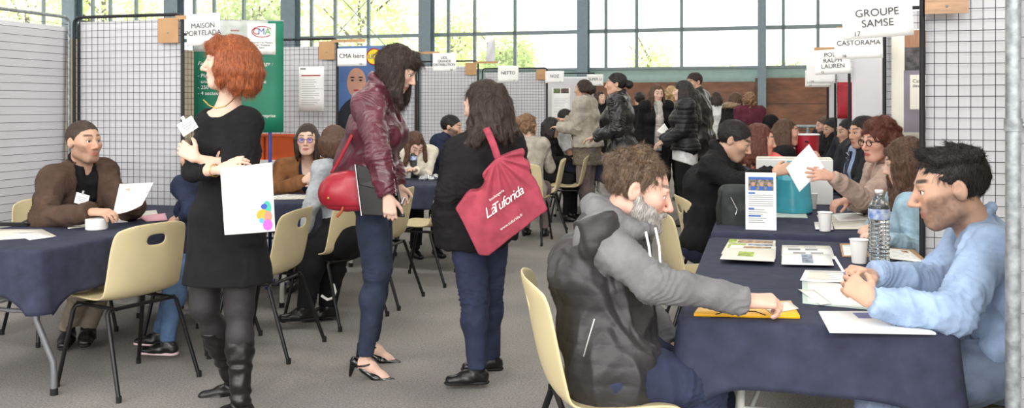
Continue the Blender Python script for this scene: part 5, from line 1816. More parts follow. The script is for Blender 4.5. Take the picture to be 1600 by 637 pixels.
def vestx(F, J):
    F.cap(P(928, 520, 3.05), P(968, 560, 3.05), 0.125, 0.125, k=0.06, side=V(0, 1, 0), ratio=1.2)
    F.cap(P(930, 535, 2.93), P(972, 575, 2.90), 0.108, 0.116, k=0.06)
    F.cap(P(940, 430, 3.05), P(945, 500, 3.05), 0.128, 0.135, k=0.06, side=V(0, 1, 0), ratio=1.25)
    F.ell(J['shR'] + V(0.035, -0.095, -0.085), (0.080, 0.075, 0.090), k=0.01, mode='sub')
    F.ell(J['shL'] + V(0.035, 0.095, -0.085), (0.080, 0.075, 0.090), k=0.01, mode='sub')
    F.ell(P(972, 318, 3.05), (0.080, 0.11, 0.048), k=0.02, mode='sub')
    F.cut(P(1012, 600, 3.05), V(0.05, 0, -1), R=0.4)
    F.cut(P(1038, 500, 3.05), V(1, 0, 0.0), R=0.42)
g1 = garment(J, o, 'padded_vest', K_VEST, vox=0.0065, g=0.032, bulk=1.04, arms=False, hem=0.10, neck='none', amp=0.013, ring=0.0, extra=vestx, quilt=0.003, hem_drop=V(-0.1, 0, -1), freq=12.0)
trousers(J, o, K_NAVY, vox=0.007, g=0.016, bulk=1.06, amp=0.005, ring=0.005)
shoes(J, o, M_SHOE, M_SOLEB)
ro = np.array(o.location)
b = MB(); b.tube([P(1009, 362, 2.84) - ro, P(1014, 385, 2.82) - ro, P(1018, 418, 2.80) - ro], 0.0042, 8); b.tube([P(1024, 356, 2.9) - ro, P(1030, 385, 2.86) - ro, P(1032, 420, 2.84) - ro], 0.0042, 8); b.build('drawstring', M_TXTW, o)
b = MB(); b.tube([P(929, 498, 2.775) - ro, P(921, 525, 2.765) - ro, P(912, 556, 2.77) - ro], 0.0032, 8); b.build('pocket_zip', M_SILVER, o)
b = MB(); ww = P(1070, 566, 3.13) - ro
b.tube([ww + 0.033 * V(math.cos(a) * 0.5, -math.sin(a) * 0.9, math.cos(a) * 0.6) for a in np.linspace(0, 6.283, 17)[:-1]], 0.0022, 6, closed=True); b.build('wrist_cord', M_RUB, o)
J_grey = J

# ---------------------------------------------------------------- man in light blue
J = pose('seat', 1.50, 2.95, 1.76, face=180, hs=1.10, over=dict(
    hipL=P(1592, 578, 2.84), hipR=P(1588, 570, 3.06), shL=P(1548, 388, 2.84), shR=P(1520, 376, 3.16), neck=P(1532, 364, 3.0), head=P(1484, 294, 2.98), hunch=0.04,
    elL=P(1488, 492, 2.72), wrL=P(1362, 470, 2.76), elR=P(1452, 440, 3.12), wrR=P(1362, 430, 3.02),
    knL=P(1370, 590, 2.86), anL=P(1378, 800, 2.86), knR=P(1376, 580, 3.10), anR=P(1400, 740, 3.1), hf=V(-0.93, 0.26, -0.20)))
o = person(J, vox=0.0042, skin='mid', label='young man with dark stubble in a light blue shirt holding a pen',
           hands={'L': dict(dir=P(1312, 430, 2.86) - P(1362, 470, 2.76), nrm=V(-0.35, -0.75, 0.4), curl=(0.5, 0.6, 0.7, 0.8), thumb=0.4), 'R': dict(dir=P(1308, 408, 2.92) - P(1358, 430, 3.02), nrm=V(-0.2, -0.2, 1), curl=(0.5, 0.65, 0.75, 0.8), thumb=0.3)},
           eye=(46, 30, 22), colkw=dict(beard=(52, 43, 39), beard_amt=0.60, brow=(26, 20, 18), brow_w=1.1, blush=0.3, lips=(176, 112, 98)), nose=1.25, finger=0.0078)
hair(J, o, H_BLACK, 'quiff', vox=0.0042, vol=0.975, amp=0.003, seed=5, strands=9000, slen=0.018, lift=0.008, frizz=0.002)
def shx(F, J):
    F.cap(P(1575, 470, 2.96), P(1590, 540, 2.96), 0.108, 0.115, k=0.06, side=V(0, 1, 0), ratio=1.3)
    F.cap(P(1560, 548, 2.80), P(1590, 560, 2.86), 0.05, 0.08, k=0.05)
garment(J, o, 'shirt', K_SKY, vox=0.0058, g=0.016, bulk=1.0, hem=0.03, neck='v', collar=0.010, amp=0.008, ring=0.007, extra=shx, slv_g=0.006)
trousers(J, o, cloth('denim_grey', (122, 136, 160), 0.85, bump=0.8, bscale=420), vox=0.007, g=0.014, bulk=1.04, amp=0.005, ring=0.005, name='jeans')
shoes(J, o, M_SHOE, M_SOLEB)
J_blue = J

# ---------------------------------------------------------------- man in brown cardigan
J = pose('seat', -2.78, 5.55, 1.78, face=-38, hs=1.06, over=dict(
    hipR=P(96, 396, 5.45), hipL=P(125, 392, 5.62), shR=P(84, 282, 5.32), shL=P(160, 270, 5.60), neck=P(126, 262, 5.46), head=P(132, 222, 5.42), hunch=0.03,
    elR=P(66, 344, 5.12), wrR=P(142, 331, 4.96), elL=P(192, 336, 5.50), wrL=P(214, 322, 5.16),
    knR=P(140, 420, 5.10), anR=P(106, 512, 5.32), knL=P(172, 412, 5.25), anL=P(138, 508, 5.34), hf=V(0.86, -0.50, 0.02)))
o = person(J, vox=0.0055, skin='mid', label='man with cropped hair in a brown cardigan sitting behind the left table', finger=0.0085,
           hands={'R': dict(dir=V(1, -0.2, 0.0), nrm=V(0, -0.3, 1), curl=0.5), 'L': dict(dir=V(0.15, -0.4, 0.5), nrm=V(0.8, -0.5, 0.2), curl=0.7)},
           eye=(60, 80, 90), colkw=dict(beard=(92, 66, 52), beard_amt=0.5, brow=(70, 48, 38), brow_w=1.2, blush=0.5), nose=1.1, jaw=1.05)
hair(J, o, hairmat('hair_cropped', (44, 32, 26), (88, 68, 56)), 'buzz', vox=0.0055, hairline=0.012, strands=5000, slen=0.008, lift=0.003, vol=0.985, amp=0.001, seed=2)
garment(J, o, 'polo_shirt', K_BLACK, vox=0.007, g=0.010, short=0.5, hem=0.02, neck='crew', collar=0.010)
garment(J, o, 'cardigan', K_BROWN, vox=0.0065, g=0.028, bulk=1.04, hem=0.03, neck='v', open_w=0.062, amp=0.006, ring=0.006, collar=0.0, open_top=0.07)
trousers(J, o, K_BEIGEP, vox=0.008, g=0.014, amp=0.004)
shoes(J, o, M_SHOE, M_SOLEB, toe=nrm(V(0.3, -0.9, 0)))
pel, sh, up, side, front, hsd = t_frame(J)
badge(o, P(128, 311, 5.18), V(0.92, -0.30, -0.18), V(0.2, 0.1, 1), 0.095, 0.062)

# ---------------------------------------------------------------- seated visitor hidden behind the red haired woman
J = pose('seat', -1.80, 5.30, 1.50, face=155, female=True, lean=6, hs=0.97, head=165, over=dict(
    elR=P(305, 322, 5.45), wrR=P(283, 335, 5.35), elL=P(300, 330, 5.05), wrL=P(287, 338, 5.15), anL=P(262, 534, 5.02), anR=P(250, 520, 5.24), knL=P(276, 428, 5.10), knR=P(280, 420, 5.30)))
o = person(J, vox=0.008, skin='mid', label='seated visitor in navy and jeans with pale soled sneakers behind the red haired woman', hands={})
hair(J, o, H_BR, 'long', vox=0.008, L=0.2, amp=0.003)
garment(J, o, 'sweater', K_NAVYS, vox=0.008, g=0.016, hem=0.04)
trousers(J, o, K_JEANS2, vox=0.008, g=0.010, name='jeans')
shoes(J, o, M_SHOE, M_SOLEP, toe=V(-0.98, 0.1, 0), vox=0.006)

# ---------------------------------------------------------------- woman with glasses in camel blazer
J = pose('seat', -1.63, 7.32, 1.66, face=-84, female=True, lean=8, hs=1.05, over=dict(
    shR=P(444, 262, 7.22), shL=P(512, 262, 7.30), neck=P(480, 250, 7.25), head=P(480, 218, 7.12), elR=P(428, 300, 7.05), wrR=P(474, 282, 6.80), elL=P(520, 300, 7.1), wrL=P(506, 282, 6.82), hf=V(0.10, -1, -0.04)))
o = person(J, vox=0.0062, skin='light', label='woman with round glasses in a camel blazer sitting right of the green banner', finger=0.0095,
           hands={'R': dict(dir=V(0.9, -0.2, 0.3), nrm=V(0, -1, 0.3), curl=0.5), 'L': dict(dir=V(-0.9, -0.2, 0.3), nrm=V(0, -1, 0.3), curl=0.5)}, eye=(60, 44, 34), colkw=dict(blush=0.4, lips=(186, 104, 102)))
hair(J, o, H_DKBR, 'long', vox=0.006, L=0.19, vol=1.02, front=58, amp=0.003, seed=7, hairline=-0.012)
glasses(J, o, mat('glasses_gold', srgb(120, 90, 60), 0.3, metal=0.5), r=0.023, th=0.002)
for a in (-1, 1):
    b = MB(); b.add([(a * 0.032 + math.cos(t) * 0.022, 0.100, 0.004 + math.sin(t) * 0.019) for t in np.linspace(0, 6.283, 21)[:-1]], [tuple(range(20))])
    local_mb(J, o, b, 'lens', mat('lens_reflection_tint', srgb(120, 110, 235), 0.05, alpha=0.38, spec=1.0))  # purple reflection on the coated glass, painted in as a lens tint
garment(J, o, 'blouse', K_NAVYS, vox=0.008, g=0.010, hem=0.02, neck='v')
garment(J, o, 'blazer', K_CAMEL, vox=0.007, g=0.026, hem=0.03, neck='v', open_w=0.040, amp=0.005, open_top=0.05)
trousers(J, o, K_BLACK, vox=0.010); shoes(J, o, vox=0.010)

# ---------------------------------------------------------------- person in grey sweater, back to us
J = pose('seat', -1.18, 5.97, 1.66, face=150, female=True, lean=6, hs=1.0, over=dict(
    shL=P(503, 266, 5.84), shR=P(548, 262, 6.12), neck=P(526, 256, 5.98), head=P(520, 224, 5.98), elL=P(487, 320, 5.74), wrL=P(476, 362, 5.77), elR=P(520, 310, 6.27), wrR=P(498, 290, 6.47),
    hipL=P(528, 372, 5.88), hipR=P(552, 368, 6.06), knL=P(488, 390, 5.82), knR=P(520, 396, 6.00), anL=P(478, 480, 5.76), anR=P(512, 478, 5.94), hf=V(-0.6, 0.78, 0.0)))
o = person(J, vox=0.0065, skin='light', label='seated visitor in light grey sweater and black trousers behind the burgundy jacket', finger=0.009)
hair(J, o, H_BR, 'long', vox=0.006, L=0.12, vol=1.04, front=64, amp=0.004, seed=17)
garment(J, o, 'sweater', K_LGREY, vox=0.007, g=0.018, hem=0.06, amp=0.006)
trousers(J, o, K_BLACK, vox=0.008, g=0.022, bulk=1.1)
shoes(J, o, M_SHOE, M_SOLEB, 'boot', toe=nrm(V(-0.9, -0.25, 0)), vox=0.006)
b = MB(); ro = np.array(o.location); b.tube([P(503, 462, 5.74) - ro, P(512, 468, 5.70) - ro, P(521, 465, 5.72) - ro, P(524, 455, 5.78) - ro, P(521, 444, 5.82) - ro], 0.009, 8); b.build('ankle_strap', M_WHITEP, o)

# ---------------------------------------------------------------- black hoodie man
J = pose('seat', 1.22, 5.82, 1.76, face=0, hs=1.02, over=dict(
    hipR=P(1098, 384, 5.65), hipL=P(1102, 376, 5.88), shR=P(1112, 262, 5.62), shL=P(1130, 252, 5.98), neck=P(1124, 246, 5.80), head=P(1148, 220, 5.75), hunch=0.05,
    elR=P(1150, 286, 5.46), wrR=P(1210, 269, 5.36), elL=P(1170, 290, 6.10), wrL=P(1200, 300, 5.90), knR=P(1185, 386, 5.62), knL=P(1185, 380, 5.90), anR=P(1170, 500, 5.60), anL=P(1185, 490, 5.90), hf=V(0.80, -0.34, -0.42)))
o = person(J, vox=0.0055, skin='mid', label='young man in a black hoodie looking down and reaching out with a sheet', finger=0.0085,
           hands={'R': dict(dir=V(1, 0.1, 0.25), nrm=V(0, -0.9, 0.5), curl=(0.35, 0.5, 0.6, 0.7), thumb=0.3)}, eye=(46, 30, 22), colkw=dict(brow=(30, 22, 20), brow_w=1.4, beard=(90, 70, 60), beard_amt=0.18, lips=(190, 120, 110)), nose=1.2)
hair(J, o, H_BLACK, 'short', vox=0.005, vol=1.03, amp=0.003, seed=8, strands=5000, slen=0.022, lift=0.008)
garment(J, o, 'hoodie', K_BLACK, vox=0.007, g=0.020, hem=0.05, neck='crew', collar=0.024, amp=0.008, ring=0.006)
trousers(J, o, K_NAVY, vox=0.008); shoes(J, o, vox=0.009)

# ---------------------------------------------------------------- woman in beige knit with glasses
J = pose('seat', 2.38, 5.55, 1.68, face=180, female=True, hs=1.05, over=dict(
    shL=P(1392, 278, 5.36), shR=P(1372, 266, 5.68), neck=P(1384, 258, 5.52), head=P(1372, 221, 5.45), hunch=0.04,
    elL=P(1350, 312, 5.26), wrL=P(1301, 276, 5.14), elR=P(1345, 318, 5.60), wrR=P(1325, 313, 5.35), hipL=P(1400, 375, 5.45), hipR=P(1398, 370, 5.65), hf=V(-0.92, -0.36, -0.10)))
o = person(J, vox=0.0055, skin='flush', label='woman with auburn curls and dark rimmed glasses in a beige knit, right hand side', finger=0.0085,
           hands={'L': dict(dir=V(-1, -0.05, 0.15), nrm=V(0.1, -0.9, 0.45), curl=(0.12, 0.18, 0.22, 0.3), spread=0.13), 'R': dict(dir=V(-1, -0.3, -0.1), nrm=V(0, -0.3, 1), curl=0.6)}, eye=(60, 44, 34), colkw=dict(lips=(190, 100, 96), blush=0.5), nose=1.1)
hair(J, o, H_AUB, 'curly', vox=0.006, L=0.07, vol=1.12, amp=0.005, seed=21, strands=6000, slen=0.03, lift=0.012, frizz=0.008)
glasses(J, o, M_RUB, r=0.022, th=0.0022)
garment(J, o, 'knit_sweater', K_KNIT, vox=0.007, g=0.020, bulk=1.02, hem=0.05, neck='v', amp=0.008, ring=0.006)
trousers(J, o, K_BLACK, vox=0.010); shoes(J, o, vox=0.010)

# ---------------------------------------------------------------- curly haired woman in pale blue
J = pose('seat', 2.16, 4.86, 1.66, face=182, female=True, hs=1.05, pitch=-14, head=163, over=dict(
    shL=P(1424, 322, 4.72), shR=P(1408, 312, 5.02), neck=P(1416, 300, 4.88), head=P(1414, 254, 4.84), elL=P(1430, 388, 4.60), wrL=P(1386, 372, 4.55), elR=P(1384, 350, 5.0), wrR=P(1362, 354, 4.85)))
o = person(J, eye=(70, 48, 36), vox=0.006, skin='light', label='woman with long wavy brown hair in pale blue, behind the nearest right post', finger=0.009, hands={})
hair(J, o, hairmat('hair_ringlets', (46, 30, 22), (116, 82, 60)), 'long', vox=0.0055, L=0.27, vol=1.10, front=50, wave=0.016, amp=0.006, seed=31, locks=30, spread=0.03, strands=6000, slen=0.04, lift=0.008, frizz=0.006)
garment(J, o, 'shirt', K_SKY2, vox=0.007, g=0.020, hem=0.05, neck='v', amp=0.007)
trousers(J, o, K_JEANS, vox=0.010); shoes(J, o, vox=0.010)

# ================================================================== smaller figures
def fig(label, kind, px, Y, h, face, top, hairm, hstyle='short', skin='mid', group=None, vox=0.0085, head=None, pitch=0, female=False, legm=None, top_kw=None, hair_kw=None, arms=None, over=None, bulk=1.0, lean=4, legs_vis=True,
        garm='jacket', inner=None, colkw=None, hands=None, hs=1.02, shoesk='flat', eye=(50, 36, 30), seat=0.46, hunch=0.0, z0=0.0, arms_hint=None):
    x = (px - CX) * Y / F_PX
    ov = dict(over or {}); ov['hunch'] = hunch
    J = pose(kind, x, Y, h, face=face, female=female, lean=lean, head=head, pitch=pitch, hs=hs, arms=arms, over=ov, seat=seat, z0=z0)
    o = person(J, vox=vox, skin=skin, label=label, group=group, hands=hands, colkw=colkw or {}, eye=eye, detail=True, bulk=bulk, finger=0.0)
    if hstyle:
        hk = dict(strands=3000 if Y < 13 else 1200, slen=0.030, sw=0.0011, lift=0.006, frizz=0.004); hk.update(hair_kw or {})
        if hstyle == 'short': hk['slen'] = 0.018
        if hstyle == 'long' and 'spread' not in hk: hk['spread'] = 0.035
        hair(J, o, hairm, hstyle, vox=vox * 0.8, **hk)
    if inner:
        garment(J, o, 'shirt', inner, vox=vox, g=0.010, hem=0.10 if kind == 'stand' else 0.03, neck='crew', bulk=bulk)
    kw = dict(g=0.024 if inner else 0.018, hem=0.08, neck='crew', amp=0.006); kw.update(top_kw or {})
    garment(J, o, garm, top, vox=vox, bulk=bulk, **kw)
    trousers(J, o, legm or K_BLACK, vox=vox * 1.15, g=0.012, bulk=bulk)
    shoes(J, o, vox=vox * 1.1, kind=shoesk)
    return J, o

# left row, beyond
fig('woman bending over to write in a cream top, behind the water bottles', 'seat', 640, 8.75, 1.62, -60, K_CREAM, H_BR, 'long', 'light', female=True, lean=20, pitch=-42, vox=0.0075, garm='top', hair_kw=dict(L=0.22, front=60, wave=0.008), over=dict(head=P(648, 226, 8.55), wrR=P(632, 268, 8.3), wrL=P(650, 266, 8.3)))
J_navy, o_ = fig('bearded man in a navy suit and white shirt seated in front of a grid panel', 'seat', 696, 9.25, 1.80, -25, K_NAVYS, H_BLACK, 'short', 'mid', vox=0.0075, lean=4, head=-12, pitch=-10, garm='suit_jacket', inner=K_WHITE, top_kw=dict(open_w=0.05, neck='v', open_top=0.06), colkw=dict(beard=(40, 30, 28), beard_amt=0.85, brow=(30, 22, 20)), over=dict(head=P(706, 199, 9.2)))
fig('curly fair haired woman in a greige coat seen from behind, by the raspberry bag', 'seat', 822, 9.4, 1.68, 75, K_TRENCH, H_LTBR, 'curly', 'light', female=True, lean=6, head=40, vox=0.0075, garm='coat', hair_kw=dict(L=0.04, vol=1.04, amp=0.004), legm=K_TAUPE, top_kw=dict(hem=0.16), bulk=1.1)
fig('dark haired woman in black seated next to the man in white', 'seat', 845, 11.2, 1.60, -20, K_BLACK, H_BLACK, 'long', 'light', female=True, lean=12, head=-15, pitch=-16, vox=0.008, hair_kw=dict(L=0.16, front=62))
fig('man in a white shirt leaning over the far table on the left side', 'seat', 868, 11.7, 1.80, -10, K_WHITE, H_BLACK, 'short', 'tan', lean=10, head=-10, pitch=-18, vox=0.008, garm='shirt', top_kw=dict(short=0.75), hair_kw=dict(vol=1.05))
fig('woman with dark curls seated just beyond the man in white', 'seat', 889, 12.3, 1.62, 190, K_SUIT, H_BR, 'wavy', 'light', female=True, lean=4, vox=0.0085, hair_kw=dict(L=0.08))
J, o = fig('woman in a long oatmeal sweater with her dark hair up', 'stand', 917, 11.0, 1.73, 160, K_KNIT2, H_DKBR, 'long', 'mid', female=True, lean=2, head=150, vox=0.0075, garm='sweater', legm=K_TAUPE,
           hair_kw=dict(L=0.05, front=84, bun=((0, -0.10, 0.0), (0.06, 0.05, 0.06))), top_kw=dict(hem=0.02, g=0.040, amp=0.008, neck='scoop'), bulk=1.15, arms={'L': (-0.05, 0.30, -0.28), 'R': (-0.05, 0.30, -0.20)})
pel, sh, up, side, front, hsd = t_frame(J)
F = Field(0.009); F.cap(pel + up * 0.12, pel - UP * 0.26, 0.168, 0.172, k=0.03, side=hsd, ratio=1.25); F.cut(pel - UP * 0.24, -UP); F.cut(pel + UP * 0.10, UP); F.build('sweater_lower_band', K_TWEED, o, origin=o.location, disp=fold_disp(J, 0.007, 0.0))
J, o = fig('woman with a dark bun in a black leather jacket', 'stand', 972, 9.5, 1.76, 165, K_BLEATH, H_BLACK, 'short', 'mid', female=True, lean=4, head=172, vox=0.0072, garm='leather_jacket', hair_kw=dict(vol=1.03, bun=((0, -0.145, 0.0), (0.042, 0.042, 0.042)), amp=0.002), top_kw=dict(hem=0.05, g=0.030, amp=0.012, ring=0.010, collar=0.016), bulk=1.08, arms={'L': (0.05, 0.22, -0.36), 'R': (0.05, 0.22, -0.36)})
fig('dark haired woman far off between the sweater and the black leather jacket', 'stand', 936, 17.0, 1.68, -60, K_BLACK, H_DKBR, 'long', 'light', female=True, vox=0.010, head=-70, hair_kw=dict(L=0.2, front=62))
fig('person with a black bun seen from behind beside the scarf woman', 'stand', 1001, 14.5, 1.62, 100, K_BLACK, H_BLACK, 'short', 'mid', female=True, vox=0.010, hair_kw=dict(vol=1.08, bun=((0, -0.10, 0.05), (0.05, 0.04, 0.05))))
J, o = fig('woman with long brown hair wearing a pale scarf, facing the camera', 'stand', 1024, 12.2, 1.70, -80, K_BLACK, H_BR, 'long', 'light', female=True, vox=0.008, head=-75, pitch=-12, hair_kw=dict(L=0.30, front=56), garm='coat', top_kw=dict(hem=0.22, open_w=0.05, neck='v'), inner=K_LGREY, arms={'L': (0.05, 0.26, -0.36), 'R': (0.04, 0.02, -0.52)})
F = Field(0.008); n0 = J['neck']; f = J['fwd']
F.chain([n0 + J['rt'] * 0.07 + UP * 0.02, n0 + f * 0.09 + UP * 0.01, n0 - J['rt'] * 0.07 + UP * 0.02], 0.035, k=0.02); F.chain([n0 + f * 0.09 - J['rt'] * 0.02, n0 + f * 0.15 - UP * 0.2, n0 + f * 0.15 - UP * 0.5], [0.036, 0.05, 0.045], k=0.02); F.build('scarf', K_SCARF, o, origin=o.location, disp=fold_disp(J, 0.008, 0, 22))
fig('blond wavy haired person mostly hidden by the black puffer jacket', 'stand', 1050, 13.4, 1.68, 100, K_BLACK, H_BLOND, 'wavy', 'light', female=True, vox=0.010, hair_kw=dict(L=0.2, vol=1.1))
J, o = fig('woman with long black hair in a black puffer jacket and white shirt tail', 'stand', 1070, 10.6, 1.70, 175, K_PUFF, H_BLACK, 'long', 'light', female=True, vox=0.0072, lean=0, head=170, garm='puffer_jacket', hair_kw=dict(L=0.40, front=60, vol=1.10, spread=0.07), top_kw=dict(hem=0.02, g=0.040, quilt=0.007, amp=0.005), bulk=1.05, arms={'L': (-0.02, 0.26, -0.42), 'R': (-0.02, 0.26, -0.42)})
pel, sh, up, side, front, hsd = t_frame(J)
F = Field(0.009); F.cap(pel + UP * 0.05, pel - UP * 0.20, 0.142, 0.150, k=0.03, side=hsd, ratio=1.35); F.cut(pel - UP * 0.18, V(-0.3, 0, -1)); F.build('shirt_tail', K_WHITE, o, origin=o.location)
J_puff = J
fig('tall man with short hair in a dark coat behind the puffer jacket', 'stand', 1093, 11.6, 1.84, 150, K_BLEATH, H_DKBR, 'buzz', 'mid', vox=0.008, head=205, pitch=-14, lean=4, hair_kw=dict(vol=1.0), garm='coat', top_kw=dict(hem=0.25, g=0.035, collar=0.02), bulk=1.1)
fig('woman with dark shoulder length hair in a white top, far off', 'stand', 1119, 16.0, 1.66, 75, K_WHITE, H_DKBR, 'long', 'light', female=True, vox=0.010, hair_kw=dict(L=0.16, front=66), garm='top')
J, o = fig('woman in a dark parka with a fur trimmed hood, far off', 'stand', 1146, 14.6, 1.62, 30, K_COAT, H_BR, 'long', 'light', female=True, vox=0.0095, head=20, pitch=-25, hair_kw=dict(L=0.18, front=64), garm='parka', top_kw=dict(hem=0.2, g=0.04), bulk=1.12)
F = Field(0.009); n0 = J['neck']; F.chain([n0 + rot_z(J['fwd'], a) * (-0.14) + UP * (0.02 + 0.03 * math.cos(math.radians(a))) for a in range(-110, 111, 22)], 0.045, k=0.02); F.build('fur_trim', K_FUR, o, origin=o.location, disp=hair_disp(0.014, 'messy'))
fig('woman with fair wavy hair in a bordeaux coat, far off', 'stand', 1172, 14.2, 1.60, 85, K_BORD, H_LTBR, 'wavy', 'light', female=True, vox=0.0095, hair_kw=dict(L=0.26, vol=1.08), garm='coat', top_kw=dict(hem=0.2, g=0.035), bulk=1.1)
fig('person in a black knitted cap seated behind the others', 'seat', 1200, 10.2, 1.66, 40, K_BLACK, K_COAT, 'short', 'mid', vox=0.009, hair_kw=dict(vol=1.05, amp=0.001))
J, o = fig('woman with dark auburn hair in a coral top, hand at her chin', 'seat', 1176, 6.7, 1.66, 0, K_CORAL, H_AUB, 'long', 'flush', female=True, vox=0.0065, lean=16, head=-12, pitch=-8, hair_kw=dict(L=0.22, front=62), garm='top', arms={'R': (0.0, 0.30, -0.02), 'L': (0.0, 0.30, -0.12)}, over=dict(head=P(1188, 219, 6.6)), hands={'R': dict(dir=V(0.3, 0.1, 1), nrm=V(0.6, -0.8, 0), curl=0.6)})
fig('woman with long chestnut hair in black smiling across the table, by the red bucket', 'seat', 1206, 7.9, 1.66, 0, K_BLACK, H_BR, 'long', 'flush', female=True, vox=0.007, lean=10, head=-15, hair_kw=dict(L=0.22, front=66), arms={'R': (0.0, 0.34, -0.25), 'L': (0.0, 0.34, -0.25)})
# right row exhibitors
J, o = fig('man in a dark suit with a striped tie seated on the right side', 'seat', 1356, 7.1, 1.80, 186, K_SUIT, H_BLACK, 'short', 'mid', vox=0.0065, lean=6, head=196, pitch=-6, garm='suit_jacket', inner=K_SKY, top_kw=dict(open_w=0.045, neck='v', open_top=0.06), colkw=dict(brow=(30, 22, 20), lips=(190, 110, 104)), hair_kw=dict(vol=1.03), over=dict(head=P(1347, 207, 7.0)))
pel, sh, up, side, front, hsd = t_frame(J)
M_TIE = mat('striped_tie', srgb(40, 44, 66), 0.6, var=0.1); M_TIE2 = mat('tie_stripe', srgb(190, 190, 200), 0.6)
b = MB(); ro = np.array(o.location); p0 = J['neck'] + front * 0.10 - up * 0.01; 
pts = [p0, J['neck'] + front * 0.135 - up * 0.12, J['neck'] + front * 0.15 - up * 0.26]
b.tube([p - ro for p in pts], [0.014, 0.024, 0.030], 8); tie = b.build('tie', M_TIE, o)
b = MB()
for i in range(6):
    t = 0.12 + i * 0.15; q = p0 * (1 - t) + pts[2] * t
    b.tube([q - side * 0.018 - ro + front * 0.019, q + side * 0.016 + up * 0.02 - ro + front * 0.021], 0.003, 5)
b.build('tie_stripes', M_TIE2, tie)
fig('dark haired man in a dark suit seated beyond the striped tie', 'seat', 1335, 8.8, 1.78, 182, K_SUIT, H_BLACK, 'short', 'mid', vox=0.008, lean=6, head=185, pitch=-8, over=dict(head=P(1325, 206, 8.8)), garm='suit_jacket', hair_kw=dict(vol=1.02))
fig('dark haired person in profile at the far end of the right row, nearer one', 'seat', 1305, 10.8, 1.74, 182, K_BLACK, H_BLACK, 'short', 'mid', vox=0.009, lean=8, head=190, pitch=-12, over=dict(head=P(1300, 201, 10.7)), hair_kw=dict(vol=1.03))
fig('greying haired person in profile at the far end of the right row, farthest one', 'seat', 1295, 12.6, 1.76, 182, K_SUIT, H_GREY, 'short', 'pink', vox=0.0095, lean=8, head=185, pitch=-8, over=dict(head=P(1287, 196, 12.4)), hair_kw=dict(vol=1.03))
# ================================================================== TABLES, CHAIRS AND WHAT LIES ON THEM
ZT = 0.7385
def TB(px, py, z=ZT):
    Y = (CAM_H - z) * F_PX / (py - Y0)
    return V((px - CX) * Y / F_PX, Y, z)
proto_t = make_table()
FLc = V(0.557, 2.91, 0)
tabs = []
def table_at(center, rz, label, clabel, L=1.8, W=0.8, seed=0, first=[True], drop=0.20, legmat=None, amp=0.010):
    if L == 1.8 and W == 0.8 and legmat is None:
        t = proto_t if first[0] else copy_tree(proto_t)
        first[0] = False
    else:
        t = make_table(L, W, legmat=legmat)
    place(t, center, rz); tag(t, label, 'table', 'folding tables of the booths')
    c = place(make_cloth('tablecloth', L, W, 0.735, drop, M_NAVY, seed, amp), center, rz)
    tag(c, clabel, 'tablecloth', 'navy tablecloths')
    return t
for i, (lb, cl) in enumerate((('folding table nearest the camera on the right, grey legs', 'navy cloth on the front table under the hands of the grey bearded man'),
                              ('second folding table on the right, behind the water bottle', 'navy cloth under the white leaflet holder and the blue container'),
                              ('third folding table on the right, under the red bucket', 'navy cloth of the third right hand table under the red bucket'),
                              ('fourth folding table on the right, farthest of that row', 'navy cloth of the farthest right hand table'))):
    fl_ = FLc + AD * (0, 2.05, 4.15, 6.25)[i]
    table_at(fl_ + PD * 0.4 + AD * 0.9, RZ, lb, cl, seed=i * 3.3, drop=0.215 if i == 0 else 0.17)
cl_ = V(-2.23, 4.23, 0)
table_at(cl_ - PD * 0.4 + AD * 0.9, RZ, 'folding table with bent grey legs at the left, before the man in brown', 'navy cloth on the left table before the man in brown', seed=21, drop=0.225, legmat=mat('steel_dull', srgb(128, 130, 134), 0.45, metal=0.4))
table_at(V(-1.98, 6.76, 0), RZ + math.pi / 2, 'folding table before the woman with round glasses', 'navy cloth on the table before the woman with round glasses', L=1.25, W=0.7, seed=31)
table_at(V(-0.86, 8.10, 0), RZ + math.pi / 2, 'folding table with two water bottles, before the writing woman', 'navy cloth under the two water bottles', L=1.30, W=0.7, seed=35)
table_at(V(1.03, 11.95, 0), RZ, 'folding table before the man in white, left row', 'navy cloth on the table before the man in white', L=1.5, W=0.7, seed=39)

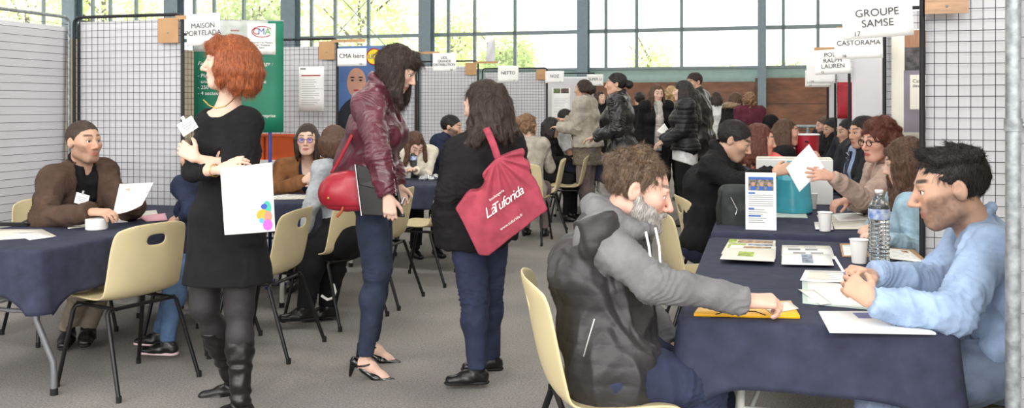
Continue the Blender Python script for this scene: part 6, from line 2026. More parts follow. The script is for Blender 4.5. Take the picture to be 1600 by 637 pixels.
CH = make_chair()
chairs = [
    (-2.00, 4.63, 150, 'empty cream shell chair nearest the camera on the left, hand slot in its back', 1.0),
    (-1.90, 5.42, 158, 'cream shell chair under the visitor with pale soled sneakers', 1.0),
    (-1.45, 5.22, 168, 'cream shell chair directly right of the red haired woman', 1.0),
    (-1.20, 5.98, 150, 'cream shell chair under the visitor in the light grey sweater', 1.0),
    (-0.99, 6.52, 165, 'empty cream shell chair behind the legs of the burgundy jacket woman', 1.0),
    (-0.73, 7.30, 165, 'empty cream shell chair with hand slot between the burgundy jacket and the black coat', 1.0),
    (0.34, 10.0, 178, 'empty yellowish shell chair seen sideways left of the oatmeal sweater woman', 1.0),
    (0.66, 10.75, 176, 'cream shell chair just behind the yellowish one near the oatmeal sweater', 1.0),
    (0.14, 9.40, 75, 'cream shell chair under the woman in the greige coat', 1.0),
    (0.305, 2.985, 4, 'cream shell chair under the grey bearded man', 1.04),
    (1.68, 2.97, 180, 'cream shell chair under the man in light blue', 1.0),
    (1.84, 3.62, 186, 'empty cream shell chair seen under the elbow of the man in light blue', 1.0),
    (1.08, 5.15, 4, 'empty cream shell chair in front of the backpack, aisle side', 1.0),
    (1.34, 5.88, 2, 'cream shell chair under the young man in the black hoodie', 1.0),
    (-2.80, 5.58, -38, 'cream shell chair under the man in the brown cardigan', 1.0),
    (2.20, 4.86, 182, 'cream shell chair under the woman in pale blue', 1.0),
    (2.42, 5.56, 180, 'cream shell chair under the woman in the beige knit', 1.0),
    (2.86, 7.10, 186, 'cream shell chair under the man with the striped tie', 1.0),
    (-1.63, 7.34, -84, 'cream shell chair under the woman with round glasses', 1.0),
    (-1.00, 8.78, -60, 'cream shell chair under the woman who writes', 1.0),
    (-0.69, 9.28, -25, 'cream shell chair under the bearded man in navy', 1.0),
    (0.36, 11.2, -20, 'cream shell chair under the dark haired woman beside the man in white', 1.0),
    (0.55, 11.75, -10, 'cream shell chair under the man in white', 1.0),
    (0.78, 12.35, 190, 'cream shell chair under the woman with dark curls beyond the man in white', 1.0),
    (1.80, 6.72, 0, 'cream shell chair under the woman in coral', 1.0),
    (2.27, 7.92, 0, 'cream shell chair under the woman with chestnut hair', 1.0),
    (2.92, 10.2, 40, 'cream shell chair under the person in a black cap', 1.0),
    (3.38, 8.82, 182, 'cream shell chair under the man beyond the striped tie', 1.0),
    (3.92, 10.82, 182, 'cream shell chair under the nearer profile at the far right end', 1.0),
    (4.48, 12.62, 182, 'cream shell chair under the greying man at the far right end', 1.0),
]
for i, (x, y, a, lb, sc_) in enumerate(chairs):
    c = CH if i == 0 else copy_tree(CH)
    place(c, (x, y, 0), math.radians(a - 90)); c.scale = (sc_, sc_, sc_)
    tag(c, lb, 'chair', 'moulded shell chairs')

# ------------------------------------------------------------------ helper: sheet lying on a surface given by its picture corners
def flat(corners, z=ZT, thick=0.0015, m=None, name='paper_sheet', label='', cat='paper', group=None, bars=0, blocks=(), lineM=None):
    """corners: four pixel corners (far left, far right, near right, near left) dropped onto the plane at height z"""
    pts = [TB(px, py, z) for px, py in corners]
    c = sum(pts) / 4.0
    o = None
    b = MB()
    tl_, tr2, br, bl = [p - c + UP * 0 for p in pts]
    b.sheet([tl_ + UP * thick / 2, tr2 + UP * thick / 2, br + UP * thick / 2, bl + UP * thick / 2], thick, 4, 4)
    o = b.build(name, m or M_PAPER); o.location = tuple(c)
    if thick > 0.004: bevel(o, 0.001, 1)
    lerp = lambda u, w: (tl_ * (1 - u) + tr2 * u) * (1 - w) + (bl * (1 - u) + br * u) * w
    def quad(u0, w0, u1, w1, mm, nm, d=0.0006):
        b = MB(); up_ = UP * (thick + d)
        b.add([lerp(u0, w0) + up_, lerp(u0, w1) + up_, lerp(u1, w1) + up_, lerp(u1, w0) + up_], [(0, 1, 2, 3)])
        b.build(nm, mm, o)
    if bars:
        b = MB(); rs = random.Random(int(abs(corners[0][0] * 31)))
        for i in range(bars):
            w0 = 0.15 + 0.72 * i / bars; u1 = rs.uniform(0.6, 0.9); up_ = UP * (thick + 0.0005)
            b.add([lerp(0.1, w0) + up_, lerp(0.1, w0 + 0.02) + up_, lerp(u1, w0 + 0.02) + up_, lerp(u1, w0) + up_], [(0, 1, 2, 3)])
        b.build('printed_lines', lineM or M_INKL, o)
    for (u0, w0, u1, w1, mm) in blocks:
        quad(u0, w0, u1, w1, mm, 'printed_picture', 0.0010)
    tag(o, label, cat, group)
    return o
M_YFOLD = mat('folder_yellow', srgb(244, 184, 32), 0.4, var=0.03)
M_LILAC = mat('print_lilac', srgb(120, 124, 176), 0.6, var=0.2, vscale=40)
M_MINT = mat('print_mint', srgb(206, 220, 214), 0.6)
M_LIME = mat('print_lime', srgb(170, 190, 86), 0.6, var=0.3, vscale=30)
M_MAG = mat('magazine_photo', srgb(176, 140, 104), 0.5, var=0.55, vscale=45)
M_MAG2 = mat('magazine_photo_cool', srgb(140, 150, 176), 0.5, var=0.5, vscale=40)
fo = flat([(1096, 478), (1236, 474), (1250, 498), (1084, 494)], thick=0.011, m=M_YFOLD, name='cardboard_folder', label='yellow folder under the hand of the grey bearded man', cat='folder')
b = MB(); q = np.array(fo.location)
b.tube([TB(1118, 496.5) - q + UP * 0.012, TB(1136, 492) - q + UP * 0.0125, TB(1180, 492) - q + UP * 0.0125, TB(1196, 498) - q + UP * 0.012], 0.0016, 6); b.build('elastic', M_RUB, fo)
flat([(1190, 478), (1232, 470), (1248, 482), (1206, 490)], z=ZT + 0.0125, m=M_PAPER2, label='cream sheet lying on the yellow folder')
flat([(1279, 489), (1396, 489), (1463, 523), (1296, 520)], thick=0.007, name='magazine', label='stack of white leaflets with a lilac block at the front table edge', cat='leaflet', blocks=((0.42, 0.10, 0.74, 0.38, M_LILAC),))
flat([(1253, 438), (1330, 440), (1378, 486), (1254, 474)], thick=0.002, m=M_MINT, name='document_sleeve', label='pale green document sleeve under the hands with the pen', cat='folder')
flat([(1258, 422), (1330, 424), (1345, 446), (1250, 438)], z=ZT + 0.003, label='sheet with a pale printed table lying beyond the green sleeve', bars=5, blocks=((0.1, 0.2, 0.5, 0.8, M_PAPER2),))
flat([(1262, 440), (1340, 442), (1385, 484), (1262, 472)], z=ZT + 0.003, label='white sheet on the green sleeve under the left forearm')
flat([(1247, 452), (1272, 453), (1300, 474), (1282, 476)], z=ZT + 0.006, label='sheet lying askew with its corner over the table')
# brochures
for i, (dx, dy, mm, bl, lb) in enumerate(((0, 0, M_PAPER, ((0.0, 0.0, 0.18, 1, M_LIME), (0.2, 0.05, 0.95, 0.35, M_MAG)), 'bottom brochure of the left pile on the front table'),
                                (-3, 5, M_PAPER2, ((0.05, 0.1, 0.4, 0.8, M_LIME), (0.45, 0.1, 0.95, 0.5, M_MAG2)), 'second brochure of the left pile, with a bluish photo'),
                                (2, 9, M_PAPER, ((0.3, 0.1, 0.9, 0.45, M_MAG),), 'third brochure of the left pile, with a brown photo'),
                                (-5, 13, M_PAPER2, ((0.3, 0.35, 0.6, 0.75, M_LIME),), 'top brochure of the left pile, green patch in its middle'))):
    flat([(1140 + dx, 375 + dy), (1212 + dx * 0.3, 377 + dy), (1211 + dx * 0.2, 396 + dy), (1130 + dx, 392 + dy)], z=ZT + 0.006 * i, thick=0.005, m=mm, name='brochure', label=lb, cat='brochure', group='brochures on the front table', blocks=bl)
for i, (dx, dy, mm, lb) in enumerate(((0, 0, M_PAPER2, 'lower brochure of the right pile with small car pictures'), (2, 3, M_PAPER, 'middle brochure of the right pile'), (0, 13, M_PAPER, 'nearest white brochure of the right pile with a blue patch'))):
    flat([(1222 + dx, 384 + dy), (1297 + dx, 385 + dy), (1303 + dx, 402 + dy), (1221 + dx, 400 + dy)], z=ZT + 0.005 * i, thick=0.004, m=mm, name='brochure', label=lb, cat='brochure', group='brochures on the front table',
         blocks=((0.1, 0.15, 0.35, 0.32, M_INKL), (0.45, 0.15, 0.7, 0.32, M_INKL), (0.2, 0.5, 0.45, 0.66, M_INKL), (0.55, 0.5, 0.8, 0.66, M_INKL)) if i < 2 else ((0.4, 0.1, 0.62, 0.9, M_MAG2),))
flat([(1312, 381), (1352, 381), (1358, 402), (1316, 401)], m=M_CARD, thick=0.003, name='envelope', label='brown envelope behind the white cup', cat='envelope')
flat([(1316, 383), (1350, 383), (1354, 399), (1319, 399)], z=ZT + 0.004, label='small sheet on the brown envelope behind the white cup', bars=4)
flat([(1388, 388), (1428, 391), (1452, 412), (1394, 405)], m=M_CARD, thick=0.004, name='envelope', label='brown envelope right of the water bottle', cat='envelope')
flat([(1384, 388), (1420, 391), (1444, 410), (1390, 404)], z=ZT + 0.005, label='printed sheet on the brown envelope right of the water bottle', bars=6, blocks=((0.6, 0.1, 0.85, 0.3, M_MAG),))
cup = make_cup(0.104, 0.0385); place(cup, TB(1342, 411)); tag(cup, 'white plastic cup next to the water bottle on the front table', 'cup', 'white plastic cups')
c2 = cup.copy(); COL.objects.link(c2); place(c2, TB(1289, 361)); tag(c2, 'white plastic cup among the papers of the second right table', 'cup', 'white plastic cups')
c3 = cup.copy(); COL.objects.link(c3); place(c3, TB(637, 278)); tag(c3, 'white plastic cup left of the two bottles before the writing woman', 'cup', 'white plastic cups')
c4 = cup.copy(); COL.objects.link(c4); place(c4, P(1268, 300, 5.9) * V(1, 1, 0) + UP * ZT); tag(c4, 'white plastic cup right of the blue container', 'cup', 'white plastic cups')
bo = make_bottle(0.315, 0.044); place(bo, TB(1373.5, 409)); tag(bo, 'large clear ribbed water bottle with a blue label on the front table', 'bottle', 'plastic water bottles')
for i, (px, py, lb) in enumerate(((646, 277, 'left one of the two water bottles before the writing woman'), (655, 272, 'right one of the two water bottles before the writing woman'))):
    c = copy_tree(bo); place(c, TB(px, py)); c.scale = (0.8, 0.8, 0.87); tag(c, lb, 'bottle', 'plastic water bottles')
# pens
def pen(a, c, m, label, r=0.0042, tip=None):
    c0 = (a + c) / 2
    root = empty('ballpoint_pen', c0)
    b = MB(); b.tube([a - c0, c - c0], [r, r], 10); b.build('barrel', m, root)
    b = MB(); d = nrm(c - a); b.tube([c - c0, c + d * 0.012 - c0], [r, r * 0.3], 10); b.build('tip', tip or M_SILVER, root)
    tag(root, label, 'pen')
pen(P(1304, 401, 2.80), P(1318, 424, 2.80), M_WHITEP, 'white pen held by the man in light blue', 0.004, M_LILAC)
pen(TB(1328, 349), TB(1350, 354), M_YEL, 'yellow pencil on the second right table', 0.0045, M_RUB)
pen(P(622, 253, 8.28), P(634, 268, 8.25), M_BLUEINK, 'blue pen of the woman bending over to write', 0.006)

# ------------------------------------------------------------------ second right table
base = TB(1189, 359); root = empty('leaflet_holder', base, RZ + 0.04)
rk = 0.16
tilt = np.array(Matrix.Rotation(-rk, 3, 'X')).astype(float)
def LH(x, z, d=0.0): return tilt @ V(x, -d, z)
b = MB(); b.sheet([LH(-0.082, 0.315), LH(0.082, 0.315), LH(0.082, 0.0), LH(-0.082, 0.0)], 0.005); b.build('front_panel', M_WHITEP, root)
b = MB(); b.sheet([LH(-0.075, 0.30), LH(0.075, 0.30), V(0.075, 0.13, 0.0), V(-0.075, 0.13, 0.0)], 0.003); b.build('rear_strut', M_WHITEP, root)
def lp(x0, z0, x1, z1, m, nm, d=0.004):
    b = MB(); b.add([LH(x0, z0, d), LH(x1, z0, d), LH(x1, z1, d), LH(x0, z1, d)], [(0, 1, 2, 3)]); b.build(nm, m, root)
lp(-0.066, 0.275, 0.068, 0.290, M_INKB, 'blue_header'); lp(-0.066, 0.215, 0.068, 0.276, mat('print_photo', srgb(130, 120, 110), 0.5, var=0.7, vscale=60), 'printed_picture')
for x in (-0.04, 0.005, 0.045):
    lp(x - 0.014, 0.216, x + 0.014, 0.238, M_INKB, 'printed_shirt', 0.005)
    b = MB(); b.add([LH(x + 0.010 * math.cos(a), 0.250 + 0.012 * math.sin(a), 0.005) for a in np.linspace(0, 6.283, 15)[:-1]], [tuple(range(14))]); b.build('printed_face', M_FACEP, root)
for z, x1 in ((0.20, -0.03), (0.115, -0.035), (0.075, 0.0)):
    lp(-0.066, z - 0.004, x1, z + 0.005, M_INKB, 'blue_heading')
b = MB()
for i in range(14):
    z = 0.188 - i * 0.0115
    if i in (6, 10): continue
    x1 = 0.066 if i < 6 else 0.01 + 0.01 * (i % 3)
    b.add([LH(-0.066, z, 0.004), LH(x1, z, 0.004), LH(x1, z + 0.0035, 0.004), LH(-0.066, z + 0.0035, 0.004)], [(0, 1, 2, 3)])
b.build('printed_lines', M_INKL, root)
tag(root, 'upright white leaflet display with a group photo on the second right table', 'leaflet holder')
# translucent blue container
M_CYAN = mat('blue_translucent', srgb(96, 214, 240), 0.15, var=0.03, trans=0.35)
p = P(1238, 0, 5.72) * V(1, 1, 0) + UP * (ZT + 0.002); root = empty('blue_container', p, RZ)
b = MB(); b.lathe((0, 0, 0), [(0, 0.0), (0.118, 0.0), (0.125, 0.012), (0.122, 0.06), (0.116, 0.10), (0.112, 0.16), (0.106, 0.21), (0.092, 0.255), (0.06, 0.285), (0.036, 0.295), (0.034, 0.325), (0.030, 0.325), (0.030, 0.29), (0.055, 0.278), (0.088, 0.248), (0.100, 0.20), (0.107, 0.15), (0.112, 0.09), (0.118, 0.05), (0.118, 0.014), (0, 0.008)], 40)
b.build('container_body', M_CYAN, root)
b = MB()
for i in range(9): b.tube([(0.113 * math.cos(a) * (1 - i * 0.012), 0.113 * math.sin(a) * (1 - i * 0.012), 0.05 + i * 0.02) for a in np.linspace(-2.2, -1.5, 6)], 0.0035, 6)
b.build('ribs', mat('blue_translucent_light', srgb(150, 230, 245), 0.15, trans=0.4), root)
tag(root, 'translucent turquoise blue plastic container beside the leaflet display', 'container')
flat([(1200, 331), (1258, 331), (1262, 341), (1196, 339)], thick=0.006, m=M_MINT, name='magazine', label='pale green magazine under the blue container', cat='magazine')
for i, (cr, lb) in enumerate((([(1276, 336), (1318, 333), (1330, 344), (1282, 348)], 'sheet lying right behind the cup on the second right table'), ([(1300, 334), (1352, 332), (1362, 343), (1312, 346)], 'printed sheet near the hands of the beige knit woman'), ([(1300, 346), (1356, 344), (1360, 358), (1304, 358)], 'sheet under the yellow pencil'), ([(1272, 347), (1300, 346), (1302, 359), (1274, 358)], 'sheet under the white cup of the second right table'))):
    flat(cr, z=ZT + 0.002 * i, label=lb, bars=5, m=M_PAPER if i % 2 else M_PAPER2, thick=0.0015, group='loose sheets on the second right table')
flat([(1322, 320), (1352, 319), (1356, 330), (1324, 331)], thick=0.02, m=M_INKL, name='magazine', label='grey stack of magazines beside the beige knit woman', cat='magazine')
# white box
b = MB(); b.box((0, 0, 0.155), (0.255, 0.12, 0.155)); o = bevel(b.build('white_box', M_WHITEP), 0.006); place(o, P(1240, 0, 6.32) * V(1, 1, 0) + UP * ZT, RZ); tag(o, 'large white box standing behind the handed over sheet', 'box')
c = MB(); c.box((0, 0, 0.313), (0.25, 0.115, 0.003)); c.build('lid_rim', M_PAPER2, o)
# red bucket
p = P(1261, 0, 7.9) * V(1, 1, 0) + UP * ZT; root = empty('red_bucket', p)
M_REDP = mat('red_plastic', srgb(168, 30, 48), 0.4, var=0.05)
b = MB(); b.lathe((0, 0, 0), [(0, 0.01), (0.088, 0.0), (0.090, 0.01), (0.103, 0.425), (0.099, 0.425), (0.086, 0.015), (0, 0.015)], 36); b.build('bucket_body', M_REDP, root)
b = MB(); b.tube([(0.104 * math.cos(a), 0.104 * math.sin(a), 0.427) for a in np.linspace(0, 6.283, 33)[:-1]], 0.007, 8, closed=True); b.build('white_rim', M_WHITEP, root)
b = MB(); b.tube([(-0.05, -0.098, 0.37), (-0.02, -0.102, 0.365)], 0.006, 6); b.build('handle', M_RUB, root)
tag(root, 'tall red plastic bucket with a white rim on the third right table', 'bucket')
for i, (px, Y, zz, lb) in enumerate(((1278, 7.5, 0.17, 'small red pot right of the tall red bucket'), (1283, 7.1, 0.11, 'small red pot, nearer and lower than the other one'))):
    b = MB(); b.lathe((0, 0, 0), [(0, 0), (0.052, 0), (0.058, zz - 0.01), (0.062, zz - 0.008), (0.062, zz), (0, zz)], 24); o = b.build('red_pot', M_REDP)
    c = MB(); c.tube([(0.062 * math.cos(a), 0.062 * math.sin(a), zz) for a in np.linspace(0, 6.283, 21)[:-1]], 0.004, 6, closed=True); c.build('rim', M_WHITEP, o)
    place(o, P(px, 0, Y) * V(1, 1, 0) + UP * ZT); tag(o, lb, 'pot')
M_PALEB = mat('pale_blue_paper', srgb(150, 190, 226), 0.6)
for i, (cr, mm, lb) in enumerate((([(1208, 300), (1234, 300), (1236, 306), (1206, 306)], M_PALEB, 'pale blue folder near the chestnut haired woman'), ([(1214, 290), (1240, 290), (1240, 294), (1212, 294)], M_PAPER, 'white sheet near the chestnut haired woman'))):
    z_ = 0.74
    pc = P(1222, 0, 7.3 + i * 0.5) * V(1, 1, 0) + UP * (ZT + 0.004 * i)
    paper_on(pc[0], pc[1], pc[2], 0.30, 0.21, RZ, mm, 'folder_sheet', 0.003, 3, lb, 'paper')
# sheet passed between the two
def held(corners, label, m=None, bars=6, name='paper_sheet', cat='paper', thick=0.0012, bend=0.0, blobs=None, lineM=None):
    pts = [np.asarray(q, float) for q in corners]; c = sum(pts) / 4.0
    b = MB(); q = [p - c for p in pts]
    b.sheet(q, thick, 10, 10, (lambda u, t: bend * math.sin(u * 3.14) * (0.3 + t)) if bend else None)
    o = b.build(name, m or M_PAPER); o.location = tuple(c)
    nn = nrm(np.cross(q[1] - q[0], q[3] - q[0])); sg = -1 if nn[1] > 0 else 1
    off = lambda u, t: nn * ((bend * math.sin(u * 3.14) * (0.3 + t)) + sg * (thick * 0.5 + 0.0008))
    lerp = lambda u, w: (q[0] * (1 - u) + q[1] * u) * (1 - w) + (q[3] * (1 - u) + q[2] * u) * w + off(u, w)
    if bars:
        b = MB(); rs = random.Random(5)
        for i in range(bars):
            w0 = 0.12 + 0.76 * i / bars; N_ = 8; u1 = rs.uniform(0.55, 0.88)
            vs = [lerp(0.12 + (u1 - 0.12) * j / N_, w0) for j in range(N_ + 1)] + [lerp(0.12 + (u1 - 0.12) * j / N_, w0 + 0.007) for j in range(N_ + 1)]
            b.add(vs, [(j, j + 1, j + N_ + 2, j + N_ + 1) for j in range(N_)])
        b.build('printed_lines', lineM or M_INKL, o)
    for k_, (u, w, ru, rw, mm) in enumerate(blobs or ()):
        b = MB(); vs = [lerp(u + ru * math.cos(a), w + rw * math.sin(a)) + nn * sg * 0.0006 * (k_ + 1) for a in np.linspace(0, 6.283, 21)[:-1]]; b.add(vs, [tuple(range(20))]); b.build('printed_dot', mm, o)
    tag(o, label, cat)
    return o
held([P(1264, 225, 5.30), P(1288, 261, 5.16), P(1249, 300, 5.16), P(1228, 262, 5.30)], 'white sheet being passed across the second right table', bars=0)
mk = lambda n, c: mat('dot_' + n, srgb(c), 0.5)
held([P(344, 263, 3.84), P(425, 253.5, 3.80), P(430, 361, 3.74), P(351, 367, 3.78)], 'folded white programme with coloured dots held by the red haired woman', bars=0, bend=0.008,
     blobs=[(0.86, 0.66, 0.09, 0.11, mk('teal', (60, 170, 150))), (0.80, 0.63, 0.065, 0.04, mk('blue', (40, 70, 170))), (0.76, 0.75, 0.12, 0.08, mk('orange', (248, 160, 40))), (0.88, 0.78, 0.08, 0.08, mk('salmon', (250, 130, 110))), (0.74, 0.83, 0.05, 0.04, mk('sky', (90, 170, 220))), (0.86, 0.90, 0.10, 0.08, mk('magenta', (240, 90, 190)))])
held([P(187, 287, 5.12), P(240, 285, 5.05), P(222, 320, 4.98), P(176, 336, 5.02)], 'white sheet held up by the man in the brown cardigan', bars=0, bend=0.012)
held([P(1038, 193, 11.5), P(1048, 208, 11.4), P(1046, 216, 11.3), P(1026, 205, 11.4)], 'booklet held by the woman with the pale scarf', bars=4, thick=0.012, name='booklet', cat='booklet')

# ------------------------------------------------------------------ left table
b = MB(); b.lathe((0, 0, 0), [(0.030, 0.0), (0.056, 0.0), (0.058, 0.004), (0.058, 0.056), (0.055, 0.060), (0.030, 0.060), (0.028, 0.03), (0.030, 0.0)], 36); o = b.build('tape_roll', M_WHITEP); place(o, TB(151, 358)); tag(o, 'roll of white adhesive tape on the left table', 'tape roll')
flat([(-40, 358), (66, 358), (88, 369), (-20, 376)], label='large cream sheet at the left table corner', m=M_PAPER2, group=None)
flat([(20, 364), (60, 362), (84, 370), (46, 375)], z=ZT + 0.002, label='smaller printed sheet lying on the large cream sheet', bars=5)
flat([(104, 350), (130, 348), (140, 354), (106, 357)], label='small white sheet left of the tape roll', m=M_PAPER2)
flat([(176, 334), (244, 328), (248, 338), (186, 346)], label='open clipboard papers before the man in brown', bars=4, m=M_PAPER2)
flat([(214, 338), (258, 333), (262, 344), (228, 346)], z=ZT + 0.002, label='pink flyer at the far end of the left table', m=M_PINK)
flat([(170, 338), (196, 338), (200, 347), (176, 348)], z=ZT + 0.001, label='white slip behind the tape roll')
root = empty('key_bunch', TB(45, 353))
b = MB(); b.box((-0.10, 0.0, 0.010), (0.10, 0.012, 0.010)); bevel(b.build('black_case', M_RUB, root), 0.004)
F = Field(0.004); F.ell((0.03, 0.02, 0.018), (0.08, 0.04, 0.022)); F.ell((0.11, 0.03, 0.014), (0.05, 0.03, 0.016)); F.build('black_pouch', M_BLACKL, root, disp=lambda v, n: n * (0.004 * noise(v, 60.0))[:, None])
b = MB(); b.tube([(0.02, -0.005, 0.042), (0.05, 0.0, 0.046)], 0.006, 8); b.build('metal_ring', M_SILVER, root)
tag(root, 'black pouch with its strap lying at the near end of the left table', 'pouch')
F = Field(0.004); F.cap((-0.07, 0, 0.014), (0.06, 0.02, 0.014), 0.014); F.ell((0.02, 0.0, 0.016), (0.05, 0.025, 0.016)); o = F.build('red_lanyard', mat('dark_red', srgb(120, 24, 32), 0.6), disp=lambda v, n: n * (0.005 * noise(v, 70.0))[:, None]); place(o, TB(88, 351)); tag(o, 'crumpled dark red lanyard right of the black pouch', 'lanyard')
# tables before the glasses woman and the writing woman
for i, (px, Y, a, lb) in enumerate(((440, 6.62, 0.2, 'sheet at the left on the table of the woman with round glasses'), (462, 6.75, -0.1, 'sheet in the middle of the table of the woman with round glasses'), (484, 6.60, 0.15, 'sheet nearest the grey sweater visitor'))):
    q = P(px, 0, Y) * V(1, 1, 0); paper_on(q[0], q[1], ZT + 0.002 * i, 0.21, 0.297, RZ + math.pi / 2 + a, M_PAPER2 if i != 1 else M_PAPER, 'paper_sheet', 0.0015, 5, lb, 'paper', 'sheets before the woman with round glasses')
F = Field(0.005)
for i in range(14): F.ell((random.uniform(-0.12, 0.12), random.uniform(-0.06, 0.06), random.uniform(0.01, 0.035)), (0.03, 0.025, 0.02), k=0.004)
o = F.build('crumpled_wrapping', mat('foil', srgb(190, 192, 196), 0.25, metal=0.6, bump=0.6, bscale=60), disp=lambda v, n: n * (0.008 * noise(v, 60.0))[:, None], smooth=0)
place(o, TB(678, 281)); tag(o, 'crumpled shiny wrapping right of the two bottles', 'wrapping')
flat([(600, 280), (630, 280), (632, 286), (598, 286)], label='sheet under the hand of the writing woman', bars=2)
q = V(0.86, 11.5, ZT)
paper_on(q[0], q[1], ZT, 0.3, 0.21, RZ, M_PAPER, 'paper_sheet', 0.0015, 4, 'white sheet on the table before the man in white', 'paper')
b = MB(); b.box((0, 0, 0.02), (0.09, 0.05, 0.02)); o = bevel(b.build('blue_box', M_BLUEINK), 0.004); place(o, (0.80, 11.85, ZT), 0.3); tag(o, 'small blue box on the table before the man in white', 'box')

# ------------------------------------------------------------------ orange crates beyond the banner
M_ORANGE = mat('orange_plastic', srgb(214, 92, 40), 0.5, var=0.06)
root = empty('side_table', P(425, 0, 8.15) * V(1, 1, 0), RZ)
b = MB(); b.box((0, 0, 0.92), (0.34, 0.16, 0.015)); b.build('tabletop', M_WHITEP, root)
for x in (-0.31, 0.31):
    for y in (-0.13, 0.13):
        b = MB(); b.tube([(x, y, 0), (x, y, 0.905)], 0.013, 8); b.build('leg', M_STEEL, root)
b = MB(); b.box((0, 0, 0.62), (0.32, 0.14, 0.01)); b.build('shelf', M_WHITEP, root)
tag(root, 'white topped side table carrying orange crates under the green banner', 'table')
for i, (x, lb) in enumerate(((-0.17, 'orange plastic crate under the banner, beside the blue stand'), (0.165, 'orange plastic crate under the banner, next to the grid panel'))):
    r0 = empty('orange_crate', P(425, 0, 8.15) * V(1, 1, 0) + PD * x + UP * 0.936, RZ)
    b = MB()
    for s_, e_ in (((-0.155, -0.12), (0.155, -0.12)), ((0.155, -0.12), (0.155, 0.12)), ((0.155, 0.12), (-0.155, 0.12)), ((-0.155, 0.12), (-0.155, -0.12))):
        c_ = ((s_[0] + e_[0]) / 2, (s_[1] + e_[1]) / 2, 0.11); b.box(c_, (max(abs(e_[0] - s_[0]) / 2, 0.005), max(abs(e_[1] - s_[1]) / 2, 0.005), 0.11))
    b.box((0, 0, 0.006), (0.15, 0.115, 0.006)); b.build('crate_body', M_ORANGE, r0)
    b = MB(); b.tube([(-0.16, -0.125, 0.215), (0.16, -0.125, 0.215), (0.16, 0.125, 0.215), (-0.16, 0.125, 0.215)], 0.010, 6, closed=True); b.build('rim', M_ORANGE, r0)
    tag(r0, lb, 'crate', 'orange crates')

# ------------------------------------------------------------------ bags
M_RASP = cloth('bag_raspberry', (168, 70, 86), 0.8, bump=0.5, bscale=300)
yb = 4.30
poly = [(722, 321), (742, 296), (775, 250), (817, 234), (838, 290), (855, 324), (760, 396), (743, 393), (722, 358)]
poly = [(712, 324), (736, 302), (776, 248), (816, 233), (838, 290), (856, 326), (764, 397), (750, 396), (724, 362)]
cW = P(782, 318, yb)
F = Field(0.006)
F.box(cW + V(0, 0.03, 0), (0.27, 0.075, 0.27), rnd=0.03)
hull = [(712, 324), (776, 246), (816, 232), (856, 326), (764, 397), (748, 396)]
for i in range(len(hull)):
    a, c = P(*hull[i], yb), P(*hull[(i + 1) % len(hull)], yb)
    e = c - a; n_ = V(-e[2], 0, e[0]); n_ = nrm(n_)
    if (cW - a) @ n_ > 0: n_ = -n_
    F.cut(a, n_)
n2 = nrm(P(712, 324, yb) - P(776, 246, yb))
F.cap(P(722, 262, yb + 0.0), P(738, 282, yb), 0.075, 0.052, k=0.02, mode='sub', side=V(0, 1, 0), ratio=3.0)
bag_o = P(782, 397, yb)
def bagdisp(v, n):
    q = v - P(776, 246, yb); ang = np.arctan2(q[:, 0], -q[:, 2]); r = np.hypot(q[:, 0], q[:, 2])
    d = 0.010 * np.sin(ang * 15 + 1.5 * noise(v, 5.0)) * sst(0.36, 0.10, r) * sst(0.0, 0.08, r) + 0.006 * noise(v, 9.0)
    face = (n[:, 1] < -0.3)
    return n * d[:, None]
root = F.build('shopping_bag', M_RASP, origin=bag_o, disp=bagdisp, smooth=3); root.location = tuple(bag_o)
rr, uu = nrm(P(820, 285, yb) - P(756, 330, yb)), nrm(P(770, 290, yb) - P(790, 340, yb)); 
yt = V(0, -0.058, 0)
ro = np.array(root.location)
st = MB()
def ribbon(pts, w, th, wd):
    b = MB(); vs = []
    for i, p in enumerate(pts):
        t = nrm(pts[min(i + 1, len(pts) - 1)] - pts[max(i - 1, 0)]); s_ = nrm(wd - t * (wd @ t)); nn = np.cross(t, s_)
        vs += [p + s_ * w / 2 + nn * th, p - s_ * w / 2 + nn * th, p - s_ * w / 2 - nn * th, p + s_ * w / 2 - nn * th]
    fs = []
    for i in range(len(pts) - 1):
        for j in range(4): fs.append((i * 4 + j, (i + 1) * 4 + j, (i + 1) * 4 + (j + 1) % 4, i * 4 + (j + 1) % 4))
    fs += [(0, 1, 2, 3), tuple(len(vs) - 4 + j for j in (3, 2, 1, 0))]
    b.add(vs, fs, True); return b
cat_ = [P(781, 252, 4.27), P(777, 244, 4.27), P(771, 226, 4.28), P(765, 212, 4.32), P(760, 201, 4.40), P(762, 197, 4.50), P(770, 198, 4.62), P(788, 215, 4.74), P(800, 245, 4.62), P(806, 262, 4.40)]
ribbon([p - ro for p in cat_], 0.034, 0.0015, V(0.9, -0.2, 0.3)).build('shoulder_strap', M_RASP, root)
text('La', 0.066, M_TXTW, root, P(765, 329, yb) + yt, rr, uu, shear=0.5)
text('Tuforida', 0.060, M_TXTW, root, P(792, 311, yb) + yt, rr, uu, shear=0.5, spacing=0.86)
text('boulangerie', 0.018, M_TXTW, root, P(776, 303, yb) + yt, rr, uu, shear=0.2)
text('www.tuforida.fr', 0.020, M_TXTW, root, P(799, 344, yb) + yt, rr, uu)
tag(root, 'big raspberry cloth shopping bag with white script carried by the woman in black', 'bag')
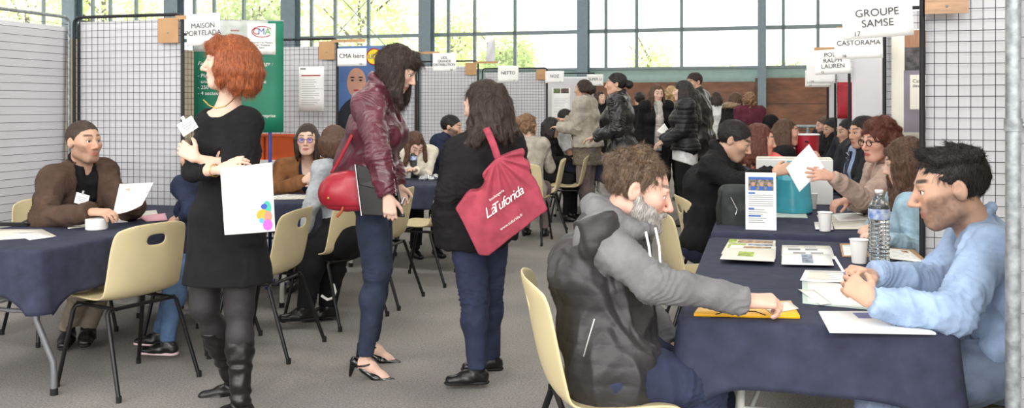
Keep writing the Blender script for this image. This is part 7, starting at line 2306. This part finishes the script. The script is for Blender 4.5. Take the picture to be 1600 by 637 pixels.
# red handbag of the burgundy jacket woman
M_REDL = mat('red_leather', srgb(172, 34, 52), 0.36, var=0.1, bump=0.2, bscale=90, bdist=0.001)
c0 = P(533, 298, 4.56)
F = Field(0.005)
F.ell(c0 + V(0.005, 0, 0.0), (0.112, 0.062, 0.098), k=0.02); F.box(c0 + V(0.07, 0.0, 0.0), (0.07, 0.055, 0.10), rnd=0.04, k=0.03); F.ell(c0 + V(-0.035, -0.015, -0.015), (0.075, 0.06, 0.075), k=0.03)
root = F.build('handbag', M_REDL, origin=c0, disp=lambda v, n: n * (0.004 * noise(v, 14.0) - 0.004 * np.exp(-((v[:, 2] - c0[2] + 0.078) / 0.006) ** 2))[:, None]); root.location = tuple(c0)
b = MB(); b.tube([V(0.02, -0.05, -0.075), V(0.012, -0.055, -0.10), V(-0.012, -0.052, -0.125)], [0.006, 0.007, 0.008], 8); b.build('tassel', mat('tan_leather', srgb(190, 92, 54), 0.5), root)
b = MB(); b.lathe(V(-0.05, -0.072, -0.03), [(0, 0.004), (0.008, 0.002), (0.008, 0), (0, 0)], 12, np.array([[1, 0, 0], [0, 0, -1], [0, 1, 0]], float)); b.build('stud', M_GOLD, root)
b = MB()
ribbon([p - c0 for p in (P(518, 270, 4.62), P(522, 262, 4.64), P(528, 254, 4.62), P(548, 215, 4.60), P(572, 160, 4.58), P(588, 146, 4.74), P(580, 170, 4.96), P(556, 240, 4.92), P(545, 268, 4.70))], 0.020, 0.0022, V(0.8, -0.5, 0.2)).build('shoulder_strap', M_REDL, root)
tag(root, 'rounded red leather handbag at the hip of the burgundy jacket woman', 'bag')
# black folder
c0 = P(594, 300, 4.42)
cs = [P(555, 257, 4.46), P(616, 272, 4.42), P(632, 340, 4.38), P(565, 337, 4.43)]
root = empty('document_wallet', c0)
b = MB(); b.sheet([q - c0 + V(0, 0.02, 0) for q in cs], 0.022); bevel(b.build('wallet_body', M_BLACKL, root), 0.006)
b = MB(); b.sheet([cs[0] - c0 + V(0, 0.004, 0.001), cs[1] - c0 + V(0, 0.004, 0.001), cs[1] * 0.55 + cs[2] * 0.45 - c0 + V(-0.004, 0.004, 0), cs[0] * 0.6 + cs[3] * 0.4 - c0 + V(0.006, 0.004, 0)], 0.006); bevel(b.build('flap', M_BLACKL, root), 0.003)
b = MB(); b.tube([cs[0] - c0 + V(-0.002, 0.008, 0), cs[3] - c0 + V(-0.002, 0.008, 0)], 0.004, 6); b.build('zip_edge', M_SILVER, root)
b = MB(); d0 = P(628, 318, 4.36) - c0; b.tube([d0, d0 + V(0.012, 0, 0.03)], 0.007, 8); b.build('clasp', M_SILVER, root)
tag(root, 'black leather document wallet held at her side by the burgundy jacket woman', 'folder')
# backpack
M_BPK = cloth('backpack_grey', (62, 66, 66), 0.8, bump=0.6, bscale=200)
c0 = P(1152, 330, 5.18)
F = Field(0.006); F.box(c0 + V(0.0, 0.02, 0.0), (0.105, 0.075, 0.155), rnd=0.055); F.box(c0 + V(0.012, -0.045, -0.05), (0.080, 0.035, 0.085), rnd=0.03, k=0.02)
root = F.build('backpack', M_BPK, origin=c0, disp=lambda v, n: n * (0.008 * noise(v, 8.0) + 0.004 * noise(v, 20.0))[:, None]); root.location = tuple(c0)
b = MB(); b.tube([(-0.055, -0.068, 0.09), (-0.02, -0.078, 0.02), (-0.03, -0.080, -0.01)], 0.004, 6); b.build('zip_pull', M_SILVER, root)
ribbon([V(-0.10, -0.02, 0.12), V(-0.125, -0.04, 0.02), V(-0.12, -0.05, -0.10), V(-0.115, -0.05, -0.24)], 0.022, 0.002, V(0.5, -0.8, 0)).build('strap', M_RUB, root)
ribbon([V(0.03, -0.02, -0.15), V(0.0, -0.03, -0.19), V(-0.055, -0.03, -0.22), V(-0.10, -0.045, -0.20)], 0.018, 0.002, V(0.2, -0.9, 0)).build('strap', M_RUB, root)
tag(root, 'dark grey backpack hanging at the side of the young man in the black hoodie', 'backpack')
# ================================================================== LIGHT AND CAMERA
w = bpy.data.worlds.new('sky'); bpy.context.scene.world = w; w.use_nodes = True
bg = w.node_tree.nodes['Background']; bg.inputs[0].default_value = (1.0, 0.99, 0.97, 1); bg.inputs[1].default_value = 2.3
s = bpy.data.lights.new('sun', 'SUN'); s.energy = 32.0; s.angle = 0.02; s.color = (1, 0.98, 0.94)
so = bpy.data.objects.new('sun', s); COL.objects.link(so)
so.rotation_euler = Vector((-0.35, 0.55, 1.0)).to_track_quat('Z', 'Y').to_euler()
M_LAMP = mat('lamp_glass', (1, 1, 1), 0.5, emit=(1, 0.98, 0.95), estr=2.0)
for i in range(3):  # unseen overhead fill, added to give the hall top light
    for j in range(5):
        c = wall_pt(-9 + i * 6.0, 7.05) - AD * (3.5 + j * 5.6)
        l = bpy.data.lights.new('top_fill_lamp', 'AREA'); l.shape = 'RECTANGLE'; l.size = 2.6; l.size_y = 1.2; l.energy = (50, 65, 90, 95, 80)[j]; l.color = (1, 0.985, 0.95)
        o = bpy.data.objects.new('top_fill', l); COL.objects.link(o); o.location = tuple(c); o.rotation_euler = (0, 0, -ANG)
for i in range(3):                                # added fill lamps behind the camera, standing in for the flash's front light
    l = bpy.data.lights.new('front_fill', 'AREA'); l.shape = 'RECTANGLE'; l.size = 2.2; l.size_y = 1.0; l.energy = 250; l.color = (1, 0.985, 0.95)
    o = bpy.data.objects.new('front_fill', l); COL.objects.link(o); o.location = (-6 + i * 5.5, -7.5, 5.2)
    o.rotation_euler = (Vector(o.location) - Vector((1.2 * (i - 1), 5, 0.9))).to_track_quat('Z', 'Y').to_euler()
cam = bpy.data.cameras.new('camera'); co = bpy.data.objects.new('camera', cam); COL.objects.link(co)
cam.sensor_width = 36.0; cam.lens = F_PX / 1600.0 * 36.0; cam.shift_y = -(318.5 - Y0) / 1600.0; cam.clip_start = 0.05; cam.clip_end = 300
co.location = (0, 0, CAM_H); co.rotation_euler = (math.pi / 2, 0, 0)
sc = bpy.context.scene
sc.camera = co
sc.view_settings.view_transform = 'Standard'; sc.view_settings.look = 'None'; sc.view_settings.gamma = 1.0; sc.view_settings.use_curve_mapping = False
sc.view_settings.exposure = 0.12
sc.cycles.use_denoising = True; sc.cycles.max_bounces = 8; sc.cycles.diffuse_bounces = 4; sc.cycles.glossy_bounces = 3; sc.cycles.transmission_bounces = 8; sc.cycles.transparent_max_bounces = 16
sc.cycles.caustics_reflective = False; sc.cycles.caustics_refractive = False
